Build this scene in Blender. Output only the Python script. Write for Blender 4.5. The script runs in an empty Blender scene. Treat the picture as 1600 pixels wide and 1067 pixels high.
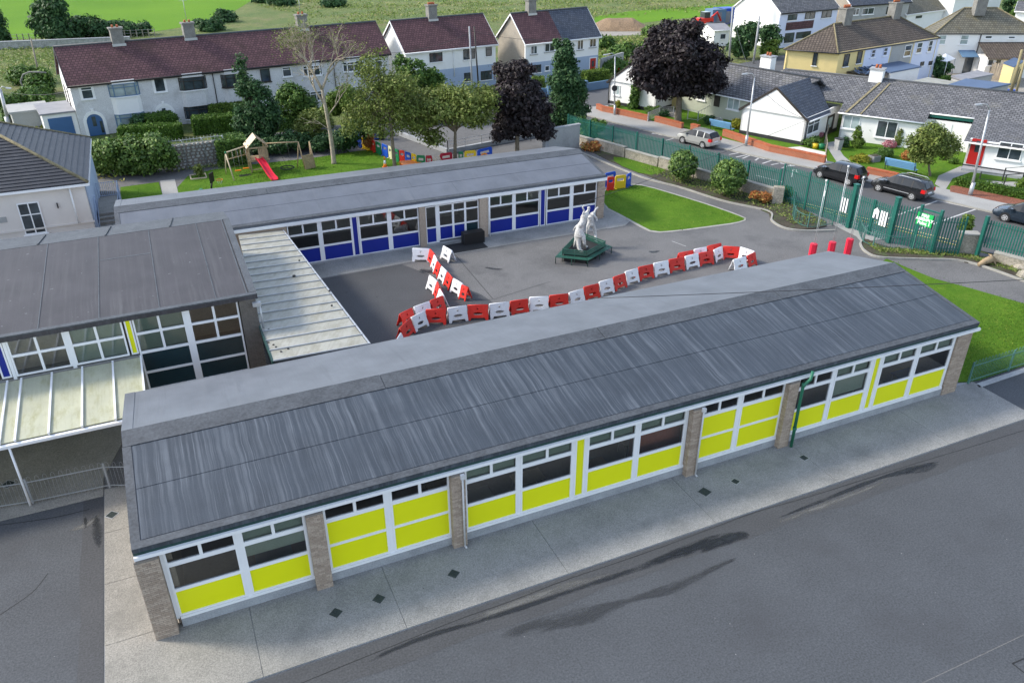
import bpy, math, random
import numpy as np
from mathutils import Vector, Matrix
random.seed(7); rng = np.random.default_rng(7)
S = bpy.context.scene
COL = S.collection
R = math.radians

# ------------------------------------------------------------------ camera
FPX = 1250.0; CX = 800.0; CY = 533.5; CAMH = 20.0
YAW = R(24.1); PITCH = math.atan(689/FPX)
cam = bpy.data.cameras.new("camera"); camo = bpy.data.objects.new("camera", cam); COL.objects.link(camo)
camo.location = (0, 0, CAMH); camo.rotation_euler = (math.pi/2-PITCH, 0, -YAW)
cam.sensor_width = 36; cam.lens = 36*FPX/1600; cam.clip_end = 2000; cam.clip_start = 0.1
S.camera = camo
# ------------------------------------------------------------------ world, sun, exposure
SUN_EL = R(38); SUN_DIR = Vector((-0.86, 0.5, 0)).normalized()     # horizontal direction towards the sun
w = bpy.data.worlds.new("World"); S.world = w; w.use_nodes = True
nt = w.node_tree; nt.nodes.clear()
sk = nt.nodes.new('ShaderNodeTexSky'); sk.sky_type = 'NISHITA'; sk.sun_disc = False
sk.sun_elevation = SUN_EL; sk.sun_rotation = math.atan2(SUN_DIR.x, SUN_DIR.y)
sk.air_density = 1.0; sk.dust_density = 1.0; sk.ozone_density = 1.0
bg = nt.nodes.new('ShaderNodeBackground'); bg.inputs[1].default_value = 0.125
wo = nt.nodes.new('ShaderNodeOutputWorld')
hs = nt.nodes.new('ShaderNodeHueSaturation'); hs.inputs['Saturation'].default_value = .74     # thin cloud veils the blue
nt.links.new(sk.outputs[0], hs.inputs['Color']); nt.links.new(hs.outputs[0], bg.inputs[0]); nt.links.new(bg.outputs[0], wo.inputs[0])
sl = bpy.data.lights.new("sun", 'SUN'); sl.energy = 1.5; sl.angle = R(10); sl.color = (1, .93, .80)
so = bpy.data.objects.new("sun", sl); COL.objects.link(so)
sd = Vector((SUN_DIR.x*math.cos(SUN_EL), SUN_DIR.y*math.cos(SUN_EL), math.sin(SUN_EL)))
so.rotation_euler = sd.to_track_quat('Z', 'Y').to_euler(); so.location = (0, 0, 60)
S.view_settings.view_transform = 'Standard'; S.view_settings.look = 'None'
S.view_settings.exposure = 1.6; S.view_settings.gamma = 1
S.view_settings.use_curve_mapping = False
S.render.engine = 'CYCLES'

# ------------------------------------------------------------------ survey: photograph pixel -> point of the place at a known height
_F = Vector((math.sin(YAW)*math.cos(PITCH), math.cos(YAW)*math.cos(PITCH), -math.sin(PITCH)))
_R = Vector((math.cos(YAW), -math.sin(YAW), 0)); _U = _R.cross(_F)
_C = Vector((0, 0, CAMH)); FH = Vector((math.sin(YAW), math.cos(YAW), 0))
def ray(px, py): return _F*FPX + _R*(px-CX) - _U*(py-CY)
def P(px, py, z=0.0):
    d = ray(px, py); return _C + d*((z-CAMH)/d.z)
def PY(px, py, y):
    d = ray(px, py); return _C + d*(y/d.y)
def onplane(o, n, px, py):
    d = ray(px, py); return _C + d*((o-_C).dot(n)/d.dot(n))
def upright(base, px, py):            # the point over/near a ground spot, on the upright plane facing along the street
    return onplane(base, FH, px, py)
def mpp(base): return base.dot(FH)*math.cos(PITCH)/FPX

# ------------------------------------------------------------------ mesh builder (everything authored in place coordinates)
INV = {}
def tag(o, label=None, cat=None, group=None, kind=None):
    if label: o['label'] = label
    if cat: o['category'] = cat
    if group: o['group'] = group
    if kind: o['kind'] = kind
    return o
def empty(name, loc, rz=0, parent=None):
    o = bpy.data.objects.new(name, None); COL.objects.link(o); o.empty_display_size = .3
    loc = Vector(loc)
    if len(loc) == 2: loc = loc.to_3d()
    m = Matrix.Translation(loc) @ Matrix.Rotation(rz, 4, 'Z')
    o.location = loc; o.rotation_euler = (0, 0, rz)
    INV[o] = m.inverted()
    return o
def thing(name, label, cat, loc, rz=0, group=None):
    return tag(empty(name, loc, rz), label, cat, group)
def inv_of(o):
    while o is not None:
        if o in INV: return INV[o]
        o = o.parent
    return Matrix.Identity(4)
def V(*a): return Vector(a)
class MB:
    def __init__(s): s.v = []; s.f = []; s.m = []; s.sm = []
    def face(s, pts, m=0, smooth=False):
        b = len(s.v); s.v += [tuple(p) for p in pts]; s.f.append(tuple(range(b, b+len(pts)))); s.m.append(m); s.sm.append(smooth); return s
    def mesh(s, vs, fs, m=0, smooth=False):
        b = len(s.v); s.v += [tuple(p) for p in vs]
        for f in fs: s.f.append(tuple(b+i for i in f)); s.m.append(m); s.sm.append(smooth)
        return s
    BF = [(0,3,2,1),(4,5,6,7),(0,1,5,4),(1,2,6,5),(2,3,7,6),(3,0,4,7)]
    def hexa(s, p, m=0): return s.mesh(p, s.BF, m)
    def box(s, x0, y0, z0, x1, y1, z1, m=0):
        return s.hexa([(x0,y0,z0),(x1,y0,z0),(x1,y1,z0),(x0,y1,z0),(x0,y0,z1),(x1,y0,z1),(x1,y1,z1),(x0,y1,z1)], m)
    def obox(s, o, ux, uy, uz, a, b, m=0):      # box in a frame: a=(x0,y0,z0) b=(x1,y1,z1)
        g = lambda x, y, z: o+ux*x+uy*y+uz*z
        return s.hexa([g(a[0],a[1],a[2]),g(b[0],a[1],a[2]),g(b[0],b[1],a[2]),g(a[0],b[1],a[2]),g(a[0],a[1],b[2]),g(b[0],a[1],b[2]),g(b[0],b[1],b[2]),g(a[0],b[1],b[2])], m)
    def bar(s, p, q, wd, ht, m=0):              # square bar between two points
        p = Vector(p); q = Vector(q); d = (q-p)
        L = d.length; d.normalize()
        x = d.cross(V(0,0,1))
        if x.length < 1e-4: x = V(1,0,0)
        x.normalize(); y = x.cross(d)
        return s.obox(p, d, x, y, (0,-wd/2,-ht/2), (L,wd/2,ht/2), m)
    def tube(s, pts, r, n=8, m=0, smooth=True, caps=True):
        pts = [Vector(p) for p in pts]; rs = r if isinstance(r, (list, tuple)) else [r]*len(pts)
        b = len(s.v); up = None
        for i, p in enumerate(pts):
            d = (pts[min(i+1, len(pts)-1)]-pts[max(i-1, 0)])
            if d.length < 1e-6: d = V(0,0,1)
            d.normalize()
            if up is None: up = V(0,0,1) if abs(d.z) < .9 else V(1,0,0)
            x = d.cross(up); x.normalize(); y = x.cross(d); y.normalize(); up = y
            for k in range(n):
                a = 2*math.pi*k/n; s.v.append(tuple(p+(x*math.cos(a)+y*math.sin(a))*rs[i]))
        for i in range(len(pts)-1):
            for k in range(n):
                a = b+i*n+k; c = b+i*n+(k+1) % n
                s.f.append((a, c, c+n, a+n)); s.m.append(m); s.sm.append(smooth)
        if caps:
            s.f.append(tuple(b+k for k in reversed(range(n)))); s.m.append(m); s.sm.append(False)
            s.f.append(tuple(b+(len(pts)-1)*n+k for k in range(n))); s.m.append(m); s.sm.append(False)
        return s
    def prism(s, poly, z0, z1, m=0, top=None):
        n = len(poly); b = len(s.v)
        a2 = sum(poly[i][0]*poly[(i+1) % n][1]-poly[(i+1) % n][0]*poly[i][1] for i in range(n))
        if a2 < 0: poly = list(reversed(poly))
        s.v += [(p[0], p[1], z0) for p in poly]+[(p[0], p[1], z1) for p in poly]
        for i in range(n):
            j = (i+1) % n; s.f.append((b+i, b+j, b+j+n, b+i+n)); s.m.append(m); s.sm.append(False)
        s.f.append(tuple(b+n+i for i in range(n))); s.m.append(m if top is None else top); s.sm.append(False)
        s.f.append(tuple(b+i for i in reversed(range(n)))); s.m.append(m); s.sm.append(False)
        return s
    def slab(s, pts, t, m=0, side=None):        # polygon in space thickened against its own normal
        pts = [Vector(p) for p in pts]; n = V(0,0,0)
        for i in range(len(pts)):
            n += (pts[i]-pts[0]).cross(pts[(i+1) % len(pts)]-pts[0])
        n.normalize()
        if n.z < 0: pts.reverse(); n = -n
        k = len(pts); b = len(s.v)
        s.v += [tuple(p) for p in pts]+[tuple(p-n*t) for p in pts]
        s.f.append(tuple(range(b, b+k))); s.m.append(m); s.sm.append(False)
        s.f.append(tuple(b+k+i for i in reversed(range(k)))); s.m.append(m if side is None else side); s.sm.append(False)
        for i in range(k):
            j = (i+1) % k; s.f.append((b+j, b+i, b+k+i, b+k+j)); s.m.append(m if side is None else side); s.sm.append(False)
        return s
    def build(s, name, mats, parent=None, local=False):
        me = bpy.data.meshes.new(name)
        vs = s.v
        if parent is not None and not local:
            M = inv_of(parent); vs = [tuple(M @ Vector(p)) for p in s.v]
        me.from_pydata(vs, [], s.f)
        if not isinstance(mats, (list, tuple)): mats = [mats]
        for m in mats: me.materials.append(m)
        if len(s.f):
            me.polygons.foreach_set('material_index', s.m)
            me.polygons.foreach_set('use_smooth', s.sm)
            auto_uv(me)
        me.update()
        o = bpy.data.objects.new(name, me); COL.objects.link(o)
        if parent is not None: o.parent = parent
        return o
def auto_uv(me):
    uv = me.uv_layers.new(name='UVMap')
    nv = len(me.vertices); nl = len(me.loops); npoly = len(me.polygons)
    co = np.empty(nv*3); me.vertices.foreach_get('co', co); co = co.reshape(-1, 3)
    vi = np.empty(nl, dtype=np.int32); me.loops.foreach_get('vertex_index', vi)
    nr = np.empty(npoly*3); me.polygons.foreach_get('normal', nr); nr = nr.reshape(-1, 3)
    lt = np.empty(npoly, dtype=np.int32); me.polygons.foreach_get('loop_total', lt)
    n = np.repeat(nr, lt, axis=0)
    u = np.stack([-n[:, 1], n[:, 0], np.zeros(len(n))], 1); L = np.linalg.norm(u, axis=1)
    flat = L < 1e-3; u[flat] = (1, 0, 0); L[flat] = 1; u /= L[:, None]
    v = np.cross(n, u); p = co[vi]
    out = np.stack([(p*u).sum(1), (p*v).sum(1)], 1).ravel()
    uv.data.foreach_set('uv', out)
def inst(name, mesh, parent, M):
    o = bpy.data.objects.new(name, mesh); COL.objects.link(o)
    if parent is not None: o.parent = parent
    o.matrix_local = M; return o
def frameM(o, x, y, z):
    M = Matrix.Identity(4)
    for i in range(3): M[i][0] = x[i]; M[i][1] = y[i]; M[i][2] = z[i]; M[i][3] = o[i]
    return M

# ------------------------------------------------------------------ materials
def hexc(h, k=1.0):
    h = h.lstrip('#'); c = [int(h[i:i+2], 16)/255 for i in (0, 2, 4)]
    return tuple(k*(x/12.92 if x <= .04045 else ((x+.055)/1.055)**2.4) for x in c)
def mul(c, k): return tuple(min(1, x*k) for x in c)
class NT:
    def __init__(s, name):
        s.mat = bpy.data.materials.new(name); s.mat.use_nodes = True; s.t = s.mat.node_tree; s.t.nodes.clear()
        s.out = s.n('ShaderNodeOutputMaterial'); s.b = s.n('ShaderNodeBsdfPrincipled'); s.l(s.b.outputs[0], s.out.inputs[0])
    def n(s, t, **k):
        x = s.t.nodes.new(t)
        for a, b in k.items(): setattr(x, a, b)
        return x
    def l(s, a, b): s.t.links.new(a, b)
    def coord(s, kind='pos', scale=(1, 1, 1)):
        if kind == 'pos': o = s.n('ShaderNodeNewGeometry').outputs['Position']
        elif kind == 'uv': o = s.n('ShaderNodeTexCoord').outputs['UV']
        else: o = s.n('ShaderNodeTexCoord').outputs['Object']
        mp = s.n('ShaderNodeMapping'); mp.inputs['Scale'].default_value = scale; s.l(o, mp.inputs[0]); return mp.outputs[0]
    def noise(s, vec, scale, detail=4, rough=.6, lo=.3, hi=.7):
        x = s.n('ShaderNodeTexNoise'); x.inputs['Scale'].default_value = scale; x.inputs['Detail'].default_value = detail; x.inputs['Roughness'].default_value = rough
        s.l(vec, x.inputs['Vector']); r = s.n('ShaderNodeMapRange'); r.inputs[1].default_value = lo; r.inputs[2].default_value = hi
        s.l(x.outputs[0], r.inputs[0]); return r.outputs[0]
    def mix(s, fac, a, b, mode='MIX'):
        x = s.n('ShaderNodeMix', data_type='RGBA', blend_type=mode)
        if isinstance(fac, (int, float)): x.inputs[0].default_value = fac
        else: s.l(fac, x.inputs[0])
        for i, c in ((6, a), (7, b)):
            if isinstance(c, tuple): x.inputs[i].default_value = (*c[:3], 1)
            else: s.l(c, x.inputs[i])
        return x.outputs[2]
    def math(s, op, a, b=None):
        x = s.n('ShaderNodeMath', operation=op)
        for i, c in ((0, a), (1, b)):
            if c is None: continue
            if isinstance(c, (int, float)): x.inputs[i].default_value = c
            else: s.l(c, x.inputs[i])
        return x.outputs[0]
    def bump(s, h, strength=.3, dist=.02):
        x = s.n('ShaderNodeBump'); x.inputs['Strength'].default_value = strength; x.inputs['Distance'].default_value = dist
        s.l(h, x.inputs['Height']); s.l(x.outputs[0], s.b.inputs['Normal'])
    def col(s, c):
        if isinstance(c, tuple): s.b.inputs['Base Color'].default_value = (*c, 1)
        else: s.l(c, s.b.inputs['Base Color'])
    def rough(s, r): s.b.inputs['Roughness'].default_value = r
def pm(name, col, rough=.8, var=.18, scale=1.5, fine=40, fvar=.1, bump=.2, bd=.01, spec=.4, metal=0, kind='pos', col2=None, col2amt=.5, c2scale=.6, stretch=(1, 1, 1)):
    t = NT(name); vec = t.coord(kind, stretch)
    c = t.mix(t.noise(vec, scale), mul(col, 1-var), mul(col, 1+var))
    f = t.noise(vec, fine, 3)
    c = t.mix(f, t.mix(fvar, c, (0, 0, 0)), t.mix(fvar, c, mul(col, 2.2)))
    if col2: c = t.mix(t.math('MULTIPLY', t.noise(vec, c2scale, 6, .7, .5, .68), col2amt), c, col2)
    t.col(c); t.rough(rough); t.b.inputs['Specular IOR Level'].default_value = spec; t.b.inputs['Metallic'].default_value = metal
    if bump: t.bump(f, bump, bd)
    return t.mat
def brickmat(name, c1, c2, mortar, bw=.225, bh=.075, ms=.01, off=.5, moss=None, mossamt=.8, mscale=.5, mlo=.52, mhi=.66, bump=.5, bd=.015, rough=.85, spec=.3, bias=0, streak=0):
    t = NT(name); vec = t.coord('uv')
    b = t.n('ShaderNodeTexBrick'); t.l(vec, b.inputs['Vector']); b.offset = off
    b.inputs['Color1'].default_value = (*c1, 1); b.inputs['Color2'].default_value = (*c2, 1); b.inputs['Mortar'].default_value = (*mortar, 1)
    b.inputs['Scale'].default_value = 1; b.inputs['Brick Width'].default_value = bw; b.inputs['Row Height'].default_value = bh
    b.inputs['Mortar Size'].default_value = ms; b.inputs['Mortar Smooth'].default_value = .2; b.inputs['Bias'].default_value = bias
    c = b.outputs[0]
    g = t.noise(vec, .7, 5); c = t.mix(.28, c, t.mix(g, mul(c1, .55), mul(c2, 1.5)))
    if moss: c = t.mix(t.math('MULTIPLY', t.noise(vec, mscale, 8, .75, mlo, mhi), mossamt), c, moss)
    t.col(c); t.rough(rough); t.b.inputs['Specular IOR Level'].default_value = spec
    inv = t.math('SUBTRACT', 1.0, b.outputs[1]); h = t.math('ADD', inv, t.math('MULTIPLY', t.noise(vec, 6, 5), .5))
    t.bump(h, bump, bd); return t.mat
def glassmat(name, col=(.02, .03, .035), rough=.04, var=.5):
    t = NT(name); vec = t.coord('pos')
    t.col(t.mix(t.noise(vec, .9, 3), mul(col, 1-var), mul(col, 1+var*2))); t.rough(rough); t.b.inputs['Specular IOR Level'].default_value = .7
    return t.mat
def clearglass(name):
    t = NT(name); t.t.nodes.remove(t.b)
    tr = t.n('ShaderNodeBsdfTransparent'); tr.inputs[0].default_value = (.86, .90, .90, 1)
    gl = t.n('ShaderNodeBsdfGlossy'); gl.inputs[0].default_value = (.9, .95, 1, 1); gl.inputs[1].default_value = .03
    fr = t.n('ShaderNodeFresnel'); fr.inputs[0].default_value = 1.85
    mx = t.n('ShaderNodeMixShader'); t.l(fr.outputs[0], mx.inputs[0]); t.l(tr.outputs[0], mx.inputs[1]); t.l(gl.outputs[0], mx.inputs[2])
    t.l(mx.outputs[0], t.out.inputs[0]); return t.mat
def leafmat(name, c1, c2, c3=None, spec=.25):
    t = NT(name); g = t.n('ShaderNodeNewGeometry'); r = t.n('ShaderNodeValToRGB')
    e = r.color_ramp.elements; e[0].color = (*c1, 1); e[1].color = (*c2, 1); e[0].position = .1; e[1].position = .75
    if c3: k = e.new(.95); k.color = (*c3, 1)
    t.l(g.outputs['Random Per Island'], r.inputs[0])
    n = t.noise(t.coord('pos'), .8, 3)
    c = t.mix(n, t.mix(.25, r.outputs[0], (0, 0, 0)), r.outputs[0])
    t.col(c); t.rough(.6); t.b.inputs['Specular IOR Level'].default_value = spec
    trn = t.n('ShaderNodeBsdfTranslucent'); t.l(c, trn.inputs[0]); mx = t.n('ShaderNodeMixShader'); mx.inputs[0].default_value = .22
    t.l(t.b.outputs[0], mx.inputs[1]); t.l(trn.outputs[0], mx.inputs[2]); t.l(mx.outputs[0], t.out.inputs[0])
    return t.mat

M = {}
M['tarmac'] = pm('tarmac', (.062, .067, .074), .82, .14, .35, 16, .30, .5, .008, col2=(.045, .046, .05), col2amt=.5, c2scale=.25)
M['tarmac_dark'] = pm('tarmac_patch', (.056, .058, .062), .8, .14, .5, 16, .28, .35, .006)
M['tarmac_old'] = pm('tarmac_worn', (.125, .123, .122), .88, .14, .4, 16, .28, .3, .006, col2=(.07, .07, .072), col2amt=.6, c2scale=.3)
M['road'] = pm('road_asphalt', (.085, .086, .09), .85, .12, .4, 22, .12, .3, .006)
M['concrete'] = pm('pavement_concrete', (.235, .234, .224), .88, .2, .55, 24, .32, .5, .008, col2=(.14, .142, .136), col2amt=.6, c2scale=.45)
M['concrete_warm'] = pm('beige_pavement_concrete', (.24, .215, .18), .9, .14, .55, 24, .40, .4, .008, col2=(.12, .11, .095), col2amt=.55, c2scale=.5)
t_ = M['concrete']
def warmer(mat, warm, x0, x1):
    nt_ = mat.node_tree; b = next(n for n in nt_.nodes if n.type == 'BSDF_PRINCIPLED'); src = b.inputs['Base Color'].links[0].from_socket
    g = nt_.nodes.new('ShaderNodeNewGeometry'); s = nt_.nodes.new('ShaderNodeSeparateXYZ'); nt_.links.new(g.outputs['Position'], s.inputs[0])
    r = nt_.nodes.new('ShaderNodeMapRange'); r.inputs[1].default_value = x0; r.inputs[2].default_value = x1; nt_.links.new(s.outputs[0], r.inputs[0])
    m = nt_.nodes.new('ShaderNodeMix'); m.data_type = 'RGBA'; m.blend_type = 'MULTIPLY'; m.inputs[7].default_value = (*warm, 1); nt_.links.new(r.outputs[0], m.inputs[0]); nt_.links.new(src, m.inputs[6]); nt_.links.new(m.outputs[2], b.inputs['Base Color'])
warmer(M['concrete'], (1.05, 1.0, .92), 3.0, -2.5)      # sun's warmth tinted into the left end of the paving, with ochre ageing
M['stone_pale'] = pm('pale_wall_stone', (.30, .27, .22), .92, .25, 1.3, 10, .3, .4, .02, col2=(.10, .10, .06), col2amt=.7, c2scale=.9)
M['concrete_clean'] = pm('footpath_concrete', (.30, .295, .28), .88, .1, .5, 20, .15, .3, .006)
M['kerb'] = pm('kerb_stone', (.30, .29, .26), .85, .15, 1.5, 25, .2, .3, .006)
M['plinth'] = pm('plinth_concrete', (.30, .31, .32), .8, .2, 1.2, 20, .15, .2, .004)
def lawnmat(name, c1, c2, c3, sc=.35):
    t = NT(name); v = t.coord('pos')
    c = t.mix(t.noise(v, sc, 4, .6), c1, c2); c = t.mix(t.math('MULTIPLY', t.noise(v, 1.3, 6, .7, .5, .75), .6), c, c3)
    f = t.noise(v, 14, 6, .8, .25, .75); c = t.mix(f, mul(c1, .45), c); t.col(c); t.rough(.95); t.b.inputs['Specular IOR Level'].default_value = .1
    t.bump(f, .8, .05); return t.mat
M['lawn'] = lawnmat('lawn_grass', (.085, .195, .016), (.16, .30, .026), (.25, .33, .045))
M['field'] = lawnmat('bright_field_grass', (.12, .27, .02), (.19, .36, .025), (.22, .33, .04), .04)
def roughfield():
    t = NT('rough_meadow_grass'); v = t.coord('pos', (1, 1, 1))
    c = t.mix(t.noise(v, .06, 5, .6), (.16, .24, .045), (.30, .32, .09))
    c = t.mix(t.math('MULTIPLY', t.noise(v, .25, 6, .7, .45, .65), .75), c, (.10, .21, .03))
    c = t.mix(t.math('MULTIPLY', t.noise(v, .12, 6, .7, .55, .7), .7), c, (.34, .28, .13))
    f = t.noise(v, 2.2, 8, .8, .3, .7); c = t.mix(f, t.mix(.55, c, (0, 0, 0)), c); t.col(c); t.rough(.95); t.bump(f, 1, .3); return t.mat
M['meadow'] = roughfield()
M['soil'] = pm('bed_soil', (.055, .045, .032), .95, .3, 1.2, 12, .3, .7, .04, col2=(.06, .12, .02), col2amt=.8, c2scale=1.0)
M['gravel'] = pm('gravel', (.26, .24, .21), .9, .2, .6, 14, .35, .6, .02)
M['slate_chip'] = pm('red_slate_chips', (.20, .075, .045), .9, .25, 1, 12, .5, .7, .03)
M['white'] = pm('white_upvc', (.80, .80, .80), .35, .03, 1, 30, .03, 0, spec=.4)
M['white_wall'] = pm('white_render', (.80, .79, .77), .85, .05, .5, 30, .06, .15, .004, col2=(.55, .54, .5), col2amt=.35, c2scale=.5)
M['pebble'] = pm('grey_pebbledash', (.60, .59, .59), .95, .08, .5, 16, .2, .4, .01, col2=(.36, .34, .32), col2amt=.5)
M['cream_wall'] = pm('cream_render', (.70, .55, .25), .85, .05, .5, 30, .06, .1, .004, col2=(.5, .4, .2), col2amt=.3)
M['warm_wall'] = pm('pale_pink_render', (.66, .61, .56), .85, .05, .5, 30, .05, .1, .004, col2=(.5, .45, .42), col2amt=.35)
M['blue_wall'] = pm('pale_blue_render', (.33, .40, .52), .85, .05, .5, 30, .05, .1)
M['lilac_wall'] = pm('light_blue_render', (.60, .64, .78), .85, .05, .5, 30, .05, .1)
M['beige_wall'] = pm('beige_pebbledash', (.33, .29, .24), .95, .12, .5, 16, .2, .4, .01, col2=(.22, .2, .18), col2amt=.5)
M['grey_wall'] = pm('grey_render', (.34, .34, .33), .9, .1, .6, 20, .12, .2, .006, col2=(.2, .2, .19), col2amt=.5)
M['green_wall'] = pm('sage_render', (.42, .44, .36), .9, .06, .6, 20, .08, .1)
M['yellow'] = pm('yellow_panel', (.74, .745, .004), .38, .03, .6, 30, .01, 0, spec=.4)
M['blue'] = pm('blue_panel', (.008, .022, .24), .35, .05, .6, 30, .02, 0, spec=.4)
M['teal_panel'] = pm('dark_green_panel', (.012, .03, .036), .25, .2, .6, 30, .05, 0, spec=.5)
M['green_fascia'] = pm('dark_green_fascia', (.012, .045, .038), .5, .3, 1.2, 20, .1, .1)
M['green_pipe'] = pm('green_pipe', (.02, .14, .08), .4, .1, 1, 20, .05, 0)
M['fence_green'] = pm('green_painted_steel', (.010, .10, .078), .45, .12, 1, 30, .05, 0, spec=.45)
M['rail_green'] = pm('pale_green_rail', (.07, .17, .145), .5, .15, 1, 30, .05, 0)
M['bench_green'] = pm('dark_green_slats', (.02, .085, .06), .5, .2, 2, 30, .1, .1)
M['offwhite'] = pm('aged_white_pipe', (.55, .55, .55), .5, .1, 1.5, 20, .1, 0)
M['galv'] = pm('galvanised_steel', (.42, .43, .44), .45, .1, 2, 30, .1, 0, metal=.5)
M['dark_metal'] = pm('dark_steel', (.03, .03, .033), .5, .2, 1, 20, .05, 0)
def singlebrick(name, c1, c2):
    t = NT(name); g = t.n('ShaderNodeNewGeometry'); oi = t.n('ShaderNodeObjectInfo')
    r = t.math('FRACT', t.math('ADD', g.outputs['Random Per Island'], t.math('MULTIPLY', oi.outputs['Random'], 7.31)))
    c = t.mix(r, c1, c2); f = t.noise(t.coord('pos'), 18, 3); t.col(t.mix(f, t.mix(.3, c, (0, 0, 0)), c)); t.rough(.9); return t.mat
M['brick'] = singlebrick('buff_brick', (.50, .40, .31), (.35, .27, .205))
M['brick_grey'] = pm('grey_brown_brick', (.13, .115, .10), .9, .25, 5, 30, .15, .3, .006, kind='obj')
M['mortar'] = pm('mortar', (.20, .175, .15), .95, .1, 2, 20, .1, .1)
M['redbrick'] = brickmat('orange_red_brick', (.42, .11, .04), (.30, .08, .035), (.30, .24, .18), ms=.012)
M['maroon_slate'] = brickmat('maroon_roof_tiles', (.165, .082, .085), (.085, .042, .047), (.022, .014, .015), .34, .28, .035, moss=(.045, .030, .020), mossamt=.6, mscale=.25, mlo=.5, mhi=.68)
M['grey_slate'] = brickmat('grey_roof_slates', (.19, .19, .20), (.085, .087, .094), (.02, .02, .022), .38, .30, .038, moss=(.17, .16, .13), mossamt=.4, mscale=.35)
M['blue_slate'] = brickmat('blue_grey_slates', (.10, .115, .145), (.05, .058, .078), (.016, .018, .022), .34, .28, .026, moss=(.10, .10, .10), mossamt=.3)
M['brown_tile'] = brickmat('brown_concrete_tiles', (.15, .12, .098), (.09, .07, .056), (.018, .015, .013), .33, .34, .045, off=0, moss=(.16, .13, .09), mossamt=.35, mscale=.4, bump=.8, bd=.04)
M['olive_tile'] = brickmat('olive_grey_tiles', (.19, .18, .14), (.115, .107, .083), (.04, .036, .03), .33, .3, .03, moss=(.2, .16, .06), mossamt=.35)
M['slate_tile'] = pm('charcoal_slate_tile', (.026, .029, .037), .55, .25, 1.2, 12, .12, .3, .01, spec=.45, col2=(.07, .072, .075), col2amt=.4, c2scale=2)
M['moss_tile'] = pm('mossy_ridge_mortar', (.20, .17, .10), .95, .4, 2.5, 12, .3, .5, .02)
M['clay_pot'] = pm('terracotta', (.36, .11, .045), .8, .2, 3, 20, .1, .1)
M['chimney'] = pm('chimney_render', (.19, .185, .17), .95, .25, 1.5, 14, .25, .4, .01)
M['glass'] = glassmat('window_glass', (.035, .045, .052))
M['glass_curtain'] = glassmat('curtained_glass', (.28, .34, .34), .12, .25)
M['clear'] = clearglass('clear_glass')
M['frame_dark'] = pm('brown_window_frame', (.03, .025, .022), .5, .1, 1, 20, .05, 0)
M['black'] = pm('black_plastic', (.012, .012, .013), .5, .2, 1, 20, .05, 0)
M['red_plastic'] = pm('red_plastic', (.60, .022, .012), .5, .12, 1.5, 20, .08, 0, spec=.4, col2=(.35, .05, .04), col2amt=.5, c2scale=3)
M['white_plastic'] = pm('white_plastic', (.74, .75, .77), .42, .05, 1.5, 20, .04, 0, spec=.45, col2=(.5, .5, .5), col2amt=.3, c2scale=2)
M['p_blue'] = pm('blue_plastic', (.012, .07, .42), .4, .06, 1.5, 20, .04, 0)
M['p_yellow'] = pm('yellow_plastic', (.72, .48, .02), .4, .06, 1.5, 20, .04, 0)
M['p_green'] = pm('green_plastic', (.01, .16, .06), .4, .06, 1.5, 20, .04, 0)
M['p_maroon'] = pm('crimson_plastic', (.35, .01, .03), .4, .06, 1.5, 20, .04, 0)
M['p_cream'] = pm('cream_plastic', (.62, .6, .38), .4, .06, 1.5, 20, .04, 0)
M['p_orange'] = pm('orange_plastic', (.75, .2, .01), .4, .06, 1.5, 20, .04, 0)
M['p_red2'] = pm('scarlet_plastic', (.6, .03, .02), .4, .06, 1.5, 20, .04, 0)
M['pad_red'] = pm('pink_red_padding', (.60, .016, .045), .5, .08, 1.5, 20, .04, 0)
M['wood'] = pm('weathered_timber', (.34, .25, .15), .85, .2, 2, 20, .15, .2, .004)
M['wood_new'] = pm('pale_plywood', (.58, .46, .32), .8, .1, 2, 20, .1, .1, .004)
M['wood_grey'] = pm('grey_fence_boards', (.27, .23, .18), .9, .25, 2, 20, .15, .2, .004)
M['pole_wood'] = pm('pole_timber', (.26, .22, .12), .9, .2, 2, 20, .15, .2, .004)
M['bark'] = pm('tree_bark', (.17, .14, .10), .95, .3, 2.5, 12, .3, .6, .03)
M['bark_pale'] = pm('pale_bark', (.34, .29, .22), .95, .25, 2.5, 12, .3, .5, .03, col2=(.12, .13, .06), col2amt=.5)
M['statue'] = pm('weathered_white_sculpture', (.50, .49, .46), .75, .2, 2.0, 10, .25, .5, .03, kind='pos', col2=(.13, .13, .12), col2amt=.75, c2scale=3.5)
M['paint'] = pm('road_paint', (.42, .42, .41), .8, .1, 1, 8, .2, .1, .003, col2=(.2, .2, .2), col2amt=.6, c2scale=1.5)
M['paint_yellow'] = pm('yellow_road_paint', (.60, .48, .20), .8, .1, 1, 8, .2, .1, .003)
M['sign_green'] = pm('sign_green', (.02, .42, .10), .4, .03, 1, 20, .02, 0)
M['bench_blue'] = pm('blue_bench_paint', (.16, .34, .55), .45, .06, 1, 20, .05, 0)
M['gate_blue'] = pm('blue_grey_paint', (.10, .18, .28), .5, .06, 1, 20, .05, 0)
M['door_blue'] = pm('blue_door_paint', (.05, .12, .26), .4, .06, 1, 20, .05, 0)
M['door_red'] = pm('red_door_paint', (.40, .015, .012), .4, .06, 1, 20, .05, 0)
M['flat_blue'] = pm('blue_grey_flat_roof_felt', (.07, .11, .19), .6, .1, .6, 20, .08, .1, .004, spec=.5)
M['flat_grey'] = pm('pale_flat_roof', (.22, .22, .235), .75, .15, .8, 20, .1, .1, .004)
M['interior'] = pm('interior_wall', (.55, .48, .40), .9, .3, .4, 10, .1, 0)
M['interior_floor'] = pm('interior_floor', (.16, .15, .15), .6, .2, .5, 10, .1, 0)
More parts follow.
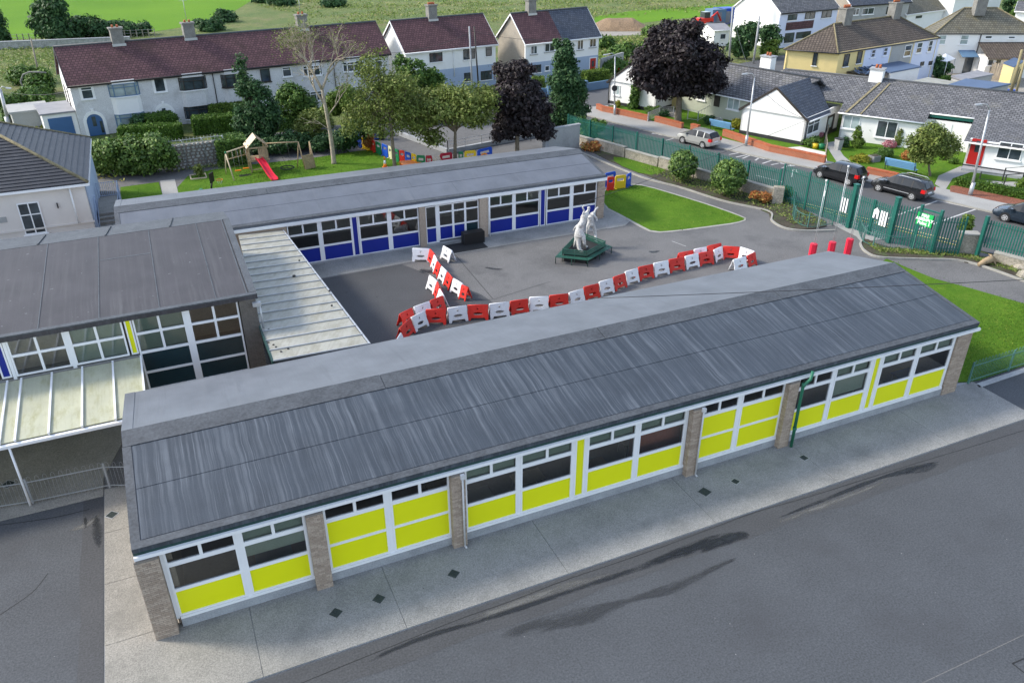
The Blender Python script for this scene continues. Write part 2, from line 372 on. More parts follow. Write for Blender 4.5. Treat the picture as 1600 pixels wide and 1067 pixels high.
M['interior_red'] = pm('interior_red_wall', (.28, .06, .03), .8, .1, .5, 10, .1, 0)
M['blind'] = pm('roller_blind', (.34, .40, .33), .85, .06, 1, 20, .05, 0)
M['drain'] = pm('drain_cover_iron', (.03, .042, .04), .6, .2, 6, 30, .2, .5, .01)
M['rubber'] = pm('rubber_mat', (.018, .019, .02), .8, .2, 2, 20, .1, .1)

def specks(mat, col, amt=.5, sc=7):
    nt_ = mat.node_tree; b = next(n for n in nt_.nodes if n.type == 'BSDF_PRINCIPLED'); src = b.inputs['Base Color'].links[0].from_socket
    g = nt_.nodes.new('ShaderNodeNewGeometry'); v = nt_.nodes.new('ShaderNodeTexVoronoi'); v.inputs['Scale'].default_value = sc; nt_.links.new(g.outputs['Position'], v.inputs['Vector'])
    c = nt_.nodes.new('ShaderNodeSeparateXYZ'); nt_.links.new(v.outputs['Color'], c.inputs[0])
    a = nt_.nodes.new('ShaderNodeMath'); a.operation = 'GREATER_THAN'; a.inputs[1].default_value = .985; nt_.links.new(c.outputs[0], a.inputs[0])
    d = nt_.nodes.new('ShaderNodeMath'); d.operation = 'LESS_THAN'; d.inputs[1].default_value = .10; nt_.links.new(v.outputs['Distance'], d.inputs[0])
    e = nt_.nodes.new('ShaderNodeMath'); e.operation = 'MULTIPLY'; nt_.links.new(a.outputs[0], e.inputs[0]); nt_.links.new(d.outputs[0], e.inputs[1])
    m = nt_.nodes.new('ShaderNodeMix'); m.data_type = 'RGBA'; m.inputs[7].default_value = (*col, 1); nt_.links.new(e.outputs[0], m.inputs[0]); nt_.links.new(src, m.inputs[6]); nt_.links.new(m.outputs[2], b.inputs['Base Color'])
specks(M['tarmac'], (.3, .3, .3)); specks(M['tarmac_dark'], (.2, .2, .2)); specks(M['concrete'], (.03, .03, .03), sc=5)
# roofing felts ---------------------------------------------------
def feltmat(name, base, streakc, amt, rough=.42, spec=.5, specks=0.0):
    t = NT(name); wob = t.n('ShaderNodeTexNoise'); wob.inputs['Scale'].default_value = .8; t.l(t.coord('uv', (.5, 1, 1)), wob.inputs['Vector'])
    def wv(sc):
        m = t.n('ShaderNodeVectorMath', operation='MULTIPLY_ADD'); m.inputs[1].default_value = (.15, 0, 0); t.l(wob.outputs['Color'], m.inputs[0]); t.l(t.coord('uv'), m.inputs[2])
        q = t.n('ShaderNodeMapping'); q.inputs['Scale'].default_value = sc; t.l(m.outputs[0], q.inputs[0]); return q.outputs[0]
    v1 = wv((4.2, .09, 1)); v2 = wv((13, .14, 1)); v3 = t.coord('uv')
    a = t.noise(v1, 1, 5, .62, .50, .66); b = t.noise(v2, 1, 4, .7, .50, .66)
    band = t.noise(v3, .35, 4, .6, .35, .65)
    st = t.math('MULTIPLY', t.math('MAXIMUM', a, t.math('MULTIPLY', b, .95)), t.math('MULTIPLY', t.math('ADD', band, .35), amt))
    c = t.mix(t.noise(v3, .6, 5), mul(base, .8), mul(base, 1.25))
    c = t.mix(st, c, streakc)
    d = t.noise(t.coord('uv', (3.2, .16, 1)), 1, 5, .7, .58, .75); c = t.mix(t.math('MULTIPLY', d, .45), c, mul(base, .45))
    if specks:
        s = t.noise(v3, 3.5, 2, .5, .71, .76); c = t.mix(t.math('MULTIPLY', s, specks), c, mul(streakc, 2.2))
    f = t.noise(v3, 30, 4, .7); c = t.mix(.12, c, t.mix(f, (0, 0, 0), mul(streakc, 1.6))); t.col(c)
    rr = t.n('ShaderNodeMapRange'); rr.inputs[3].default_value = rough; rr.inputs[4].default_value = min(1, rough+.2); t.l(st, rr.inputs[0]); t.l(rr.outputs[0], t.b.inputs['Roughness'])
    t.b.inputs['Specular IOR Level'].default_value = spec; t.bump(f, .25, .004); return t.mat
M['felt'] = feltmat('streaked_roofing_felt', (.028, .036, .047), (.100, .116, .138), 1.0, .5, .45)
M['felt_sheen'] = feltmat('sky_sheen_roofing_felt', (.112, .122, .138), (.14, .15, .168), .4, .5, .5)  # back slopes: smoother felt, with the sky sheen put into its paler base
M['felt_mid'] = feltmat('grey_roofing_felt', (.095, .105, .125), (.14, .15, .17), .6, .5, .5)
M['felt_brown'] = feltmat('brown_grey_roofing_felt', (.042, .038, .042), (.085, .085, .092), .8, .6, .35, specks=.7)
M['felt_cap'] = pm('felt_capping', (.062, .068, .076), .6, .3, 1.6, 10, .25, .3, .01, spec=.4)
def canopymat(name, c, dirt, lo=.45, hi=.7, sc=(1.2, .5, 1)):
    t = NT(name); v = t.coord('uv', sc)
    k = t.mix(t.noise(t.coord('uv'), .8, 4), mul(c, .9), mul(c, 1.08))
    k = t.mix(t.math('MULTIPLY', t.noise(v, 1.6, 8, .75, lo, hi), .75), k, dirt)
    s = t.noise(t.coord('uv', (9, .6, 1)), 1, 5, .7, .5, .75); k = t.mix(t.math('MULTIPLY', s, .3), k, mul(dirt, .8))
    t.col(k); t.rough(.35)
    tr = t.n('ShaderNodeBsdfTranslucent'); t.l(k, tr.inputs[0]); mx = t.n('ShaderNodeMixShader'); mx.inputs[0].default_value = .42
    t.l(t.b.outputs[0], mx.inputs[1]); t.l(tr.outputs[0], mx.inputs[2]); t.l(mx.outputs[0], t.out.inputs[0]); return t.mat
M['canopy'] = canopymat('milky_canopy_sheet', (.70, .70, .54), (.44, .42, .17), .5, .74)
M['canopy2'] = canopymat('cream_canopy_sheet', (.56, .55, .48), (.33, .30, .20), .45, .68)

# ------------------------------------------------------------------ ground sheets
def sheet(name, poly, z, mat, kind='structure', label=None, cat=None, t=.0):
    b = MB()
    if t: b.prism([(p[0], p[1]) for p in poly], z-t, z)
    else:
        a2 = sum(poly[i][0]*poly[(i+1) % len(poly)][1]-poly[(i+1) % len(poly)][0]*poly[i][1] for i in range(len(poly)))
        pl = list(poly) if a2 > 0 else list(reversed(poly)); b.face([(p[0], p[1], z) for p in pl])
    return tag(b.build(name, mat), label, cat, kind=kind)
def PL(*pts): return [P(a, b) for a, b in pts]
def smooth(poly, it=2):
    for _ in range(it):
        o = []
        for i in range(len(poly)):
            p = Vector(poly[i][:2]); q = Vector(poly[(i+1) % len(poly)][:2]); o += [p*.75+q*.25, p*.25+q*.75]
        poly = o
    return poly
def seg(p, q, n): return [Vector(p).lerp(Vector(q), i/n) for i in range(n+1)]
sheet('ground', [(-260, -60), (360, -60), (360, 520), (-260, 520)], -.03, M['meadow'])
sheet('field', [(-200, 150), P(0, 63)[:2], P(240, 50)[:2], P(340, 34)[:2], P(392, 2)[:2], (60, 500), (-250, 500)], -.018, M['field'])
sheet('field', [p[:2] for p in PL((925, 48), (985, 38), (1060, 30), (1155, 22), (1155, 6), (1070, 12), (985, 18), (930, 26))], -.018, M['field'])
sheet('gravel_track', smooth([p[:2] for p in PL((905, 60), (925, 42), (1020, 46), (1080, 40), (1130, 22), (1150, 30), (1120, 52), (1040, 54), (960, 56))], 1), -.014, M['gravel'])
sheet('school_yard', [(-60, -50), (60, -50), (60, 18), (52, 22), (47.3, 32), (43, 44), (37, 66), (36, 76), (-60, 76)], -.012, M['tarmac_old'])
sheet('playground_tarmac', [(-60, -50), (70, -50), (70, 17.4), (33.15, 17.46), (33.2, 20.45), (38, 21.2), (60, 24), (60, 17.4), (33.15, 17.4), (-4.46, 17.4), (-4.46, 28.4), (-60, 28.4)][:3]+[(70, 24), (38, 21.4), (33.2, 20.5), (33.2, 17.4), (-4.46, 17.4), (-4.46, 28.4), (-60, 28.4)], -.006, M['tarmac'])
sheet('tarmac_strip', [(-4.46, 17.35), (33.2, 17.35)]+[(33.2-i*1.18, 16.25+.06*math.sin(i*1.7)+(.12 if 10 < i < 20 else 0)) for i in range(33)], -.002, M['tarmac_dark'])
sheet('tarmac_strip', [(-5.2, 28.3), (-4.5, 28.3), (-4.5, 8)]+[(-5.2+.05*math.sin(i*2.1), 8+i*2) for i in range(0, 10)], -.002, M['tarmac_dark'])
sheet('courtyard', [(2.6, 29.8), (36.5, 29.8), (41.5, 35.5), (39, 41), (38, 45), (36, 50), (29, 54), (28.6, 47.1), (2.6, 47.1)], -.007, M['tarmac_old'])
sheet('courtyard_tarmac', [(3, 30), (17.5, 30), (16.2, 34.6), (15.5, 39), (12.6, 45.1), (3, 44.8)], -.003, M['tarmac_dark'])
sheet('walkway', [(3, 44.95), (20, 45.35), (28.9, 45.2), (30.1, 46.2), (29.7, 49.6), (28.5, 49.9), (28.5, 47.3), (3, 47.3)], .012, M['concrete'], t=.02)
sheet('walkway', [(-40, 28.32), (-4.5, 28.32), (-4.5, 29.5), (-3.3, 33.2), (-40, 33.2)], .02, M['concrete'], t=.03)
# concrete pavement round the front block: slabs with open joints
pav = thing('pavement', None, None, (14, 19, 0)); tag(pav, kind='structure')
sheet('pavement_base', [(-4.47, 17.42), (33.13, 17.42), (33.13, 20.62), (30.5, 21.2), (-2.2, 21.2), (-2.2, 28.7), (-4.47, 28.7)], -.001, M['plinth'])
xs = [-4.46, -.2, 4.2, 9.9, 16.0, 21.8, 27.97, 33.13]
for i in range(len(xs)-1):
    MB().prism([(xs[i]+.008, 17.44), (xs[i+1]-.008, 17.44), (xs[i+1]-.008, 20.58 if i == len(xs)-2 else 20.55), (xs[i]+.008, 20.55)], -.03, .03).build('slab', M['concrete'], pav)
for a, b in ((20.57, 23.3), (23.32, 26.0), (26.02, 28.7)):
    MB().prism([(-4.46, a), (-2.3, a), (-2.3, b), (-4.46, b)], -.03, .03).build('slab', M['concrete'], pav)
# lawns, paths, beds
sheet('lawn', smooth([p[:2] for p in PL((943, 322), (943, 299), (958, 294), (985, 289), (1008, 291), (1065, 308), (1110, 322), (1150, 336), (1166, 343), (1150, 348), (1120, 352), (1060, 360), (1022, 363), (1000, 352), (975, 338))], 1), .03, M['lawn'], t=.05)
sheet('kerb_edging', smooth([p[:2] for p in PL((941, 323), (941, 298), (958, 292.5), (985, 287.5), (1008, 289.5), (1066, 306.5), (1111, 320.5), (1151, 334.5), (1170, 343), (1151, 350), (1120, 354), (1060, 362), (1021, 365), (998, 354), (973, 340))], 1), .02, M['kerb'], t=.04)
sheet('lawn', [p[:2] for p in PL((1385, 405), (1420, 420), (1460, 436), (1520, 452), (1600, 475))]+[Vector((58, 24.5)), Vector((44, 22.0)), P(1600, 571)[:2], P(1530, 594)[:2], P(1512, 597)[:2], Vector((32.2, 21.0)), Vector((31.9, 30))], .03, M['lawn'], t=.05)
sheet('lawn', [p[:2] for p in PL((188, 293), (248, 285), (256, 312), (258, 330), (190, 335))], .02, M['lawn'], t=.04)
sheet('lawn', smooth([p[:2] for p in PL((275, 281), (345, 262), (480, 249), (560, 236), (592, 234), (640, 256), (720, 262), (700, 285), (450, 310), (284, 335))], 1), .02, M['lawn'], t=.04)
sheet('path', [p[:2] for p in PL((250, 283), (273, 280), (283, 318), (257, 322))], .006, M['concrete_clean'])
sheet('planting_bed', smooth([p[:2] for p in PL((905, 222), (935, 245), (1010, 275), (1060, 292), (1130, 312), (1200, 330), (1205, 345), (1225, 356), (1262, 360), (1300, 352), (1260, 330), (1240, 318), (1175, 296), (1010, 250), (935, 212))], 1), .05, M['soil'], t=.07)
sheet('planting_bed', smooth([p[:2] for p in PL((1342, 380), (1350, 392), (1375, 401), (1440, 404), (1510, 408), (1600, 438), (1640, 452), (1640, 425), (1560, 405), (1500, 396), (1430, 394), (1375, 384), (1350, 372))], 1), .05, M['soil'], t=.07)
sheet('verge_grass', smooth([p[:2] for p in PL((958, 243), (1035, 262), (1040, 270), (1010, 276), (960, 256))], 1), .055, M['lawn'])
# kerb lines round the beds
def kerb(pts, w=.12, h=.12, name='kerb_edging', mat='kerb'):
    b = MB(); pts = [Vector(p) for p in pts]
    for i in range(len(pts)-1):
        b.bar((*pts[i][:2], h/2-.01), (*pts[i+1][:2], h/2-.01), w, h)
    return tag(b.build(name, M[mat]), kind='structure')
def curve(pts, n=6):
    pts = [Vector(p[:2]) for p in pts]; o = []
    for i in range(len(pts)-1):
        p0 = pts[max(i-1, 0)]; p1 = pts[i]; p2 = pts[i+1]; p3 = pts[min(i+2, len(pts)-1)]
        for k in range(n):
            t = k/n; o.append(.5*((2*p1)+(p2-p0)*t+(2*p0-5*p1+4*p2-p3)*t*t+(3*p1-p0-3*p2+p3)*t**3))
    return o+[pts[-1]]
kerb(curve(PL((905, 238), (1000, 277), (1060, 293), (1130, 315), (1200, 331), (1206, 346), (1228, 358), (1265, 362), (1305, 361))))
kerb(curve(PL((1348, 376), (1344, 382), (1352, 394), (1375, 403), (1440, 406), (1510, 410), (1600, 440), (1650, 458))))
# streets beyond the fence
sheet('street', [(8, 72), (36, 74), (44, 77.5), (62, 82), (95, 92), (95, 99), (60, 88.5), (40, 84), (8, 81)], -.002, M['road'])
sheet('road', [(35.6, 76.5), (43.5, 78), (43.2, 72.6), (44.1, 68.7), (45.6, 63.6), (49.0, 54.3), (50.7, 50.2), (53.4, 41), (54.6, 37.2), (55.8, 33.6), (61, 18), (53, 14), (47.8, 31.6), (43.4, 43.8), (38.8, 57)], .004, M['road'])
FP = [(42.2, 75.5), (43.9, 69.2), (45.6, 63.6), (49.0, 54.3), (50.7, 50.2), (53.4, 41), (54.6, 37.2), (55.8, 33.6), (61, 18)]
FQ = [(64, 15), (58.9, 34.2), (57.6, 37.6), (56.2, 41.2), (53.1, 51.6), (50.9, 56), (48.5, 65.4), (47, 70.2), (45.2, 74.5), (46.5, 78), (62, 82), (61, 80), (48, 78.8), (43, 78)]
sheet('footpath', FP+[Vector(p) for p in FQ[:10]]+[(43, 78.2)], .11, M['concrete_clean'], t=.12)
kerb([(p[0]-.07, p[1]) for p in FP], .14, .13)
# gardens behind the footpath
sheet('garden_ground', [(45.3, 74.6), (47.1, 70.3), (48.6, 65.5), (51, 56.1), (53.2, 51.7), (56.3, 41.3), (57.7, 37.7), (64.2, 15), (80, 20), (70, 50), (62, 75), (50, 80)], .10, M['lawn'], t=.1)
sheet('garden_path', [p[:2] for p in PL((1288, 226), (1303, 223), (1318, 246), (1338, 262), (1310, 260))], .115, M['concrete_clean'])
sheet('garden_path', [p[:2] for p in PL((1190, 236), (1250, 231), (1290, 240), (1292, 256), (1200, 238))], .112, M['warm_wall'])
sheet('garden_path', [p[:2] for p in PL((1466, 277), (1500, 262), (1526, 268), (1488, 281), (1476, 300), (1460, 290))], .115, M['concrete_clean'])
sheet('garden_path', [p[:2] for p in PL((1540, 285), (1600, 287), (1600, 296), (1545, 292))], .115, M['concrete_clean'])
sheet('chippings_bed', [p[:2] for p in PL((1484, 293), (1500, 291), (1600, 312), (1600, 326), (1484, 302))], .118, M['slate_chip'])
sheet('garden_gravel', [p[:2] for p in PL((955, 160), (1010, 172), (1060, 188), (1065, 180), (1040, 165), (985, 158))], .112, M['gravel'])
sheet('rear_yard', [(63, 84), (75, 62), (85, 52), (110, 60), (118, 95), (85, 90)], -.01, M['gravel'])
# road markings
def paint(name, pts, w, mat='paint', z=.010, dash=None):
    b = MB(); pts = [Vector(p[:2]) for p in pts]
    for i in range(len(pts)-1):
        p, q = pts[i], pts[i+1]; d = q-p; L = d.length; d.normalize(); n = Vector((-d.y, d.x))*w/2
        runs = [(0, L)] if not dash else [(k*(dash[0]+dash[1]), min(L, k*(dash[0]+dash[1])+dash[0])) for k in range(int(L/(dash[0]+dash[1]))+1)]
        for a, c in runs:
            if c > a: b.face([(*(p+d*a-n), z), (*(p+d*c-n), z), (*(p+d*c+n), z), (*(p+d*a+n), z)])
    return tag(b.build(name, M[mat]), kind='structure')
paint('road_marking', PL((1247, 315), (1500, 379)), .12, 'paint_yellow')
paint('road_marking', PL((1247, 319), (1498, 384)), .12, 'paint_yellow')
paint('road_marking', PL((1345, 357), (1465, 314), (1525, 327), (1425, 362)), .14, 'paint')
paint('road_marking', PL((1040, 220), (1062, 214)), .12)
paint('road_marking', PL((1180, 274), (1222, 285)), .12)
paint('road_marking', PL((1270, 264), (1300, 271)), .10)
# elongated painted letters, read upside down from here: strokes only
for pts in (((1139, 242), (1166, 237)), ((1150, 246), (1178, 240)), ((1160, 248), (1172, 243), (1186, 247), (1180, 251)), ((1184, 246), (1194, 249)),
            ((1191, 256), (1206, 251), (1213, 252)), ((1205, 258), (1228, 253)), ((1216, 255), (1228, 257)), ((1222, 263), (1236, 258)), ((1231, 260), (1242, 259)),
            ((1238, 265), (1246, 266)), ((1240, 265), (1237, 277)), ((1244, 267), (1246, 270)),
            ((1018, 205), (1021, 209)), ((1023, 206), (1027, 211)), ((1018, 209), (1035, 212)), ((1024, 205), (1034, 208))):
    paint('road_marking', PL(*pts), .16)
# faint lines on the play yard
paint('yard_line', PL((1440, 1067), (1600, 991)), .03, 'tarmac_old', .0)
paint('yard_line', PL((1582, 1036), (1610, 1024)), .04, 'rubber', .0)
paint('yard_line', PL((1582, 1036), (1610, 1058)), .04, 'rubber', .0)
paint('yard_line', PL((1050, 377), (1072, 385)), .05, 'paint', -.001)
paint('yard_seam', curve(PL((0, 820), (60, 812), (95, 806), (140, 795))), .04, 'rubber', 0)
paint('yard_seam', curve(PL((0, 960), (50, 925), (75, 895))), .03, 'rubber', -.003)
paint('yard_seam', PL((700, 385), (770, 467)), .03, 'rubber', .002)
paint('yard_seam', PL((600, 470), (770, 468), (860, 440)), .02, 'rubber', .002)

# damp stains, silt and a painted sunlit patch: ragged sheets whose edge fades with distance from their spine
def stainmat(name, col, rough):
    t = NT(name); a = t.n('ShaderNodeAttribute', attribute_name='edge'); v = t.coord('pos', (.35, 1.6, 1))
    n = t.noise(v, 1.6, 10, .8, .3, .72); f = t.math('MULTIPLY', a.outputs['Fac'], t.math('ADD', n, .35))
    r = t.n('ShaderNodeMapRange'); r.inputs[1].default_value = .38; r.inputs[2].default_value = .85; t.l(f, r.inputs[0])
    t.col(col); t.rough(rough)
    tr = t.n('ShaderNodeBsdfTransparent'); mx = t.n('ShaderNodeMixShader'); t.l(t.math('MULTIPLY', r.outputs[0], .85), mx.inputs[0])
    t.l(tr.outputs[0], mx.inputs[1]); t.l(t.b.outputs[0], mx.inputs[2]); t.l(mx.outputs[0], t.out.inputs[0]); return t.mat
M['stain'] = stainmat('damp_tarmac_stain', (.018, .02, .023), .4)
M['stain_soft'] = stainmat('faint_damp_stain', (.035, .037, .04), .6)
M['stain_pale'] = stainmat('pale_silt_stain', (.13, .13, .125), .9)
M['sun_ochre'] = stainmat('ochre_sunlit_patch', (.22, .17, .08), .9)
def stain(pts, ws, mat='stain', z=.002):
    pts = curve(PL(*pts), 4); n = len(pts); ws = np.interp(np.linspace(0, 1, n), np.linspace(0, 1, len(ws)), ws)
    b = MB(); att = []
    rows = []
    for i, p in enumerate(pts):
        d = (pts[min(i+1, n-1)]-pts[max(i-1, 0)]).normalized(); k = Vector((-d.y, d.x))
        rows.append([p+k*ws[i]*s for s in (-1, -.5, 0, .5, 1)])
        e = 0 if i in (0, n-1) else (.6 if i in (1, n-2) else 1)
        att += [0, .6*e, e, .6*e, 0]
    vs = [(q.x, q.y, z) for r in rows for q in r]; fs = []
    for i in range(n-1):
        for j in range(4): a = i*5+j; fs.append((a, a+1, a+6, a+5))
    b.mesh(vs, fs); o = b.build('damp_or_sunlit_patch', M[mat]); tag(o, kind='stuff')
    at = o.data.attributes.new('edge', 'FLOAT', 'POINT'); at.data.foreach_set('value', att)
    o.data.flip_normals() if o.data.polygons[0].normal.z < 0 else None
stain([(560, 1040), (650, 1000), (780, 960), (900, 920), (990, 890), (1070, 862), (1120, 845), (1180, 832)], [.1, .18, .2, .2, .2, .4, .55, .15])
stain([(770, 1000), (850, 975), (920, 960), (985, 937), (1050, 918), (1120, 885), (1160, 868)], [.2, .5, .55, .22, .4, .2, .06], 'stain_soft', z=.0025)
paint('yard_seam', curve(PL((470, 1067), (560, 1030), (640, 998), (720, 966), (800, 938), (880, 907), (960, 880), (1040, 852), (1120, 822), (1180, 800), (1260, 777), (1340, 752), (1430, 724), (1520, 697), (1600, 672)), 5), .028, 'rubber', .0012)

stain([(1010, 880), (1060, 864), (1110, 848), (1150, 838), (1175, 834)], [.1, .4, .6, .45, .2], z=.003)
stain([(1040, 872), (1075, 860), (1110, 850), (1140, 843)], [.1, .3, .4, .2], z=.0035)
stain([(1200, 815), (1290, 780), (1345, 758), (1380, 745), (1420, 735), (1480, 718)], [.08, .15, .2, .12, .35, .08])
stain([(1410, 742), (1440, 732), (1475, 722)], [.1, .35, .1], z=.0028)
stain([(700, 985), (830, 935), (980, 888)], [.1, .5, .1], 'stain_pale', .001)
stain([(1190, 825), (1300, 785), (1400, 745)], [.1, .25, .1], 'stain_pale', .001)
stain([(150, 800), (152, 830), (156, 860)], [.1, .35, .1], z=.001)
stain([(133, 800), (134, 830)], [.1, .12], z=.0012)
stain([(655, 420), (668, 425), (690, 424)], [.3, .7, .2], z=.013)
stain([(755, 417), (770, 420), (790, 421)], [.1, .25, .1], z=.0)
stain([(1012, 392), (1022, 394), (1032, 391)], [.1, .35, .1], z=.0)
stain([(538, 458), (545, 456)], [.1, .15], z=.002)
stain([(585, 465), (593, 463)], [.1, .15], z=.002)
stain([(255, 905), (262, 960), (268, 1000)], [.1, .3, .15], 'sun_ochre', .0325)  # yellowish sunlight beside the left pillar, painted onto the paving
stain([(100, 830), (135, 820), (160, 800)], [.1, .3, .1], 'stain_pale', .0005)
stain([(300, 980), (500, 925), (700, 865), (900, 805), (1070, 752)], [.1, .3, .3, .3, .1], 'stain', .032) if False else None

# ------------------------------------------------------------------ school blocks
def pane(b, x0, z0, x1, z1, y, m=0): b.face([(x0, y, z0), (x1, y, z0), (x1, y, z1), (x0, y, z1)], m)
def unit(root, x0, x1, y, rows, FW=.07, frame='white', panes='clear'):
    """one glazed bay: rows = list of (z0, z1, kind, splits) kind 'g' glass or a panel material"""
    zb = rows[0][0]; zt = rows[-1][1]
    fr = MB(); fr.box(x0-FW, y-.05, zb-FW, x0, y+.04, zt+FW); fr.box(x1, y-.05, zb-FW, x1+FW, y+.04, zt+FW)
    fr.box(x0, y-.05, zt, x1, y+.04, zt+FW); fr.box(x0, y-.05, zb-FW, x1, y+.04, zb)
    for i in range(len(rows)-1): fr.box(x0, y-.045, rows[i][1], x1, y+.035, rows[i+1][0])
    for z0, z1, k, n in rows:
        for j in range(1, n):
            xm = x0+(x1-x0)*j/n; fr.box(xm-.05, y-.04, z0, xm+.05, y+.03, z1)
    w = fr.build('window', M[frame], root)
    for z0, z1, k, n in rows:
        for j in range(n):
            a = x0+(x1-x0)*j/n+(.05 if j else 0); c = x0+(x1-x0)*(j+1)/n-(.05 if j < n-1 else 0)
            b = MB()
            if k == 'g': pane(b, a, z0, c, z1, y-.005); b.build('pane', M[panes], w)
            else: b.box(a, y-.015, z0, c, y+.02, z1); b.build('panel', M[k], w)
    return w
def brick_pillar(root, x0, x1, y0, y1, z1, single, mat='brick', side=1):
    core = MB(); core.box(x0+.012, y0+.012, 0, x1-.012, y1-.012, z1); p = core.build('pillar', M['mortar'], root)
    me = None; H = .075; W = .225; bulk = MB(); n = int(z1/H)
    b = MB(); b.box(0, 0, .005, .215, .1025, .07); me = b.build('brick', M[mat], p, local=True); me0 = me.data
    ks = [0]
    first = [me]
    def put(x, y, z, L):
        if L < .04: return
        if single:
            if first: o = first.pop()
            else: o = bpy.data.objects.new('brick', me0); COL.objects.link(o); o.parent = p
            o.location = inv_of(p) @ Vector((x, y, z)); o.scale = (L/.215, 1, 1)
        else: bulk.box(x, y, z+.005, x+L, y+.1025, z+.07)
    for k in range(n):
        x = x0; off = (k % 2)*.1125; z = k*H+random.uniform(-.001, .001)
        jit = random.uniform(-.002, .003)
        L = W-off-.01 if off else W-.01
        while x < x1-.03:
            l = min(L, x1-x); put(x, y0+jit, z, l)
            x += l+.01; L = W-.01
        for xs_, keep in (((x1-.1025), True), (x0, True)):
            bulk.box(xs_+.001, y0+.113, z+.005, xs_+.1015, y1-.002, z+.07)
    if not single: bpy.data.objects.remove(me)
    tag(bulk.build('brickwork', M[mat], p), kind='stuff')
    return p
def felt_roof(root, x0, x1, ye, ze, yr, zr, yb, zb, mats, caplen=10.0, seams=()):
    """pitched felt roof: courses on the slope facing the camera, capping along the ridge, smooth back slope"""
    up = Vector((0, yr-ye, zr-ze)); Ls = up.length; up.normalize(); n = Vector((0, -up.z, up.y)); X = V(1, 0, 0)
    deck = MB(); deck.slab([(x0, ye, ze), (x1, ye, ze), (x1, yr, zr), (x0, yr, zr)], .16)
    rf = deck.build('roof', M[mats[0]], root)
    o = Vector((x0, ye, ze)); W = x1-x0
    rows = [(.30, Ls*.46), (Ls*.46+.01, Ls-.80)]
    for r, (a, c) in enumerate(rows):
        cuts = [.28]+[q-x0 for q in seams[r]]+[W-.18] if seams else [.28, W-.18]
        for i in range(len(cuts)-1):
            b = MB(); lo = cuts[i]+.006; hi = cuts[i+1]-.006
            dz = random.uniform(0, .003)
            b.obox(o, X, up, n, (lo, a+.008, .001), (hi, c-.008, .012+dz+r*.003)); b.build('felt_sheet', M[mats[0]], rf)
    b = MB(); b.obox(o, X, up, n, (0, 0, .001), (W, .275, .024)); b.build('eaves_felt', M['felt_cap'], rf)
    b = MB(); b.obox(o, X, up, n, (-.01, .28, .001), (.26, Ls-.78, .024)); b.build('verge_felt', M['felt_cap'], rf); b = MB(); b.obox(o, X, up, n, (W-.16, .28, .001), (W+.01, Ls-.78, .022)); b.build('verge_felt', M['felt_cap'], rf)
    x = 0
    while x < W-.2:
        e = min(W, x+caplen+random.uniform(-.4, .4)); e = W if W-e < 1.5 else e
        b = MB(); b.obox(o, X, up, n, (x+.012, Ls-.77, .004), (e-.012, Ls+.03, .032)); b.build('ridge_capping', M['felt_cap'], rf); x = e
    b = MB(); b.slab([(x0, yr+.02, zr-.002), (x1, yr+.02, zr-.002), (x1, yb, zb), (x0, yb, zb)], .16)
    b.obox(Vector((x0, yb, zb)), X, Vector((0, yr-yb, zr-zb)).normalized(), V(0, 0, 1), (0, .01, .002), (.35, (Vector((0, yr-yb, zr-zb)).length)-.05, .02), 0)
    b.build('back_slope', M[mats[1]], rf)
    return rf

# ---- front block with yellow panels
FX0, FX1 = -2.95, 31.75
front = thing('school_building', 'long low classroom block with yellow panels under a streaked grey felt roof, in the foreground', 'building', (14, 22, 0))
felt_roof(front, FX0, FX1, 20.22, 3.62, 25.27, 4.5, 29.45, 3.56, ('felt', 'felt_sheen'), 9.2, ([], [14.3]))
MB().box(FX0, 20.26, 3.34, FX1, 20.30, 3.60).build('fascia', M['green_fascia'], front)
MB().box(FX0, 20.16, 3.24, FX1+.1, 20.27, 3.36).build('gutter', M['white'], front)
MB().box(FX0+.02, 20.30, 3.22, FX1, 20.44, 3.26).build('soffit', M['white'], front)
MB().box(FX0, 20.3, 3.30, FX0+.05, 29.3, 3.46).build('fascia', M['green_fascia'], front)
b = MB(); b.box(-2.3, 20.55, 0, -2.0, 29.2, 3.4); b.box(30.9, 20.7, 0, 31.2, 29.2, 3.4); b.box(-2.3, 29.0, 0, 31.2, 29.2, 3.42)
g = b.build('wall', M['brick'], front)
b = MB(); b.mesh([(-2.3, 20.5, 3.38), (-2.3, 29.3, 3.38), (-2.3, 25.27, 4.33), (-2.02, 20.5, 3.38), (-2.02, 29.3, 3.38), (-2.02, 25.27, 4.33)], [(0, 2, 1), (3, 4, 5), (0, 1, 4, 3), (1, 2, 5, 4), (2, 0, 3, 5)])
b.mesh([(30.9, 20.5, 3.38), (30.9, 29.3, 3.38), (30.9, 25.27, 4.33), (31.2, 20.5, 3.38), (31.2, 29.3, 3.38), (31.2, 25.27, 4.33)], [(0, 2, 1), (3, 4, 5), (0, 1, 4, 3), (1, 2, 5, 4), (2, 0, 3, 5)])
b.build('gable', M['brick'], front)
MB().box(-2.2, 20.36, 0, 31.0, 20.62, .37).build('plinth', M['plinth'], front)
MB().box(-2.0, 20.62, .02, 30.9, 29.0, .12).build('floor', M['interior_floor'], front)
b = MB(); b.box(-2.0, 24.4, .12, 30.9, 24.5, 3.3)
for x in (2.2, 7.0, 16.75, 21.45): b.box(x-.06, 20.6, .12, x+.06, 24.4, 3.3)
b.build('partition', M['interior'], front)
MB().box(14.6, 20.9, .12, 16.6, 21.4, 2.2).build('partition', M['interior_red'], front)
MB().box(-2.0, 20.6, 3.26, 30.9, 29.0, 3.32).build('ceiling', M['white_wall'], front)
W3 = [(.55, 1.48, 'yellow', 1), (1.60, 2.50, 'g', 1), (2.66, 3.15, 'g', 2)]
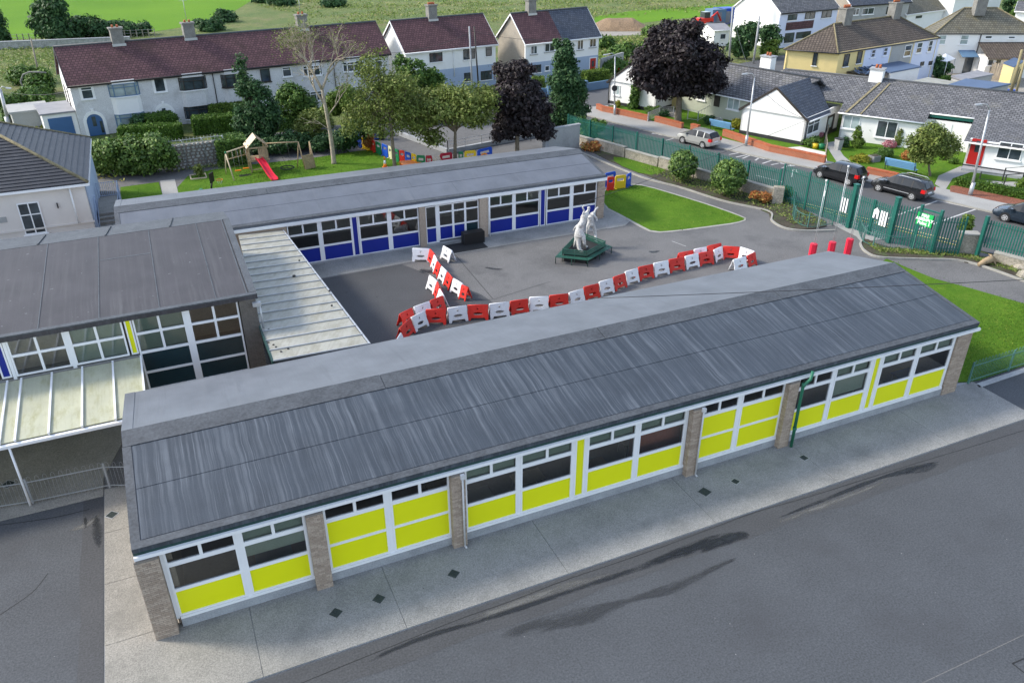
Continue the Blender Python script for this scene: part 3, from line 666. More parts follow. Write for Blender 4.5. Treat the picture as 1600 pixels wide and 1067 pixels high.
D3 = [(.55, 1.48, 'yellow', 1), (1.58, 2.50, 'yellow', 1), (2.66, 3.15, 'g', 2)]
US = [(-2.15, -.23, W3), (.05, 1.87, W3), (2.6, 4.5, D3), (4.79, 6.72, D3), (7.42, 9.26, W3), (9.52, 11.46, W3), (11.68, 11.98, 'strip'), (12.19, 14.12, W3), (14.38, 16.33, W3),
      (17.08, 18.80, D3), (19.08, 21.06, D3), (21.88, 23.58, W3), (23.85, 25.68, W3), (25.96, 26.22, 'strip'), (26.46, 28.32, W3), (28.60, 30.55, W3)]
for a, c, k in US:
    if k == 'strip': unit(front, a, c, 20.42, [(.55, 3.15, 'yellow', 1)])
    else: unit(front, a, c, 20.42, k)
b = MB()
for a, c in ((-.16, -.02), (4.57, 4.72), (9.33, 9.45), (11.53, 11.61), (12.05, 12.12), (14.19, 14.31), (18.87, 19.01), (23.65, 23.78), (25.75, 25.89), (26.29, 26.39), (28.39, 28.53), (-2.32, -2.22), (1.94, 1.97), (30.62, 30.72), (16.40, 16.5), (7.28, 7.35), (21.78, 21.81)):
    b.box(a, 20.385, .40, c, 20.47, 3.22)
b.box(-2.2, 20.35, .37, 30.7, 20.44, .47)
b.build('mullions', M['white'], front)
for i, (x, y, l, m_) in enumerate(((8.2, 21.6, 'white tables just inside the third bay windows', 'white'), (10.4, 21.8, 'pale table inside the window left of the yellow strip', 'wood_new'), (13.0, 21.4, 'low wooden shelf unit right of the tall yellow strip', 'wood'), (15.4, 22.3, 'grey table inside the last window before the third pillar', 'flat_grey'), (22.6, 21.5, 'dark table inside the window beside the green pipe', 'gate_blue'), (27.4, 21.6, 'pale table behind the window right of the narrow yellow strip', 'wood_new'), (29.6, 21.5, 'blue table inside the last window at the right end', 'p_blue'), (.9, 21.7, 'blue-topped table inside the second window from the left', 'gate_blue'))):
    tb = thing('classroom_table', l, 'table', (x, y, .12)); b = MB(); b.box(x-.6, y-.35, .80, x+.6, y+.35, .84); b.build('tabletop', M[m_], tb)
    for sx_ in (-.52, .52):
        for sy_ in (-.28, .28): b = MB(); b.box(x+sx_-.02, y+sy_-.02, .12, x+sx_+.02, y+sy_+.02, .80); b.build('leg', M['galv'], tb)
# blinds hang in the top lights and some main panes
for i, (a, c, k) in enumerate(US):
    if k == W3 and i not in (0, 11): MB().box(a, 20.52, 2.62 if i in (5, 7, 14, 4) else (2.56 if i != 1 else 1.95), c, 20.535, 3.18).build('blind', M['blind'], front)
MB().box(23.85, 20.52, 1.62, 25.68, 20.535, 2.5).build('blind', M['blind'], front)
for a, c, nm in ((-3.0, -2.33, 1), (1.97, 2.50, 1), (6.78, 7.28, 0), (16.52, 17.0, 0), (21.12, 21.62, 0), (30.75, 31.62, 1)):
    brick_pillar(front, a, c, 20.12 if a < 30 else 20.3, 20.6, 3.22, a in (-3.0, 30.75))
b = MB(); b.box(30.78, 20.62, 0, 31.6, 21.0, 3.3); b.build('wall', M['brick'], front)
for x in (7.16, 16.93):
    b = MB(); b.tube([(x, 20.06, .05), (x, 20.06, 3.2)], .034, 8); b.box(x-.07, 20.0, 3.05, x+.07, 20.12, 3.22); b.tube([(x, 20.06, .08), (x+.02, 19.96, .05)], .036, 8); b.build('downpipe', M['offwhite'], front)
b = MB(); b.tube([(21.72, 20.02, .02), (21.72, 20.04, 2.95), (21.76, 20.0, 3.1), (21.95, 19.95, 3.3), (22.05, 20.0, 3.62)], .065, 10); b.tube([(21.72, 20.02, .9), (21.72, 20.03, 1.0)], .085, 10); b.tube([(21.72, 20.02, 3.0), (21.72, 20.02, 3.12)], .085, 10); b.build('downpipe', M['green_pipe'], front)

# ---- blue block across the courtyard
blue = thing('school_building', 'long low classroom block with dark blue panels behind the courtyard', 'building', (14, 50, 0))
felt_roof(blue, -3.05, 28.35, 47.22, 3.12, 51.3, 3.98, 55.2, 3.2, ('felt_mid', 'felt_sheen'), 8.5, ([8.5, 17.5], [2.2, 14.8]))
MB().box(-3.05, 47.26, 2.98, 28.35, 47.30, 3.10).build('fascia', M['green_fascia'], blue)
MB().box(-3.05, 47.16, 2.78, 28.42, 47.29, 2.97).build('gutter', M['white'], blue)
MB().box(6.2, 47.31, .0, 27.9, 47.6, .12).build('plinth', M['plinth'], blue)
b = MB(); b.box(-3, 47.35, 0, 6.2, 47.6, 2.95); b.box(-3, 54.8, 0, 28.2, 55, 3.05); b.box(-3, 47.6, 0, -2.8, 54.8, 3.0); b.box(27.95, 47.7, 0, 28.2, 54.8, 3.0)
b.mesh([(-3, 47.5, 2.95), (-3, 55, 2.95), (-3, 51.3, 3.8), (-2.8, 47.5, 2.95), (-2.8, 55, 2.95), (-2.8, 51.3, 3.8)], [(0, 2, 1), (3, 4, 5), (0, 1, 4, 3)])
b.mesh([(27.95, 47.5, 2.95), (27.95, 55, 2.95), (27.95, 51.3, 3.8), (28.2, 47.5, 2.95), (28.2, 55, 2.95), (28.2, 51.3, 3.8)], [(0, 2, 1), (3, 4, 5), (0, 1, 4, 3)])
b.build('wall', M['brick'], blue)
MB().box(6.2, 47.6, .02, 27.95, 54.8, .06).build('floor', M['interior_floor'], blue)
b = MB(); b.box(6.2, 52, .06, 27.95, 52.1, 2.9); b.box(14.7, 47.6, .06, 14.8, 52, 2.9); b.box(19.0, 47.6, .06, 19.1, 52, 2.9); b.build('partition', M['interior'], blue)
MB().box(-2.8, 47.6, 2.88, 27.95, 54.8, 2.93).build('ceiling', M['white_wall'], blue)
B3 = [(.16, 1.05, 'blue', 1), (1.17, 1.98, 'g', 1), (2.10, 2.68, 'g', 2)]
for a, c in ((6.3, 8.05), (8.33, 10.1), (10.7, 12.47), (12.76, 14.5), (19.5, 21.2), (21.46, 23.18), (23.86, 25.6), (25.88, 27.66)): unit(blue, a, c, 47.4, B3)
for a, c in ((10.23, 10.52), (23.36, 23.66)): unit(blue, a, c, 47.4, [(.16, 2.68, 'blue', 1)], .05)
unit(blue, 15.1, 15.72, 47.4, [(.2, 1.15, 'blue', 1), (1.25, 2.6, 'g', 1)])
unit(blue, 16.0, 16.86, 47.4, [(.3, 1.15, 'blue', 1), (1.25, 2.1, 'g', 1), (2.2, 2.62, 'g', 1)])
unit(blue, 17.0, 17.72, 47.4, [(.3, 1.15, 'blue', 1), (1.25, 2.1, 'g', 1), (2.2, 2.62, 'g', 1)])
unit(blue, 17.86, 18.68, 47.4, [(.3, 1.15, 'teal_panel', 1), (1.25, 2.1, 'g', 1), (2.2, 2.62, 'g', 1)])
b = MB()
for a, c in ((8.12, 8.26), (10.59, 10.63), (12.54, 12.69), (21.27, 21.39), (25.67, 25.81), (15.79, 15.93), (10.17, 10.18)): b.box(a, 47.36, .1, c, 47.44, 2.78)
b.box(6.2, 47.34, .10, 14.58, 47.42, .09+.0); b.box(6.2, 47.34, 2.752, 27.75, 47.45, 2.80); b.build('mullions', M['white'], blue)
for a, c in ((14.58, 15.0), (18.78, 19.36)): MB().box(a, 47.2, 0, c, 47.6, 2.8).build('pillar', M['brick'], blue)
brick_pillar(blue, 27.76, 28.3, 47.2, 47.75, 2.8, False)
b = MB(); b.tube([(19.44, 47.12, .05), (19.44, 47.12, 2.8)], .045, 8); b.build('downpipe', M['white'], blue)
tag(MB().box(17.3, 46.35, .03, 18.75, 46.95, .80).build('storage_bin', M['black']), 'black storage box on the walkway against the blue classroom doors', 'bin')
st = tag(MB().box(16.1, 45.4, .016, 18.6, 46.9, .03).build('door_mat', M['rubber']), 'black mat in front of the black storage box by blue doors', 'mat')

# ---- hall block at the left
hall = thing('school_building', 'dark brown felt-roofed hall block with tall white-framed windows at the left edge', 'building', (-3, 36, 0))
up = Vector((0, 9.2, .36)).normalized(); n = Vector((0, -up.z, up.y)); X = V(1, 0, 0); o = Vector((-16, 33.15, 5.02)); W = 18.72; Ls = 9.25
deck = MB(); deck.slab([(-16, 33.15, 5.02), (2.72, 33.15, 5.02), (2.72, 42.35, 5.38), (-16, 42.35, 5.38)], .18); rf = deck.build('roof', M['felt_brown'], hall)
cuts = [-16, -12.3, -9.0, -6.9+1.55, -2.9, -.35, 2.1]
cx = [PY(a, b_, 33.3).x for a, b_ in ((55, 505), (152, 490), (247, 473), (336, 457))]
cuts = [-16, -11.8]+[cx[0], cx[1], cx[2], cx[3]]+[2.38]
for i in range(len(cuts)-1):
    b = MB(); b.obox(o, X, up, n, (cuts[i]+16+.012, .26, .001), (cuts[i+1]+16-.012, Ls-.02, .010)); b.build('felt_sheet', M['felt_brown'], rf)
for c_ in cuts[1:-1]:
    b = MB(); b.obox(o, X, up, n, (c_+16-.022, .2, .010), (c_+16+.022, Ls, .028)); b.build('batten', M['felt_cap'], rf)
b = MB(); b.obox(o, X, up, n, (0, 0, .001), (W, .24, .06)); b.build('verge_felt', M['felt_cap'], rf); b = MB(); b.obox(o, X, up, n, (W-.3, .245, .001), (W, Ls, .07)); b.build('verge_felt', M['felt_cap'], rf); b = MB(); b.obox(o, X, up, n, (W-.42, .245, .001), (W-.36, Ls, .03)); b.build('verge_felt', M['felt_cap'], rf)
b = MB(); b.obox(o, X, up, n, (cuts[3]+16+.05, Ls*.67, .012), (cuts[4]+16-.05, Ls*.67+.09, .016)); b.build('felt_lap', M['felt_cap'], rf)
b = MB(); b.slab([(-16, 42.36, 5.40), (2.72, 42.36, 5.40), (2.60, 44.2, 5.22), (-16, 44.6, 5.22)], .3)
b.build('back_slope', M['felt_cap'], rf)
for xx in (-9.5, -6.2, -3.2, -.2): MB().obox(Vector((xx, 42.4, 5.41)), Vector((.12, 1, -.09)).normalized(), X, V(0, 0, 1), (0, -.03, 0), (1.8, .03, .03)).build('felt_lap', M['felt_cap'], rf)
MB().box(-16, 33.2, 4.94, 2.70, 33.26, 5.0).build('fascia', M['frame_dark'], hall)
MB().box(-16, 33.16, 4.84, 2.66, 33.3, 4.94).build('fascia', M['white'], hall)
b = MB(); b.box(-16, 33.45, 0, -2.35, 33.7, 3.05); b.box(2.55, 33.7, 0, 2.66, 44, 4.95); b.box(-16, 43.8, 0, 2.55, 44, 5.0); b.build('wall', M['grey_wall'], hall)
b = MB(); b.box(-16, 33.4, 4.05, -7.6, 33.6, 4.9); b.build('wall', M['white_wall'], hall)
MB().box(-16, 33.7, 1.1, 2.5, 44, 1.15).build('floor', M['interior_floor'], hall)
MB().box(-16, 38, 1.15, 2.5, 38.1, 4.85).build('partition', M['interior'], hall)
MB().box(-16, 33.6, 4.83, 2.5, 44, 4.86).build('ceiling', M['white_wall'], hall)
H2 = [(3.24, 4.02, 'g', 2), (4.13, 4.78, 'g', 2)]
for a, c in ((-9.6, -7.75), (-6.9, -5.0), (-4.72, -2.83)): unit(hall, a, c, 33.4, H2)
H4 = [(1.4, 2.15, 'teal_panel', 1), (2.26, 3.12, 'teal_panel', 1), (3.24, 4.02, 'g', 2), (4.13, 4.78, 'g', 2)]
for a, c in ((-2.30, -.42), (-.12, 1.80)): unit(hall, a, c, 33.4, H4)
unit(hall, -7.42, -7.18, 33.4, [(3.24, 4.78, 'blue', 1)], .06)
unit(hall, -2.62, -2.46, 33.4, [(3.24, 4.78, 'yellow', 1)], .06)
b = MB()
for a, c in ((-4.93, -4.79), (-.35, -.19), (-7.1, -6.98)): b.box(a, 33.36, 3.05, c, 33.44, 4.84)
b.box(-.35, 33.36, 1.2, -.19, 33.44, 3.05); b.build('mullions', M['white'], hall)
for a, c in ((-4.72, -2.83), (-2.3, -.42)): MB().box(a, 33.55, 3.2, c, 33.56, 4.8).build('blind', M['blind'], hall)
brick_pillar(hall, 1.92, 2.62, 33.2, 33.7, 4.82, False, 'brick_grey')
b = MB(); b.tube([(2.75, 33.1, 3.0), (2.75, 33.1, 4.7)], .04, 8); b.box(2.45, 32.95, 4.55, 2.8, 33.15, 4.72); b.build('floodlight', M['galv'], hall)

# glazed awning along the hall
def sheeted(root, x0, x1, y0, z0, y1, z1, seams, mat, rail='white', rw=.07, rh=.09):
    rf = None
    for i in range(len(seams)-1):
        a, c = seams[i], seams[i+1]
        MB().slab([(a+.01, y0, z0), (c-.01, y0, z0), (c-.01, y1, z1), (a+.01, y1, z1)], .03).build('canopy_sheet', M[mat], root)
    for a in seams: MB().bar((a, y0-.06, z0+.035), (a, y1, z1+.035), rw, rh).build('glazing_bar', M[rail], root)
awn = thing('glazed_awning', 'cream glazed awning with white bars sloping out from the hall windows', 'awning', (-7, 31, 0))
sx = [PY(a, b_, 29.2).x for a, b_ in ((0, 695), (20, 690), (73, 682), (123, 670), (173, 660))]
sx = [-14.5, -12.8, -11, -9.2, -7.35, -6.95, -5.45, -4.3, -3.05, -2.38][:0] or [-15.2, -13.5, -11.8, -10.2, -8.55, -7.32, -6.82, -5.72, -4.6, -3.45, -2.36]
sheeted(awn, -15, -2.36, 29.15, 2.74, 33.25, 3.06, sx, 'canopy')
MB().box(-15.2, 28.98, 2.56, -2.36, 29.14, 2.68).build('gutter', M['white'], awn)
MB().box(-15.2, 29.2, 2.5, -2.36, 29.28, 2.66).build('beam', M['wood_grey'], awn)
for (bx, by, tx, ty) in ((48, 790, 10, 702),):
    p = P(bx, by); MB().tube([(p.x, p.y, 0), (p.x-.05, p.y+.2, 2.6)], .045, 8).build('post', M['white'], awn)
MB().tube([(-11.8, 28.9, 0), (-11.8, 29.1, 2.6)], .045, 8).build('post', M['white'], awn)

# link canopy between hall and blue block
link = thing('link_canopy', 'stained cream sheet canopy over the covered way between hall and courtyard', 'canopy', (5, 38, 0))
NS = 17; y0, y1 = 29.6, 47.1
def lz(t): return 3.5+(2.62-3.5)*t
ys = [0.0]+[ (i+.0)/NS for i in range(1, NS)]+[1.0]
for i in range(NS):
    a, c = ys[i], ys[i+1]
    L0 = 2.62+(.75)*max(0, (a-.2)/.8); L1 = 2.62+.75*max(0, (c-.2)/.8); R0 = 6.55-.65*a; R1 = 6.55-.65*c
    ya, yc = y0+(y1-y0)*a, y0+(y1-y0)*c
    MB().slab([(L0, ya+.015, lz(a)+.10), (R0, ya+.015, lz(a)), (R1, yc-.015, lz(c)), (L1, yc-.015, lz(c)+.10)], .03).build('canopy_sheet', M['canopy2'], link)
    MB().bar((L0, ya, lz(a)+.125), (R0+.06, ya, lz(a)+.02), .05, .06).build('glazing_bar', M['galv'], link)
b = MB(); b.bar((6.62, y0, 3.46), (5.96, y1, 2.58), .08, .12); b.build('edge_trim', M['galv'], link)
b = MB(); b.bar((2.60, y0, 3.5), (2.60, 33.3, 3.4), .08, .2); b.build('edge_trim', M['green_fascia'], link)
for t in (.06, .3, .55, .8, .97): MB().tube([(6.5-.65*t, y0+(y1-y0)*t, 0), (6.5-.65*t, y0+(y1-y0)*t, lz(t)-.04)], .04, 8).build('post', M['galv'], link)
hl = MB()
for px, py in ((459, 429), (515, 456), (519, 482), (429, 549), (421, 522), (421, 545), (433, 553), (441, 561), (452, 556), (467, 402), (408, 483)):
    q = P(px, py, 3.2); hl.tube([(q.x, q.y, lz((q.y-y0)/(y1-y0))+.06), (q.x, q.y, lz((q.y-y0)/(y1-y0))+.12)], .09 if px == 459 else .05, 6)
tag(hl.build('debris', M['rubber'], link), kind='stuff')
# ---- small slate-roofed house, far left
sh = thing('school_house', 'pale rendered single-storey house with dark slate hip roof at the left edge', 'house', (-10, 60, 0))
b = MB(); b.box(-20, 57.2, 0, -4.8, 57.4, 4.0); b.box(-5.0, 57.4, 0, -4.8, 68.8, 4.0); b.box(-20, 57.1, 1.35, -4.7, 57.2, 1.45); b.build('wall', M['warm_wall'], sh)
MB().box(-4.79, 57.5, .2, -4.7, 68.8, 3.9).build('cladding', M['blue_wall'], sh)
MB().box(-20, 56.85, 3.86, -4.45, 57.0, 4.02).build('gutter', M['white'], sh)
MB().box(-4.6, 57.0, 3.86, -4.44, 69.0, 4.02).build('gutter', M['white'], sh)
ap = Vector((-11.2, 63.0, 7.6)); c0 = V(-4.5, 56.9, 4.05); c1 = V(-4.5, 69.1, 4.05)
def courses(root, e0, e1, a0, a1, N, name='tile_course', mat='slate_tile'):
    # overlapping courses from eaves e0-e1 up to a0-a1
    nn = (e1-e0).cross(a0-e0).normalized(); nn = nn if nn.z > 0 else -nn
    for i in range(N):
        t0, t1 = i/N, min(1, (i+1.12)/N)
        p, q, r, s = e0.lerp(a0, t0), e1.lerp(a1, t0), e1.lerp(a1, t1), e0.lerp(a0, t1)
        b = MB(); h = .05
        b.hexa([p-nn*.02, q-nn*.02, r-nn*.02, s-nn*.02, p+nn*h, q+nn*h, r+nn*.005, s+nn*.005]); b.build(name, M[mat], root)
rfm = MB().mesh([c0, c1, ap, V(-20, 56.9, 4.05), V(-20, 63, 7.6), V(-20, 69.1, 4.05)], [(0, 1, 2), (3, 0, 2, 4), (1, 5, 4, 2)]).build('roof', M['slate_tile'], sh)
courses(rfm, V(-20, 56.9, 4.08), c0+V(0, 0, .03), V(-20, 63, 7.62), ap, 24)
courses(rfm, c0+V(0, 0, .03), c1+V(0, 0, .03), ap, ap+V(0, .02, 0), 21)
b = MB(); b.tube([c0+V(0, 0, .06), ap+V(0, 0, .06)], .11, 6); b.tube([c1+V(0, 0, .06), ap+V(0, 0, .06)], .08, 6); b.build('hip_ridge', M['moss_tile'], rfm)
q = P(2, 216, 5.3); b = MB(); b.tube([q, q+V(0, 0, .35)], [.3, .22], 10); b.build('vent', M['white'], rfm)
ww = [PY(a, b_, 57.15) for a, b_ in ((25, 319), (74, 363))]
def plain_window(root, O, ux, nrm, u0, z0, u1, z1, cols=1, trans=0.0, frame='white', glass='glass', sill=True, fw=.07, sillmat=None, surround=None):
    """window set on a wall plane: frame part with pane and sill sub-parts"""
    up = V(0, 0, 1); b = MB(); f = lambda a, c, d0=.0, d1=.07, m=0: b.obox(O, ux, nrm, up, (a[0], d0, a[1]), (c[0], d1, c[1]), m)
    if surround:
        s = MB(); s.obox(O, ux, nrm, up, (u0-.16, -.02, z0-.14), (u1+.16, .02, z1+.14)); s.build('surround', M[surround], root)
    f((u0, z0), (u0+fw, z1)); f((u1-fw, z0), (u1, z1)); f((u0+fw, z0), (u1-fw, z0+fw)); f((u0+fw, z1-fw), (u1-fw, z1))
    for j in range(1, cols): uu = u0+(u1-u0)*j/cols; f((uu-fw/2, z0+fw), (uu+fw/2, z1-fw), .0, .065)
    if trans: zz = z0+(z1-z0)*trans; f((u0+fw, zz-fw/2), (u1-fw, zz+fw/2), .0, .06)
    w = b.build('window', M[frame], root)
    pb = MB(); pb.obox(O, ux, nrm, up, (u0+fw, .0, z0+fw), (u1-fw, .035, z1-fw)); pb.build('pane', M[glass], w)
    if sill: sb = MB(); sb.obox(O, ux, nrm, up, (u0-.1, -.01, z0-.1), (u1+.1, .14, z0-.005)); sb.build('sill', M[sillmat or 'white'], w)
    return w
plain_window(sh, V(0, 57.2, 0), V(1, 0, 0), V(0, -1, 0), ww[0].x, ww[1].z, ww[1].x, ww[0].z, 2, .62)
b = MB(); q = PY(109, 297, 57.1); b.tube([(q.x, 57.05, 1.4), (q.x, 57.05, 3.9)], .05, 8); b.build('downpipe', M['white'], sh)
q = PY(90, 322, 57.15); MB().box(q.x-.03, 57.08, q.z-.15, q.x+.03, 57.2, q.z+.2).build('lamp', M['dark_metal'], sh)
q = PY(2, 345, 57.15); MB().box(q.x-.6, 57.16, q.z-.15, q.x+.3, 57.2, q.z+.2).build('plaque', M['grey_wall'], sh)
# steps and railing between the house and the blue block
stp = thing('steps', 'concrete steps with grey rails between pale house and blue classroom block', 'steps', (-4, 60, 0))
for i in range(6):
    MB().box(-4.6, 57.5+i*.45, 0, -3.1, 57.5+(i+1)*.45-.01, .17*(i+1)).build('step', M['concrete'], stp)
MB().box(-4.6, 60.2, 0, -3.1, 63.5, 1.02).build('landing', M['concrete'], stp)
def railing(root, pts, h, mat, bars=.12, r=.014, rails=(.12, 1.0), posts=True, z0=0.0, hoop=False, zs=None):
    pts = [Vector((p[0], p[1], z0 if len(p) < 3 else p[2])) for p in pts]
    rb = MB()
    for i in range(len(pts)-1):
        for k in rails: rb.bar(pts[i]+V(0, 0, h*k), pts[i+1]+V(0, 0, h*k), .03, .035)
    rb.build('rail', M[mat], root)
    if posts:
        for p in pts: MB().box(p.x-.035, p.y-.035, p.z, p.x+.035, p.y+.035, p.z+h*1.03).build('post', M[mat], root)
    me = None; cnt = 0
    for i in range(len(pts)-1):
        p, q = pts[i], pts[i+1]; L = (q-p).length; n = max(1, int(L/bars)); d = (q-p).normalized()
        for k in range(1, n, 2 if hoop else 1):
            c = p.lerp(q, k/n)
            if me is None:
                b = MB()
                if hoop: b.tube([(-bars/2, 0, 0), (-bars/2, 0, h*.98), (-bars/3, 0, h*1.06), (0, 0, h*1.09), (bars/3, 0, h*1.06), (bars/2, 0, h*.98), (bars/2, 0, 0)], r, 5)
                else: b.box(-r, -r, h*.1, r, r, h)
                ob = b.build('bar', M[mat], root, local=True); me = ob.data
                ob.matrix_local = inv_of(root) @ frameM(c, V(d.x, d.y, d.z), V(-d.y, d.x, 0), V(0, 0, 1))
            else: inst('bar', me, root, inv_of(root) @ frameM(c, V(d.x, d.y, d.z), V(-d.y, d.x, 0), V(0, 0, 1)))
railing(stp, [(-4.55, 63.4, 1.02), (-3.15, 63.4, 1.02), (-3.15, 60.3, 1.02)], 1.1, 'blue_wall')
railing(stp, [(-3.15, 60.3, 1.02), (-3.15, 57.6, .2)], 1.1, 'blue_wall')
railing(stp, [(-4.6, 60.3, 1.02), (-4.6, 57.6, .2)], 1.1, 'blue_wall')
# bow-top railings
rr = thing('railing', 'pale green bow-topped railing on the lawn edge right of the yellow classrooms', 'railing', P(1515, 597))
railing(rr, [P(1512, 600)[:2], P(1575, 580)[:2], P(1640, 559)[:2], P(1700, 540)[:2]], 1.15, 'rail_green', .11, .012, (.15, .85), hoop=True)
sheet('kerb_edging', [p[:2] for p in PL((1525, 600), (1700, 542), (1700, 548), (1530, 606))], .03, M['plinth'], t=.05)
rr = thing('railing', 'dark bow-topped railing under the cream awning at the left', 'railing', P(52, 790))
railing(rr, [(-20, 30.9), P(-30, 800)[:2], P(52, 787)[:2], P(172, 762)[:2], (-3.0, 28.2)], 1.15, 'galv', .13, .005, (.12, .88), hoop=True)
# drain covers
for i, (px, py, rz, s_, lb) in enumerate(((525, 958, 40, .25, 'square iron drain cover in pavement, nearest the front left pillar'), (592, 936, 40, .25, 'square iron drain cover in pavement, second from front left pillar'),
        (709, 897, 40, .25, 'square iron drain cover in pavement below the second brick pillar'), (1101, 769, 20, .32, 'larger dark drain cover in pavement right of the third pillar'),
        (1149, 753, 20, .24, 'small drain cover behind the larger dark one on pavement'), (1256, 716, 10, .26, 'drain cover in pavement near the green downpipe'),
        (175, 805, 45, .3, 'drain cover in concrete strip left of the grey roof'), (13, 757, 45, .36, 'drain cover on the concrete under the cream awning'))):
    q = P(px, py); dc = thing('drain_cover', lb, 'drain cover', (q.x, q.y, .03), R(rz), 'drain covers in the school pavement')
    MB().box(-s_/2-.03, -s_/2-.03, 0, s_/2+.03, s_/2+.03, .006).build('frame', M['galv' if i > 3 else 'drain'], dc, local=True)
    b = MB(); b.box(-s_/2, -s_/2, .006, s_/2, s_/2, .012)
    for k in range(5): b.box(-s_/2+.03, -s_/2+.04+k*s_*.19, .012, s_/2-.03, -s_/2+.06+k*s_*.19, .018)
    b.build('cover', M['drain'], dc, local=True)

# ------------------------------------------------------------------ houses
def onface(O, nrm, px, py): return onplane(V(O.x, O.y, 0), nrm, px, py)
class House:
    def __init__(s, label, A, B, D, he, hr, kind='gable', wall='white_wall', roof='maroon_slate', roof2=None, split=None, lower=None, band=2.4, L=None, name='house', cat='house', verge='white', ov=.22, ridge_off=None, hipl=2.6, hipr=2.6, group=None, fascia='white', side=None, base=None):
        a = P(*A, he) if not isinstance(A, Vector) else A; c = P(*B, he) if not isinstance(B, Vector) else B
        s.ux = V(c.x-a.x, c.y-a.y, 0); s.L = L or s.ux.length; s.ux.normalize(); s.n = V(s.ux.y, -s.ux.x, 0); s.D = D; s.he = he; s.hr = hr
        s.O = V(a.x, a.y, 0)+s.ux*0; s.O -= s.n*.25 if True else 0
        G = s.G; L = s.L; o = MB()
        s.root = thing(name, label, cat, G(L/2, 0, 0), math.atan2(s.ux.y, s.ux.x), group)
        r = D/2 if ridge_off is None else ridge_off; s.r = r
        up = V(0, 0, 1)
        side = side or wall
        def wallbox(a0, a1, d0, d1, z0, z1, m, nm='wall'):
            b = MB(); b.obox(s.O, s.ux, -s.n, up, (a0, d0, z0), (a1, d1, z1)); return b.build(nm, M[m], s.root)
        zb = band if lower else 0
        if lower: wallbox(0, L, -.03, .2, .0, band, lower)
        wallbox(0, L, 0, .2, zb+.002 if lower else 0, he, wall); wallbox(0, L, D-.2, D, 0, he, side)
        wallbox(0, .2, .2, D-.2, 0, he, side); wallbox(L-.2, L, .2, D-.2, 0, he, side)
        if base: wallbox(-.02, L+.02, -.05, .0, 0, .35, base, 'plinth'); wallbox(-.04, -.002, .0, D, 0, .35, base, 'plinth')
        if kind == 'gable':
            for u in (0, L-.2):
                b = MB(); p = [G(u, 0, he), G(u, D, he), G(u, r, hr-.05), G(u+.2, 0, he), G(u+.2, D, he), G(u+.2, r, hr-.05)]
                b.mesh(p, [(0, 1, 2), (3, 5, 4), (0, 3, 4, 1), (1, 4, 5, 2), (2, 5, 3, 0)]); b.build('gable', M[side], s.root)
            k = (hr-he)/r; k2 = (hr-he)/(D-r); e = .3
            cuts = [(-ov, L+ov, roof)] if split is None else [(-ov, split, roof), (split+.001, L+ov, roof2)]
            for i, (u0, u1, mm) in enumerate(cuts):
                b = MB(); b.slab([G(u0, -e, he-k*e+.1), G(u1, -e, he-k*e+.1), G(u1, r, hr+.1), G(u0, r, hr+.1)], .12)
                rf = b.build('roof', M[mm], s.root); s.roof = rf
                b = MB(); b.slab([G(u0, r+.002, hr+.1), G(u1, r+.002, hr+.1), G(u1, D+e, he-k2*e+.1), G(u0, D+e, he-k2*e+.1)], .12); b.build('back_slope', M[mm], rf)
                b = MB(); b.tube([G(u0, r, hr+.12), G(u1, r, hr+.12)], .10, 8); b.build('ridge_tiles', M['felt_cap' if mm != 'brown_tile' else 'moss_tile'], rf)
            if verge:
                for u in (-ov-.04, L+ov+.005):
                    b = MB(); q = lambda d, z: s.O+s.ux*u-s.n*d+up*z
                    for (d0, z0, d1, z1) in ((-e, he-k*e+.1, r, hr+.1), (r, hr+.1, D+e, he-k2*e+.1)):
                        b.hexa([q(d0, z0-.2), q(d0, z0-.2)+s.ux*.035, q(d1, z1-.2)+s.ux*.035, q(d1, z1-.2), q(d0, z0+.02), q(d0, z0+.02)+s.ux*.035, q(d1, z1+.02)+s.ux*.035, q(d1, z1+.02)])
                    b.build('bargeboard', M[verge], s.root)
        else:
            e = .3; k = (hr-he)/r; z0 = he-k*e+.1
            c = [G(-e, -e, z0), G(L+e, -e, z0), G(L+e, D+e, z0), G(-e, D+e, z0)]; r0 = G(hipl, r, hr+.1); r1 = G(L-hipr, r, hr+.1)
            b = MB(); b.mesh(c+[r0, r1], [(0, 1, 5, 4), (1, 2, 5), (2, 3, 4, 5), (3, 0, 4), (3, 2, 1, 0)]); rf = b.build('roof', M[roof], s.root); s.roof = rf
            for pp in ((c[0], r0), (c[1], r1), (c[2], r1), (c[3], r0), (r0, r1)): b = MB(); b.tube([pp[0]+up*.03, pp[1]+up*.03], .09, 6); b.build('ridge_tiles', M['moss_tile'], rf)
            if split:
                b = MB(); b.bar(G(split, -e, z0+.03), G(split, r, hr+.13), .18, .05); b.build('roof_divide', M['moss_tile'], rf)
        s.e = e; s.k = k
        b = MB(); b.tube([s.O+s.ux*(-ov)+s.n*(e+.05)+up*(he-k*e+.02), s.O+s.ux*(L+ov)+s.n*(e+.05)+up*(he-k*e+.02)], .07, 8); b.build('gutter', M[fascia], s.root)
        b = MB(); b.obox(s.O, s.ux, s.n, up, (-ov, .02, he-k*e-.12), (L+ov, e, he-k*e-.06)); b.build('soffit', M['white' if fascia != 'black' else 'frame_dark'], s.root)
    def G(s, u, d, z): return s.O+s.ux*u-s.n*d+V(0, 0, z)
    def face(s, f='F'):
        if f == 'F': return s.O.copy(), s.ux, s.n
        if f == 'L': return s.O-s.n*s.D, s.n, -s.ux
        if f == 'R': return s.O+s.ux*s.L, -s.n, s.ux
    def at(s, px, py, f='F'):
        O, ux, n = s.face(f); p = onface(O, n, px, py); return (p-O).dot(ux), p.z
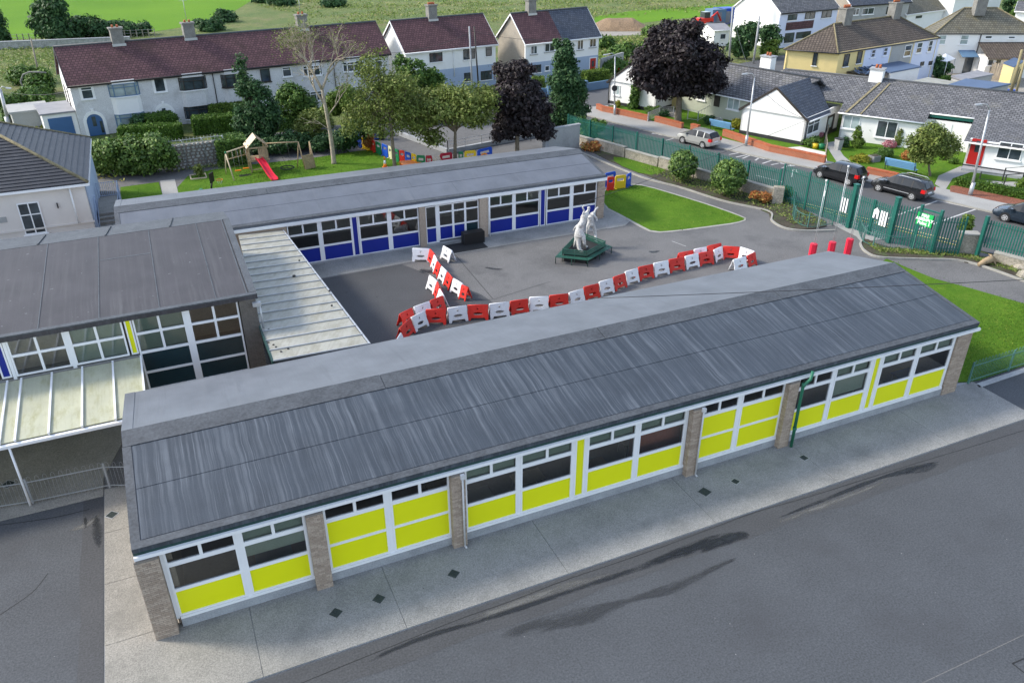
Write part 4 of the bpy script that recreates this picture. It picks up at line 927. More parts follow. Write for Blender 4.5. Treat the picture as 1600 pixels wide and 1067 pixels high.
    def win(s, x0, y0, x1, y1, cols=2, trans=.7, frame='white', glass='glass', f='F', z=None, sill='white', surround=None, off=0):
        xm = (x0+x1)/2; ym = (y0+y1)/2; O, ux, n = s.face(f)
        u0 = s.at(x0, ym, f)[0]; u1 = s.at(x1, ym, f)[0]; zt = s.at(xm, y0+1, f)[1]; zb = s.at(xm, y1-1, f)[1]
        if z: zb, zt = z
        return plain_window(s.root, O+n*(.004+off), ux, n, min(u0, u1), zb, max(u0, u1), zt, cols, trans, frame, glass, True, .06, sill, surround)
    def door(s, x0, x1, yt, mat='door_red', f='F', h=2.1, surround='white', z0=.12, arch=False):
        O, ux, n = s.face(f); u0 = s.at(x0, yt+15, f)[0]; u1 = s.at(x1, yt+15, f)[0]; up = V(0, 0, 1)
        O = O+n*.004
        b = MB(); b.obox(O, ux, n, up, (u0-.1, 0, z0), (u0, .07, z0+h)); b.obox(O, ux, n, up, (u1, 0, z0), (u1+.1, .07, z0+h)); b.obox(O, ux, n, up, (u0-.1, 0, z0+h), (u1+.1, .07, z0+h+.1))
        d = b.build('door', M[surround], s.root)
        b = MB(); b.obox(O, ux, n, up, (u0, 0, z0), (u1, .045, z0+h)); b.build('door_leaf', M[mat], d)
        w = (u1-u0); b = MB(); b.obox(O, ux, n, up, (u0+w*.3, .046, z0+h*.5), (u0+w*.7, .055, z0+h*.85)); b.build('pane', M['glass'], d)
        b = MB(); b.obox(O, ux, n, up, (u0+w*.82, .046, z0+h*.45), (u0+w*.88, .08, z0+h*.5)); b.build('handle', M['galv'], d)
    def chimney(s, px, py, w=.9, d=.7, h=1.35, mat='chimney', pots=2, pot='clay_pot', u=None):
        p = P(px, py, s.hr); u = (p-s.O).dot(s.ux) if u is None else u; up = V(0, 0, 1)
        b = MB(); b.obox(s.O, s.ux, -s.n, up, (u-w/2, s.r-d/2, s.hr-.6), (u+w/2, s.r+d/2, s.hr+h)); c = b.build('chimney', M[mat], s.roof)
        b = MB(); b.obox(s.O, s.ux, -s.n, up, (u-w/2-.1, s.r-d/2-.1, s.hr+h), (u+w/2+.1, s.r+d/2+.1, s.hr+h+.14)); b.build('chimney_cap', M[mat], s.roof)
        for i in range(pots):
            uu = u+(i-(pots-1)/2)*w*.8/max(1, pots-.0); q = s.G(uu, s.r, s.hr+h+.12)
            b = MB(); b.tube([q, q+up*.26], [.12, .10], 10); b.build('chimney_pot', M[pot], s.roof)
        b = MB(); b.obox(s.O, s.ux, -s.n, up, (u-w/2-.08, s.r-d/2-.1, s.hr-.25), (u+w/2+.08, s.r-d/2-.01, s.hr-.02)); b.build('flashing', M['galv'], s.roof)
    def pipe(s, x, y0, y1, mat='black', f='F'):
        O, ux, n = s.face(f); u, zt = s.at(x, y0, f); zb = max(.1, s.at(x, y1, f)[1]); q = O+ux*u+n*.09
        b = MB(); b.tube([q+V(0, 0, zb), q+V(0, 0, min(zt, s.he))], .045, 6); b.build('downpipe', M[mat], s.root)
    def bay(s, x0, y0, x1, y1, X0, Y0, X1, Y1, frame, glass='glass', sillm='white'):
        "two-storey bay: upper and lower windows (px boxes) with a rendered curve between"
        O, ux, n = s.face('F'); up = V(0, 0, 1)
        u0 = s.at(x0, (y0+y1)/2)[0]; u1 = s.at(x1, (y0+y1)/2)[0]; xm = (x0+x1)/2; Xm = (X0+X1)/2
        zt = s.at(xm, y0+1)[1]; zb = s.at(xm, y1-1)[1]; Zt = s.at(Xm, Y0+1)[1]; Zb = s.at(Xm, Y1-1)[1]
        d = .33; c = .35
        def foot(k=0): return [O+ux*(u0-k), O+ux*(u0+c-k)+n*(d+k), O+ux*(u1-c+k)+n*(d+k), O+ux*(u1+k)]
        b = MB()
        for a0, a1 in ((0, Zb), (Zt, zb), (zt, s.he-.1)): b.prism([(p.x, p.y) for p in foot()], a0, a1)
        bw = b.build('bay', M['white_wall' if frame == 'gate_blue' else 'pebble'], s.root)
        for a0, a1 in ((Zb, Zt), (zb, zt)):
            ft = foot(.01); g = MB(); g.prism([(p.x, p.y) for p in foot(-.06)], a0, a1); 
            fb = MB()
            for p in ft: fb.box(p.x-.045, p.y-.045, a0, p.x+.045, p.y+.045, a1)
            for i in range(3):
                p, q = ft[i], ft[i+1]
                for zz in (a0+.03, a1-.03, a0+(a1-a0)*.72): fb.bar(p+up*zz, q+up*zz, .07, .06)
                m_ = p.lerp(q, .5)
                if i == 1: fb.box(m_.x-.03, m_.y-.03, a0, m_.x+.03, m_.y+.03, a1)
            w = fb.build('window', M[frame], s.root); g.build('pane', M[glass], w)
            sb = MB(); sb.prism([(p.x, p.y) for p in foot(.12)], a0-.1, a0-.005); sb.build('sill', M[sillm], w)

def frag(*a): return None
# --- long terrace
T = House('long pebble-dashed terrace of houses under one maroon tiled roof, upper left', (108, 132), (608, 82), 6.8, 5.0, 7.75, wall='pebble', roof='maroon_slate', side='white_wall', fascia='black', ridge_off=3.3, name='terraced_house', verge='felt_cap')
T.win(127, 135, 145, 156, 1, .75, 'white', surround='white_wall'); T.bay(170, 129, 217, 151, 180, 176, 221, 199, 'gate_blue', 'glass_curtain')
T.win(241, 122, 258, 145, 1, 0, 'white', surround='white_wall'); T.bay(280, 119, 322, 141, 289, 164, 329, 185, 'frame_dark', 'glass')
T.bay(346, 114, 386, 136, 353, 157, 392, 176, 'frame_dark', 'glass', 'frame_dark')
T.win(407, 107, 422, 129, 1, 0, 'frame_dark', sill='frame_dark'); T.win(441, 104, 455, 121, 1, .75, 'white'); T.bay(474, 101, 503, 119, 478, 141, 508, 158, 'white')
T.bay(536, 95, 566, 112, 538, 134, 568, 150, 'white'); T.win(585, 90, 597, 107, 1, .7, 'white')
T.pipe(331, 112, 166); T.pipe(520, 93, 140)
def archdoor(h, x0, x1, yt, mat, glazed=False):
    O, ux, n = h.face(); u0 = h.at(x0, yt+20)[0]; u1 = h.at(x1, yt+20)[0]; zt = h.at((x0+x1)/2, yt)[1]; r = (u1-u0)/2; um = (u0+u1)/2; up = V(0, 0, 1)
    def arc(rad, zc, n_=10): return [(um+rad*math.cos(math.pi*(1-i/n_)), zc+rad*math.sin(math.pi*(1-i/n_))) for i in range(n_+1)]
    zc = zt-r; b = MB(); outer = [(u0-.28, 0)]+arc(r+.28, zc)+[(u1+.28, 0)]; inner = [(u0, 0)]+arc(r, zc)+[(u1, 0)]
    g = lambda a, d: O+ux*a[0]+n*d+up*a[1]
    for i in range(len(outer)-1): b.hexa([g(outer[i], 0), g(outer[i+1], 0), g(outer[i+1], .08), g(outer[i], .08), g(inner[i], 0), g(inner[i+1], 0), g(inner[i+1], .08), g(inner[i], .08)])
    b.obox(O, ux, n, up, (um-.12, 0, zt+.2), (um+.12, .12, zt+.5)); d = b.build('door', M['white_wall'], h.root)
    b = MB(); b.face([g(p, .02) for p in reversed(inner)]); b.build('door_leaf', M[mat], d)
    b = MB(); b.obox(O, ux, n, up, (um-.22, .03, .9), (um+.12, .05, 1.8)); b.obox(O, ux, n, up, (u1-.32, .03, .2), (u1-.08, .05, zc)); b.build('pane', M['glass'], d)
archdoor(T, 137, 163, 178, 'door_blue'); archdoor(T, 248, 271, 166, 'white'); archdoor(T, 482, 497, 143, 'white')
for px, py in ((191, 72), (303, 62), (488, 50)): T.chimney(px, py+0, 1.1, .8, 1.3, pots=2)
b = MB(); p0 = T.G(-2.7, 3.2, 0); b.prism([(p.x, p.y) for p in (T.G(-2.9, .4, 0), T.G(-.03, .4, 0), T.G(-.03, 5.5, 0), T.G(-2.9, 5.5, 0))], 0, 2.35); gar = b.build('garage', M['white_wall'], T.root)
b = MB(); b.prism([(p.x, p.y) for p in (T.G(-3.05, .25, 0), T.G(-.03, .25, 0), T.G(-.03, 5.6, 0), T.G(-3.05, 5.6, 0))], 2.35, 2.5); b.build('garage_roof', M['flat_grey'], gar)
b = MB(); b.obox(T.O, T.ux, -T.n, V(0, 0, 1), (-2.5, .36, 0), (-.45, .39, 2.0)); b.build('garage_door', M['door_blue'], gar)
b = MB(); b.obox(T.O, T.ux, -T.n, V(0, 0, 1), (-5.4, 3.2, 2.2), (-1.9, 7.2, 2.4)); b.obox(T.O, T.ux, -T.n, V(0, 0, 1), (-5.2, 3.3, 0), (-2.9, 7.1, 2.2)); b.build('lean_to', M['grey_wall'], T.root)
O_, u_, n_ = T.face('L'); b = MB()
for uu in (2.2, 4.4): b.tube([O_+u_*uu+n_*.08+V(0, 0, .2), O_+u_*uu+n_*.08+V(0, 0, 4.2)], .05, 6)
tag(b.build('waste_pipes', M['frame_dark'], T.root), kind='stuff')

# --- semi-detached pair one and two
s1 = House('semi-detached pair with maroon roof and white upper walls beside the long terrace', (635, 81), (776, 67), 6.6, 5.0, 7.8, wall='white_wall', lower='blue_wall', band=2.55, roof='maroon_slate', name='semi_detached_house', ridge_off=3.2)
for r in ((671, 82, 691, 98), (724, 76, 742, 94), (759, 72, 768, 89), (684, 119, 693, 134), (725, 113, 735, 128)): s1.win(*r, 2 if r[2]-r[0] > 12 else 1, .7, 'frame_dark')
s1.win(751, 110, 768, 126, 3, 0, 'frame_dark'); s1.chimney(677, 30, 1.1, .8, 1.4, pots=4); s1.pipe(708, 76, 120, 'white')
s2 = House('semi-detached pair with half maroon and half grey roof, beige gable end', (823, 67), (938, 55), 6.2, 5.0, 7.85, wall='white_wall', lower='blue_wall', band=2.55, roof='maroon_slate', roof2='blue_slate', split=5.4, side='beige_wall', name='semi_detached_house', ridge_off=3.0)
for r in ((829, 71, 839, 86), (851, 67, 866, 82), (902, 62, 911, 79), (921, 60, 931, 75)): s2.win(*r, 2, .0, 'white', sill='grey_wall')
s2.win(828, 101, 845, 115, 3, 0, 'frame_dark'); s2.win(851, 102, 858, 112, 1, 0, 'white'); s2.door(921, 930, 94, 'door_red'); s2.chimney(849, 24, 1.1, .8, 1.4, pots=4)

# --- cottages by the road (polygon built)
class Poly:
    def __init__(s, name, label, cat, foot, h, wall, group=None, base=None):
        s.foot = [V(p[0], p[1], 0) for p in foot]; c = s.foot[0]; s.root = thing(name, label, cat, c, 0, group)
        n = len(s.foot)
        for i in range(n):
            a, b_ = s.foot[i], s.foot[(i+1) % n]; d = (b_-a); L = d.length
            if L < .05: continue
            d.normalize(); q = V(d.y, -d.x, 0)
            # outward normal test
            cen = sum(s.foot, V(0, 0, 0))/n
            if (cen-a).dot(q) > 0: q = -q
            m = MB(); m.obox(a, d, -q, V(0, 0, 1), (0, 0, 0), (L, .18, h)); m.build('wall', M[wall], s.root)
            if base: m = MB(); m.obox(a, d, q, V(0, 0, 1), (-.03, 0, .1), (L+.03, .04, .42)); m.build('plinth', M[base], s.root)
    def plane(s, a, b_, px, py):
        d = (b_-a).normalized(); q = V(d.y, -d.x, 0); return onplane(a, q, px, py)
    def frame(s, a, b_):
        d = (b_-a).normalized(); q = V(d.y, -d.x, 0)
        if q.dot(V(0, 0, 0)-a) < 0: q = -q
        return a, d, q
    def win(s, a, b_, x0, y0, x1, y1, **k):
        O, ux, n = s.frame(a, b_); xm = (x0+x1)/2; ym = (y0+y1)/2
        f = lambda x, y: onplane(O, n, x, y)
        u0 = (f(x0, ym)-O).dot(ux); u1 = (f(x1, ym)-O).dot(ux)
        return plain_window(s.root, O+n*.004, ux, n, min(u0, u1), f(xm, y1-1).z, max(u0, u1), f(xm, y0+1).z, **k)
    def panel(s, name, a, b_, x0, y0, x1, y1, mat, d=.05):
        O, ux, n = s.frame(a, b_); xm = (x0+x1)/2; ym = (y0+y1)/2; f = lambda x, y: onplane(O, n, x, y)
        u0 = (f(x0, ym)-O).dot(ux); u1 = (f(x1, ym)-O).dot(ux); b = MB(); b.obox(O, ux, n, V(0, 0, 1), (min(u0, u1), .005, max(.1, f(xm, y1).z)), (max(u0, u1), d, f(xm, y0).z)); return b.build(name, M[mat], s.root)
    def roof(s, pts, mat, t=.13, name='roof', parent=None):
        b = MB(); b.slab(pts, t); return b.build(name, M[mat], parent or s.root)
    def gable(s, a, b_, apex, h, wall):
        d = (b_-a).normalized(); q = V(d.y, -d.x, 0)*.18; m = MB()
        pa, pb = a+V(0, 0, h), b_+V(0, 0, h); m.mesh([pa, pb, apex, pa+q, pb+q, apex+q], [(0, 1, 2), (3, 5, 4), (0, 3, 4, 1), (1, 4, 5, 2), (2, 5, 3, 0)]); m.build('gable', M[wall], s.root)
    def verge(s, p, q, mat='frame_dark', w=.05, h=.2):
        b = MB(); b.bar(p, q, w, h); b.build('bargeboard', M[mat], s.root)
    def gutter(s, pts, mat='white'):
        b = MB(); b.tube(pts, .07, 6); b.build('gutter', M[mat], s.root)
    def chimney(s, c, w, d, z0, z1, mat, ang, pots=2):
        ux = V(math.cos(ang), math.sin(ang), 0); uy = V(-ux.y, ux.x, 0); up = V(0, 0, 1)
        m = MB(); m.obox(V(c[0], c[1], 0), ux, uy, up, (-w/2, -d/2, z0), (w/2, d/2, z1)); r = m.build('chimney', M[mat], s.root)
        m = MB(); m.obox(V(c[0], c[1], 0), ux, uy, up, (-w/2-.09, -d/2-.09, z1), (w/2+.09, d/2+.09, z1+.12)); m.build('chimney_cap', M['plinth' if mat == 'white_wall' else mat], r)
        for i in range(pots):
            q = V(c[0], c[1], z1+.1)+ux*((i-(pots-1)/2)*.32); m = MB(); m.tube([q, q+up*.35], [.13, .11], 10); m.build('chimney_pot', M['clay_pot'], r)
def D2(a, b_): return (b_-a).normalized()
HE = 2.6
# gable wing B: nearest white gable
gB0 = P(1155, 210); gB1 = P(1253, 229); inB = P(1305, 174, HE); inB.z = 0
dg = D2(gB0, gB1); dn = V(-dg.y, dg.x, 0); dn = dn if dn.dot(V(1, .3, 0)) > 0 else -dn    # away from the road
depthB = (inB-gB1).dot(dn)
apB = gB0.lerp(gB1, .5)+V(0, 0, 4.75)
cB = Poly('cottage', 'white gable-ended cottage with slate roof facing the road, nearest white gable', 'cottage', [gB0, gB1, gB1+dn*(depthB+3.0), gB0+dn*(depthB+3.0)], HE, 'white_wall', base='dark_metal')
cB.gable(gB0, gB1, apB, HE, 'white_wall')
farap = apB+dn*(depthB+3.2); e = dg*.3
zov = HE-.25; r1 = [gB1+e+V(0, 0, zov)-dn*.2, gB1+e+V(0, 0, zov)+dn*(depthB+.2), farap+V(0, 0, .12), apB-dn*.2+V(0, 0, .12)]
cB.roof(r1, 'blue_slate'); cB.roof([gB0-e+V(0, 0, zov)-dn*.2, gB0-e+V(0, 0, zov)+dn*(depthB+2), farap+V(0, 0, .12)+V(0, 0, 0), apB-dn*.2+V(0, 0, .12)], 'grey_slate', name='back_slope')
cB.verge(gB1+e-dn*.22+V(0, 0, zov-.02), apB-dn*.22+V(0, 0, .1)); cB.verge(gB0-e-dn*.22+V(0, 0, zov-.02), apB-dn*.22+V(0, 0, .1))
cB.gutter([gB1+e*1.15+V(0, 0, zov-.05), gB1+e*1.15+V(0, 0, zov-.05)+dn*depthB])
fB = (gB1, gB1+dn*depthB)
cB.win(*fB, 1262, 184, 1279, 208, cols=2, trans=.6); cB.panel('door', *fB, 1291, 181, 1301, 212, 'frame_dark'); cB.panel('door_glass', *fB, 1293, 184, 1299, 199, 'glass_curtain', .06)
b = MB(); q = gB1+dn*.15+dg*.1; b.tube([q+V(0, 0, .1), q+V(0, 0, HE-.3)], .06, 6); b.build('downpipe', M['dark_metal'], cB.root)
# row C with ridge behind
eC0 = P(1355, 181, HE); eC1 = P(1444, 192, HE); dC = D2(V(eC0.x, eC0.y, 0), V(eC1.x, eC1.y, 0)); nC = V(dC.y, -dC.x, 0); nC = nC if nC.dot(-eC0) > 0 else -nC
C0 = V(eC0.x, eC0.y, 0)-nC*.28; C1 = V(eC1.x, eC1.y, 0)-nC*.28
rC0 = P(1390, 127, 4.75); rC1 = P(1600, 151, 4.75)
dr = (V(rC0.x, rC0.y, 0)-C0).dot(-nC)
row = Poly('cottage_row', 'row of white cottages under one long grey slate roof with recessed green porch', 'cottage', [C0-dC*2.2, C1, C1-nC*1.4, C1+dC*5.2-nC*1.4, C1+dC*5.2-nC*5.5, C0-dC*2.2-nC*5.5], HE, 'white_wall')
sl_ = (4.85-HE)/(dr+.28)
def RC(u, d, up=0): return V(C0.x, C0.y, 0)+dC*u-nC*d+V(0, 0, HE+(d+.28)*sl_+up)
LC = (C1-C0).dot(dC)
row.roof([RC(-2.6, -.28), RC(LC+.1, -.28), RC(LC+.1, 1.35), RC(-2.6, 1.35)], 'grey_slate', name='lower_roof')
rfC = row.roof([RC(-7.5, 1.352), RC(LC+16, 1.352), RC(LC+16, dr), RC(-10, dr)], 'grey_slate')
row.roof([RC(-10, dr+.002), RC(LC+16, dr+.002), V(*(C0+dC*(LC+16)-nC*(dr*2))[:2], HE), V(*(C0-dC*8-nC*(dr*2))[:2], HE)], 'grey_slate', name='back_slope', parent=rfC)
b = MB(); b.tube([RC(-9.8, dr, .03), RC(LC+16, dr, .03)], .1, 6); b.build('ridge_tiles', M['felt_cap'], rfC)
row.gutter([RC(-2.6, -.33, -.05), RC(LC+.1, -.33, -.05)]); row.gutter([RC(LC+.1, 1.3, -.06), RC(LC+5.2, 1.3, -.06)])
b = MB(); b.obox(C0, dC, -nC, V(0, 0, 1), (-2.2, -.26, HE-.2), (LC, -.24, HE-.08)); b.build('fascia', M['fence_green'], row.root)
b = MB(); b.obox(C0, dC, -nC, V(0, 0, 1), (LC+.15, 1.36, HE+.2), (LC+5.1, 1.39, HE+.5)); b.build('fascia', M['fence_green'], row.root)
row.win(C0, C1, 1369, 188, 1402, 217, cols=2, trans=.0, sill=True); row.win(C0, C1, 1317, 180, 1344, 203, cols=2, trans=0, glass='glass_curtain')
row.panel('door', C1-nC*1.4, C1+dC*5-nC*1.4, 1474, 193, 1485, 223, 'white')
q = RC(-1.5, dr); row.chimney((RC(-.9, dr-.2).x, RC(-.9, dr-.2).y), 1.2, 1.0, 4.0, 5.75, 'white_wall', math.atan2(dC.y, dC.x))
b = MB(); b.bar(RC(-.4, dr-.7, .05), RC(-1.9, -.25, .05), .22, .06); b.bar(RC(.5, dr-.7, .05), RC(-.6, -.25, .05), .14, .05); tag(b.build('valley_lead', M['moss_tile'], rfC), kind='stuff')
# section C3 with the red door, set forward
a3 = P(1503, 264); c3 = a3+dC*14
cR = Poly('cottage', 'white cottage with red front door and large window at the right edge', 'cottage', [a3, c3, c3-nC*6, a3-nC*6], HE-.1, 'white_wall', base='dark_metal')
d3 = (a3-C0).dot(nC)
pR = lambda u, d, z: a3+dC*u-nC*d+V(0, 0, z)
zz = lambda d: HE+((-d3+d)+.28)*sl_
cR.roof([pR(-.4, -.3, HE-.25), pR(14, -.3, HE-.25), pR(14, d3+1.3, zz(d3+1.3)+.05), pR(-.4, d3+1.3, zz(d3+1.3)+.05)], 'grey_slate')
cR.gutter([pR(-.4, -.36, HE-.3), pR(14, -.36, HE-.3)])
cR.panel('door', a3, c3, 1514, 217, 1538, 258, 'door_red'); cR.panel('door_glass', a3, c3, 1524, 220, 1532, 238, 'glass', .07)
cR.win(a3, c3, 1558, 222, 1598, 251, cols=2, trans=0); b = MB(); b.obox(a3, dC, nC, V(0, 0, 1), (0, .06, .1), (4.5, 1.0, .32)); b.build('step', M['plinth'], cR.root)

# gable wing A behind the purple tree, and row D between A and B
gA0 = P(951, 163); gA1 = gA0+D2(gA0, P(988, 170))*6.2
dA = D2(gA0, gA1); nA = V(-dA.y, dA.x, 0); nA = nA if nA.dot(V(1, .3, 0)) > 0 else -nA
apA = gA0.lerp(gA1, .5)+V(0, 0, 4.75)
cA = Poly('cottage', 'white gable-ended cottage at the street corner left of the purple tree', 'cottage', [gA0, gA1, gA1+nA*8, gA0+nA*8], HE, 'white_wall', base='dark_metal')
cA.gable(gA0, gA1, apA, HE, 'white_wall'); eA = dA*.3
cA.roof([gA1+eA+V(0, 0, zov)-nA*.2, gA1+eA+V(0, 0, zov)+nA*8.2, apA+nA*8.2+V(0, 0, .12), apA-nA*.2+V(0, 0, .12)], 'grey_slate')
cA.roof([gA0-eA+V(0, 0, zov)-nA*.2, gA0-eA+V(0, 0, zov)+nA*8.2, apA+nA*8.2+V(0, 0, .12), apA-nA*.2+V(0, 0, .12)], 'grey_slate', name='back_slope')
cA.verge(gA1+eA-nA*.22+V(0, 0, zov-.02), apA-nA*.22+V(0, 0, .1)); cA.verge(gA0-eA-nA*.22+V(0, 0, zov-.02), apA-nA*.22+V(0, 0, .1))
cA.win(gA0, gA1, 958, 132, 969, 150, cols=2, trans=0, glass='glass_curtain')
b = MB(); b.tube([gA0-nA*.1+V(0, 0, .1), gA0-nA*.1+V(0, 0, HE)], .05, 6); b.build('downpipe', M['dark_metal'], cA.root)
kA = gA1+nA*3.2; kB = gB0+dn*3.6; dD = D2(kA, kB); LD = (kB-kA).length; nD = V(dD.y, -dD.x, 0); nD = nD if nD.dot(-kA) > 0 else -nD
rowD = Poly('cottage_row', 'low sage and cream cottages with slate roof behind the purple tree', 'cottage', [kA, kB, kB-nD*2.5, kA-nD*7], HE, 'green_wall')
def RD(u, d, up=0): return kA+dD*u-nD*d+V(0, 0, HE-.1+(d+.3)*.62+up)
rD = rowD.roof([RD(-2, -.3), RD(LD+.5, -.3), RD(LD+4, 3.5), RD(-3, 3.5)], 'grey_slate'); rowD.roof([RD(-3, 3.502), RD(LD+4, 3.502), V(*(kA+dD*(LD+4)-nD*7.3)[:2], HE-.2), V(*(kA-dD*3-nD*7.3)[:2], HE-.2)], 'grey_slate', name='back_slope', parent=rD)
rowD.gutter([RD(-.5, -.35, -.05), RD(LD, -.35, -.05)]); b = MB(); b.tube([RD(-3, 3.5, .03), RD(LD+4, 3.5, .03)], .1, 6); b.build('ridge_tiles', M['felt_cap'], rD)
rowD.win(kA, kB, 1137, 152, 1156, 173, cols=2, trans=0, glass='glass_curtain'); rowD.panel('door', kA, kB, 1116, 149, 1125, 167, 'frame_dark'); rowD.win(kA, kB, 1090, 140, 1103, 158, cols=2, trans=0)
rowD.panel('porch_wall', kA, kB, 1030, 150, 1065, 176, 'cream_wall')
q = P(1197, 117, 3.9); rowD.chimney((q.x, q.y), 1.3, .9, 3.2, 5.7, 'white_wall', math.atan2(dD.y, dD.x))

# --- yellow hipped house and the houses behind
def quadhouse(label, cs, he, hr, r0, r1, wall, roof, walls=None, name='house', cat='house', ov=.25):
    cs = [V(c.x, c.y, 0) for c in cs]; h = Poly(name, label, cat, cs, he, wall)
    cen = sum(cs, V(0, 0, 0))/4; ev = [c+(c-cen).normalized()*ov*1.6+V(0, 0, he-.12) for c in cs]
    b = MB(); b.mesh([ev[0], ev[1], ev[2], ev[3], r0, r1], [(1, 2, 5, 4), (0, 1, 4), (2, 3, 5), (3, 0, 4, 5), (3, 2, 1, 0)]); rf = b.build('roof', M[roof], h.root)
    for p, q in ((ev[0], r0), (ev[1], r0), (ev[2], r1), (ev[3], r1), (r0, r1)):
        b = MB(); b.tube([p+V(0, 0, .04), q+V(0, 0, .04)], .09, 6); b.build('ridge_tiles', M['moss_tile'], rf)
    for i in (0, 1): b = MB(); b.tube([ev[i], ev[i+1]], .07, 6); b.build('gutter', M['dark_metal'], h.root)
    h.cs = cs; h.rf = rf; return h
c0, c1, c2 = P(1229, 76, 5), P(1312, 82, 5), P(1466, 59, 5); c3 = c0+(c2-c1)
yh = quadhouse('two-storey cream and lilac hipped house with brown tiled roof behind the cottages', [c0, c1, c2, c3], 5.0, 7.3, P(1303, 38, 7.4), P(1402, 25, 7.4), 'cream_wall', 'brown_tile')
F0, F1 = yh.cs[1], yh.cs[2]; O, ux, n = yh.frame(F0, F1)
def strip(px0, px1, mat):
    u0 = (onplane(O, n, px0, 80)-O).dot(ux); u1 = (onplane(O, n, px1, 75)-O).dot(ux); b = MB(); b.obox(O, ux, n, V(0, 0, 1), (u0, 0, 0), (u1, .03, 4.88)); b.build('rendered_wall', M[mat], yh.root)
strip(1352, 1392, 'lilac_wall'); strip(1392.5, 1426, 'grey_wall'); strip(1426.5, 1466, 'lilac_wall')
L0, L1 = yh.cs[0], yh.cs[1]
yh.win(L0, L1, 1270, 82, 1277, 104, frame='frame_dark', cols=1)
for r in ((1318, 84, 1326, 105), (1339, 80, 1346, 100)): yh.win(F0, F1, *r, frame='frame_dark', cols=1)
for O2 in (F0+n*.035,):
    for r, fr in (((1361, 77, 1367, 91), 'lilac_wall'), ((1380, 74, 1386, 88), 'lilac_wall'), ((1413, 70, 1423, 89), 'white'), ((1432, 66, 1440, 84), 'white'), ((1450, 63, 1456, 82), 'white'), ((1438, 96, 1443, 104), 'frame_dark'), ((1451, 95, 1456, 103), 'frame_dark')):
        yh.win(O2, O2+(F1-F0), *r, frame=fr, cols=1, trans=.5)
a_ = math.atan2(ux.y, ux.x)
for px, py in ((1319, 37), (1396, 27)): q = P(px, py, 7.3); yh.chimney((q.x, q.y), 1.4, 1.0, 6.6, 8.9, 'chimney', a_, 4)
q = P(1348, 42, 6.7); b = MB(); b.obox(q, ux, V(n.x*.8, n.y*.8, -.45).normalized(), V(n.x*.45, n.y*.45, .85).normalized(), (-.3, -.5, .02), (.3, .5, .1)); b.build('roof_window', M['white'], yh.rf)
z0, z1, z2 = P(1450, 45, 5), P(1464, 52, 5), P(1625, 52, 5); z3 = z0+(z2-z1)
zh = quadhouse('white hipped house with olive grey tiled roof and central chimney, upper right', [z0, z1, z2, z3], 5.0, 7.6, P(1507, 13, 7.7), P(1558, 13, 7.7), 'white_wall', 'olive_tile')
F0, F1 = zh.cs[1], zh.cs[2]; O, ux, n = zh.frame(F0, F1)
for r in ((1466, 54, 1478, 71), (1500, 54, 1513, 71)): zh.win(F0, F1, *r, cols=1, trans=.5, glass='glass_curtain')
for r in ((1539, 55, 1550, 62), (1575, 56, 1586, 62)): zh.win(F0, F1, *r, cols=1)
q = P(1530, 14, 7.7); zh.chimney((q.x, q.y), 1.4, 1.0, 6.9, 9.3, 'chimney', math.atan2(ux.y, ux.x), 2)
b = MB(); u = (onplane(O, n, 1526, 80)-O).dot(ux); q = O+ux*u+n*.08; b.tube([q+V(0, 0, .2), q+V(0, 0, 4.8)], .06, 6); b.build('downpipe', M['frame_dark'], zh.root)
# rear extension with lean-to tile roof
u0 = (onplane(O, n, 1526, 75)-O).dot(ux); b = MB(); b.obox(O, ux, n, V(0, 0, 1), (u0, .05, 0), (u0+12, 3.2, 2.5)); ext = b.build('extension', M['white_wall'], zh.root)
b = MB(); b.slab([O+ux*u0+n*3.5+V(0, 0, 2.4), O+ux*(u0+12)+n*3.5+V(0, 0, 2.4), O+ux*(u0+12)+n*.05+V(0, 0, 3.9), O+ux*u0+n*.05+V(0, 0, 3.9)], .12); b.build('lean_to_roof', M['brown_tile'], zh.root)
Oe = O+n*3.2
for r in ((1543, 92, 1552, 104), (1555, 92, 1564, 104)): zh.win(Oe, Oe+ux*8, *r, cols=1)
b = MB(); u1 = (onplane(O, n, 1497, 80)-O).dot(ux); b.slab([O+ux*u1+n*1.5+V(0, 0, 2.3), O+ux*(u0-.2)+n*1.5+V(0, 0, 2.3), O+ux*(u0-.2)+n*.05+V(0, 0, 2.9), O+ux*u1+n*.05+V(0, 0, 2.9)], .08); b.build('canopy', M['gate_blue'], zh.root)
b = MB(); b.obox(O, ux, n, V(0, 0, 1), (u1+1.2, .01, 0), (u1+3.2, .06, 2.1)); b.build('patio_door', M['glass'], zh.root)
# big white gabled house at the top
H1 = House('tall white gabled house with grey slate roof and mauve panel, top right', (1222, 20), (1312, 12), 9.5, 5.2, 8.6, wall='lilac_wall', side='white_wall', roof='grey_slate', fascia='black', name='house')
for r in ((1231, 22, 1245, 33), (1258, 19, 1273, 31), (1284, 16, 1299, 29)): H1.win(*r, 2, .0, 'frame_dark')
for r in ((1226, 51, 1240, 68), (1244, 49, 1266, 61)): H1.win(*r, 2, .75, 'frame_dark')
xm = H1.at(1229, 35)[0]; xn = H1.at(1271, 35)[0]; zt = H1.at(1250, 34)[1]; zb = H1.at(1250, 46)[1]; b = MB(); b.obox(H1.O, H1.ux, H1.n, V(0, 0, 1), (xm, .004, zb), (xn, .06, zt)); b.build('mauve_panel', M['p_mauve'] if 'p_mauve' in M else M['maroon_slate'], H1.root)
H1.chimney(1206, -14, 1.0, .8, 1.3)
H2 = House('grey rendered house with slate roof and white windows at the top edge', (1332, 8), (1424, 2), 8, 5.2, 8.2, wall='grey_wall', side='beige_wall', roof='blue_slate', fascia='black')
for r in ((1332, 13, 1342, 25), (1347, 12, 1365, 24)): H2.win(*r, 2, 0, 'white')
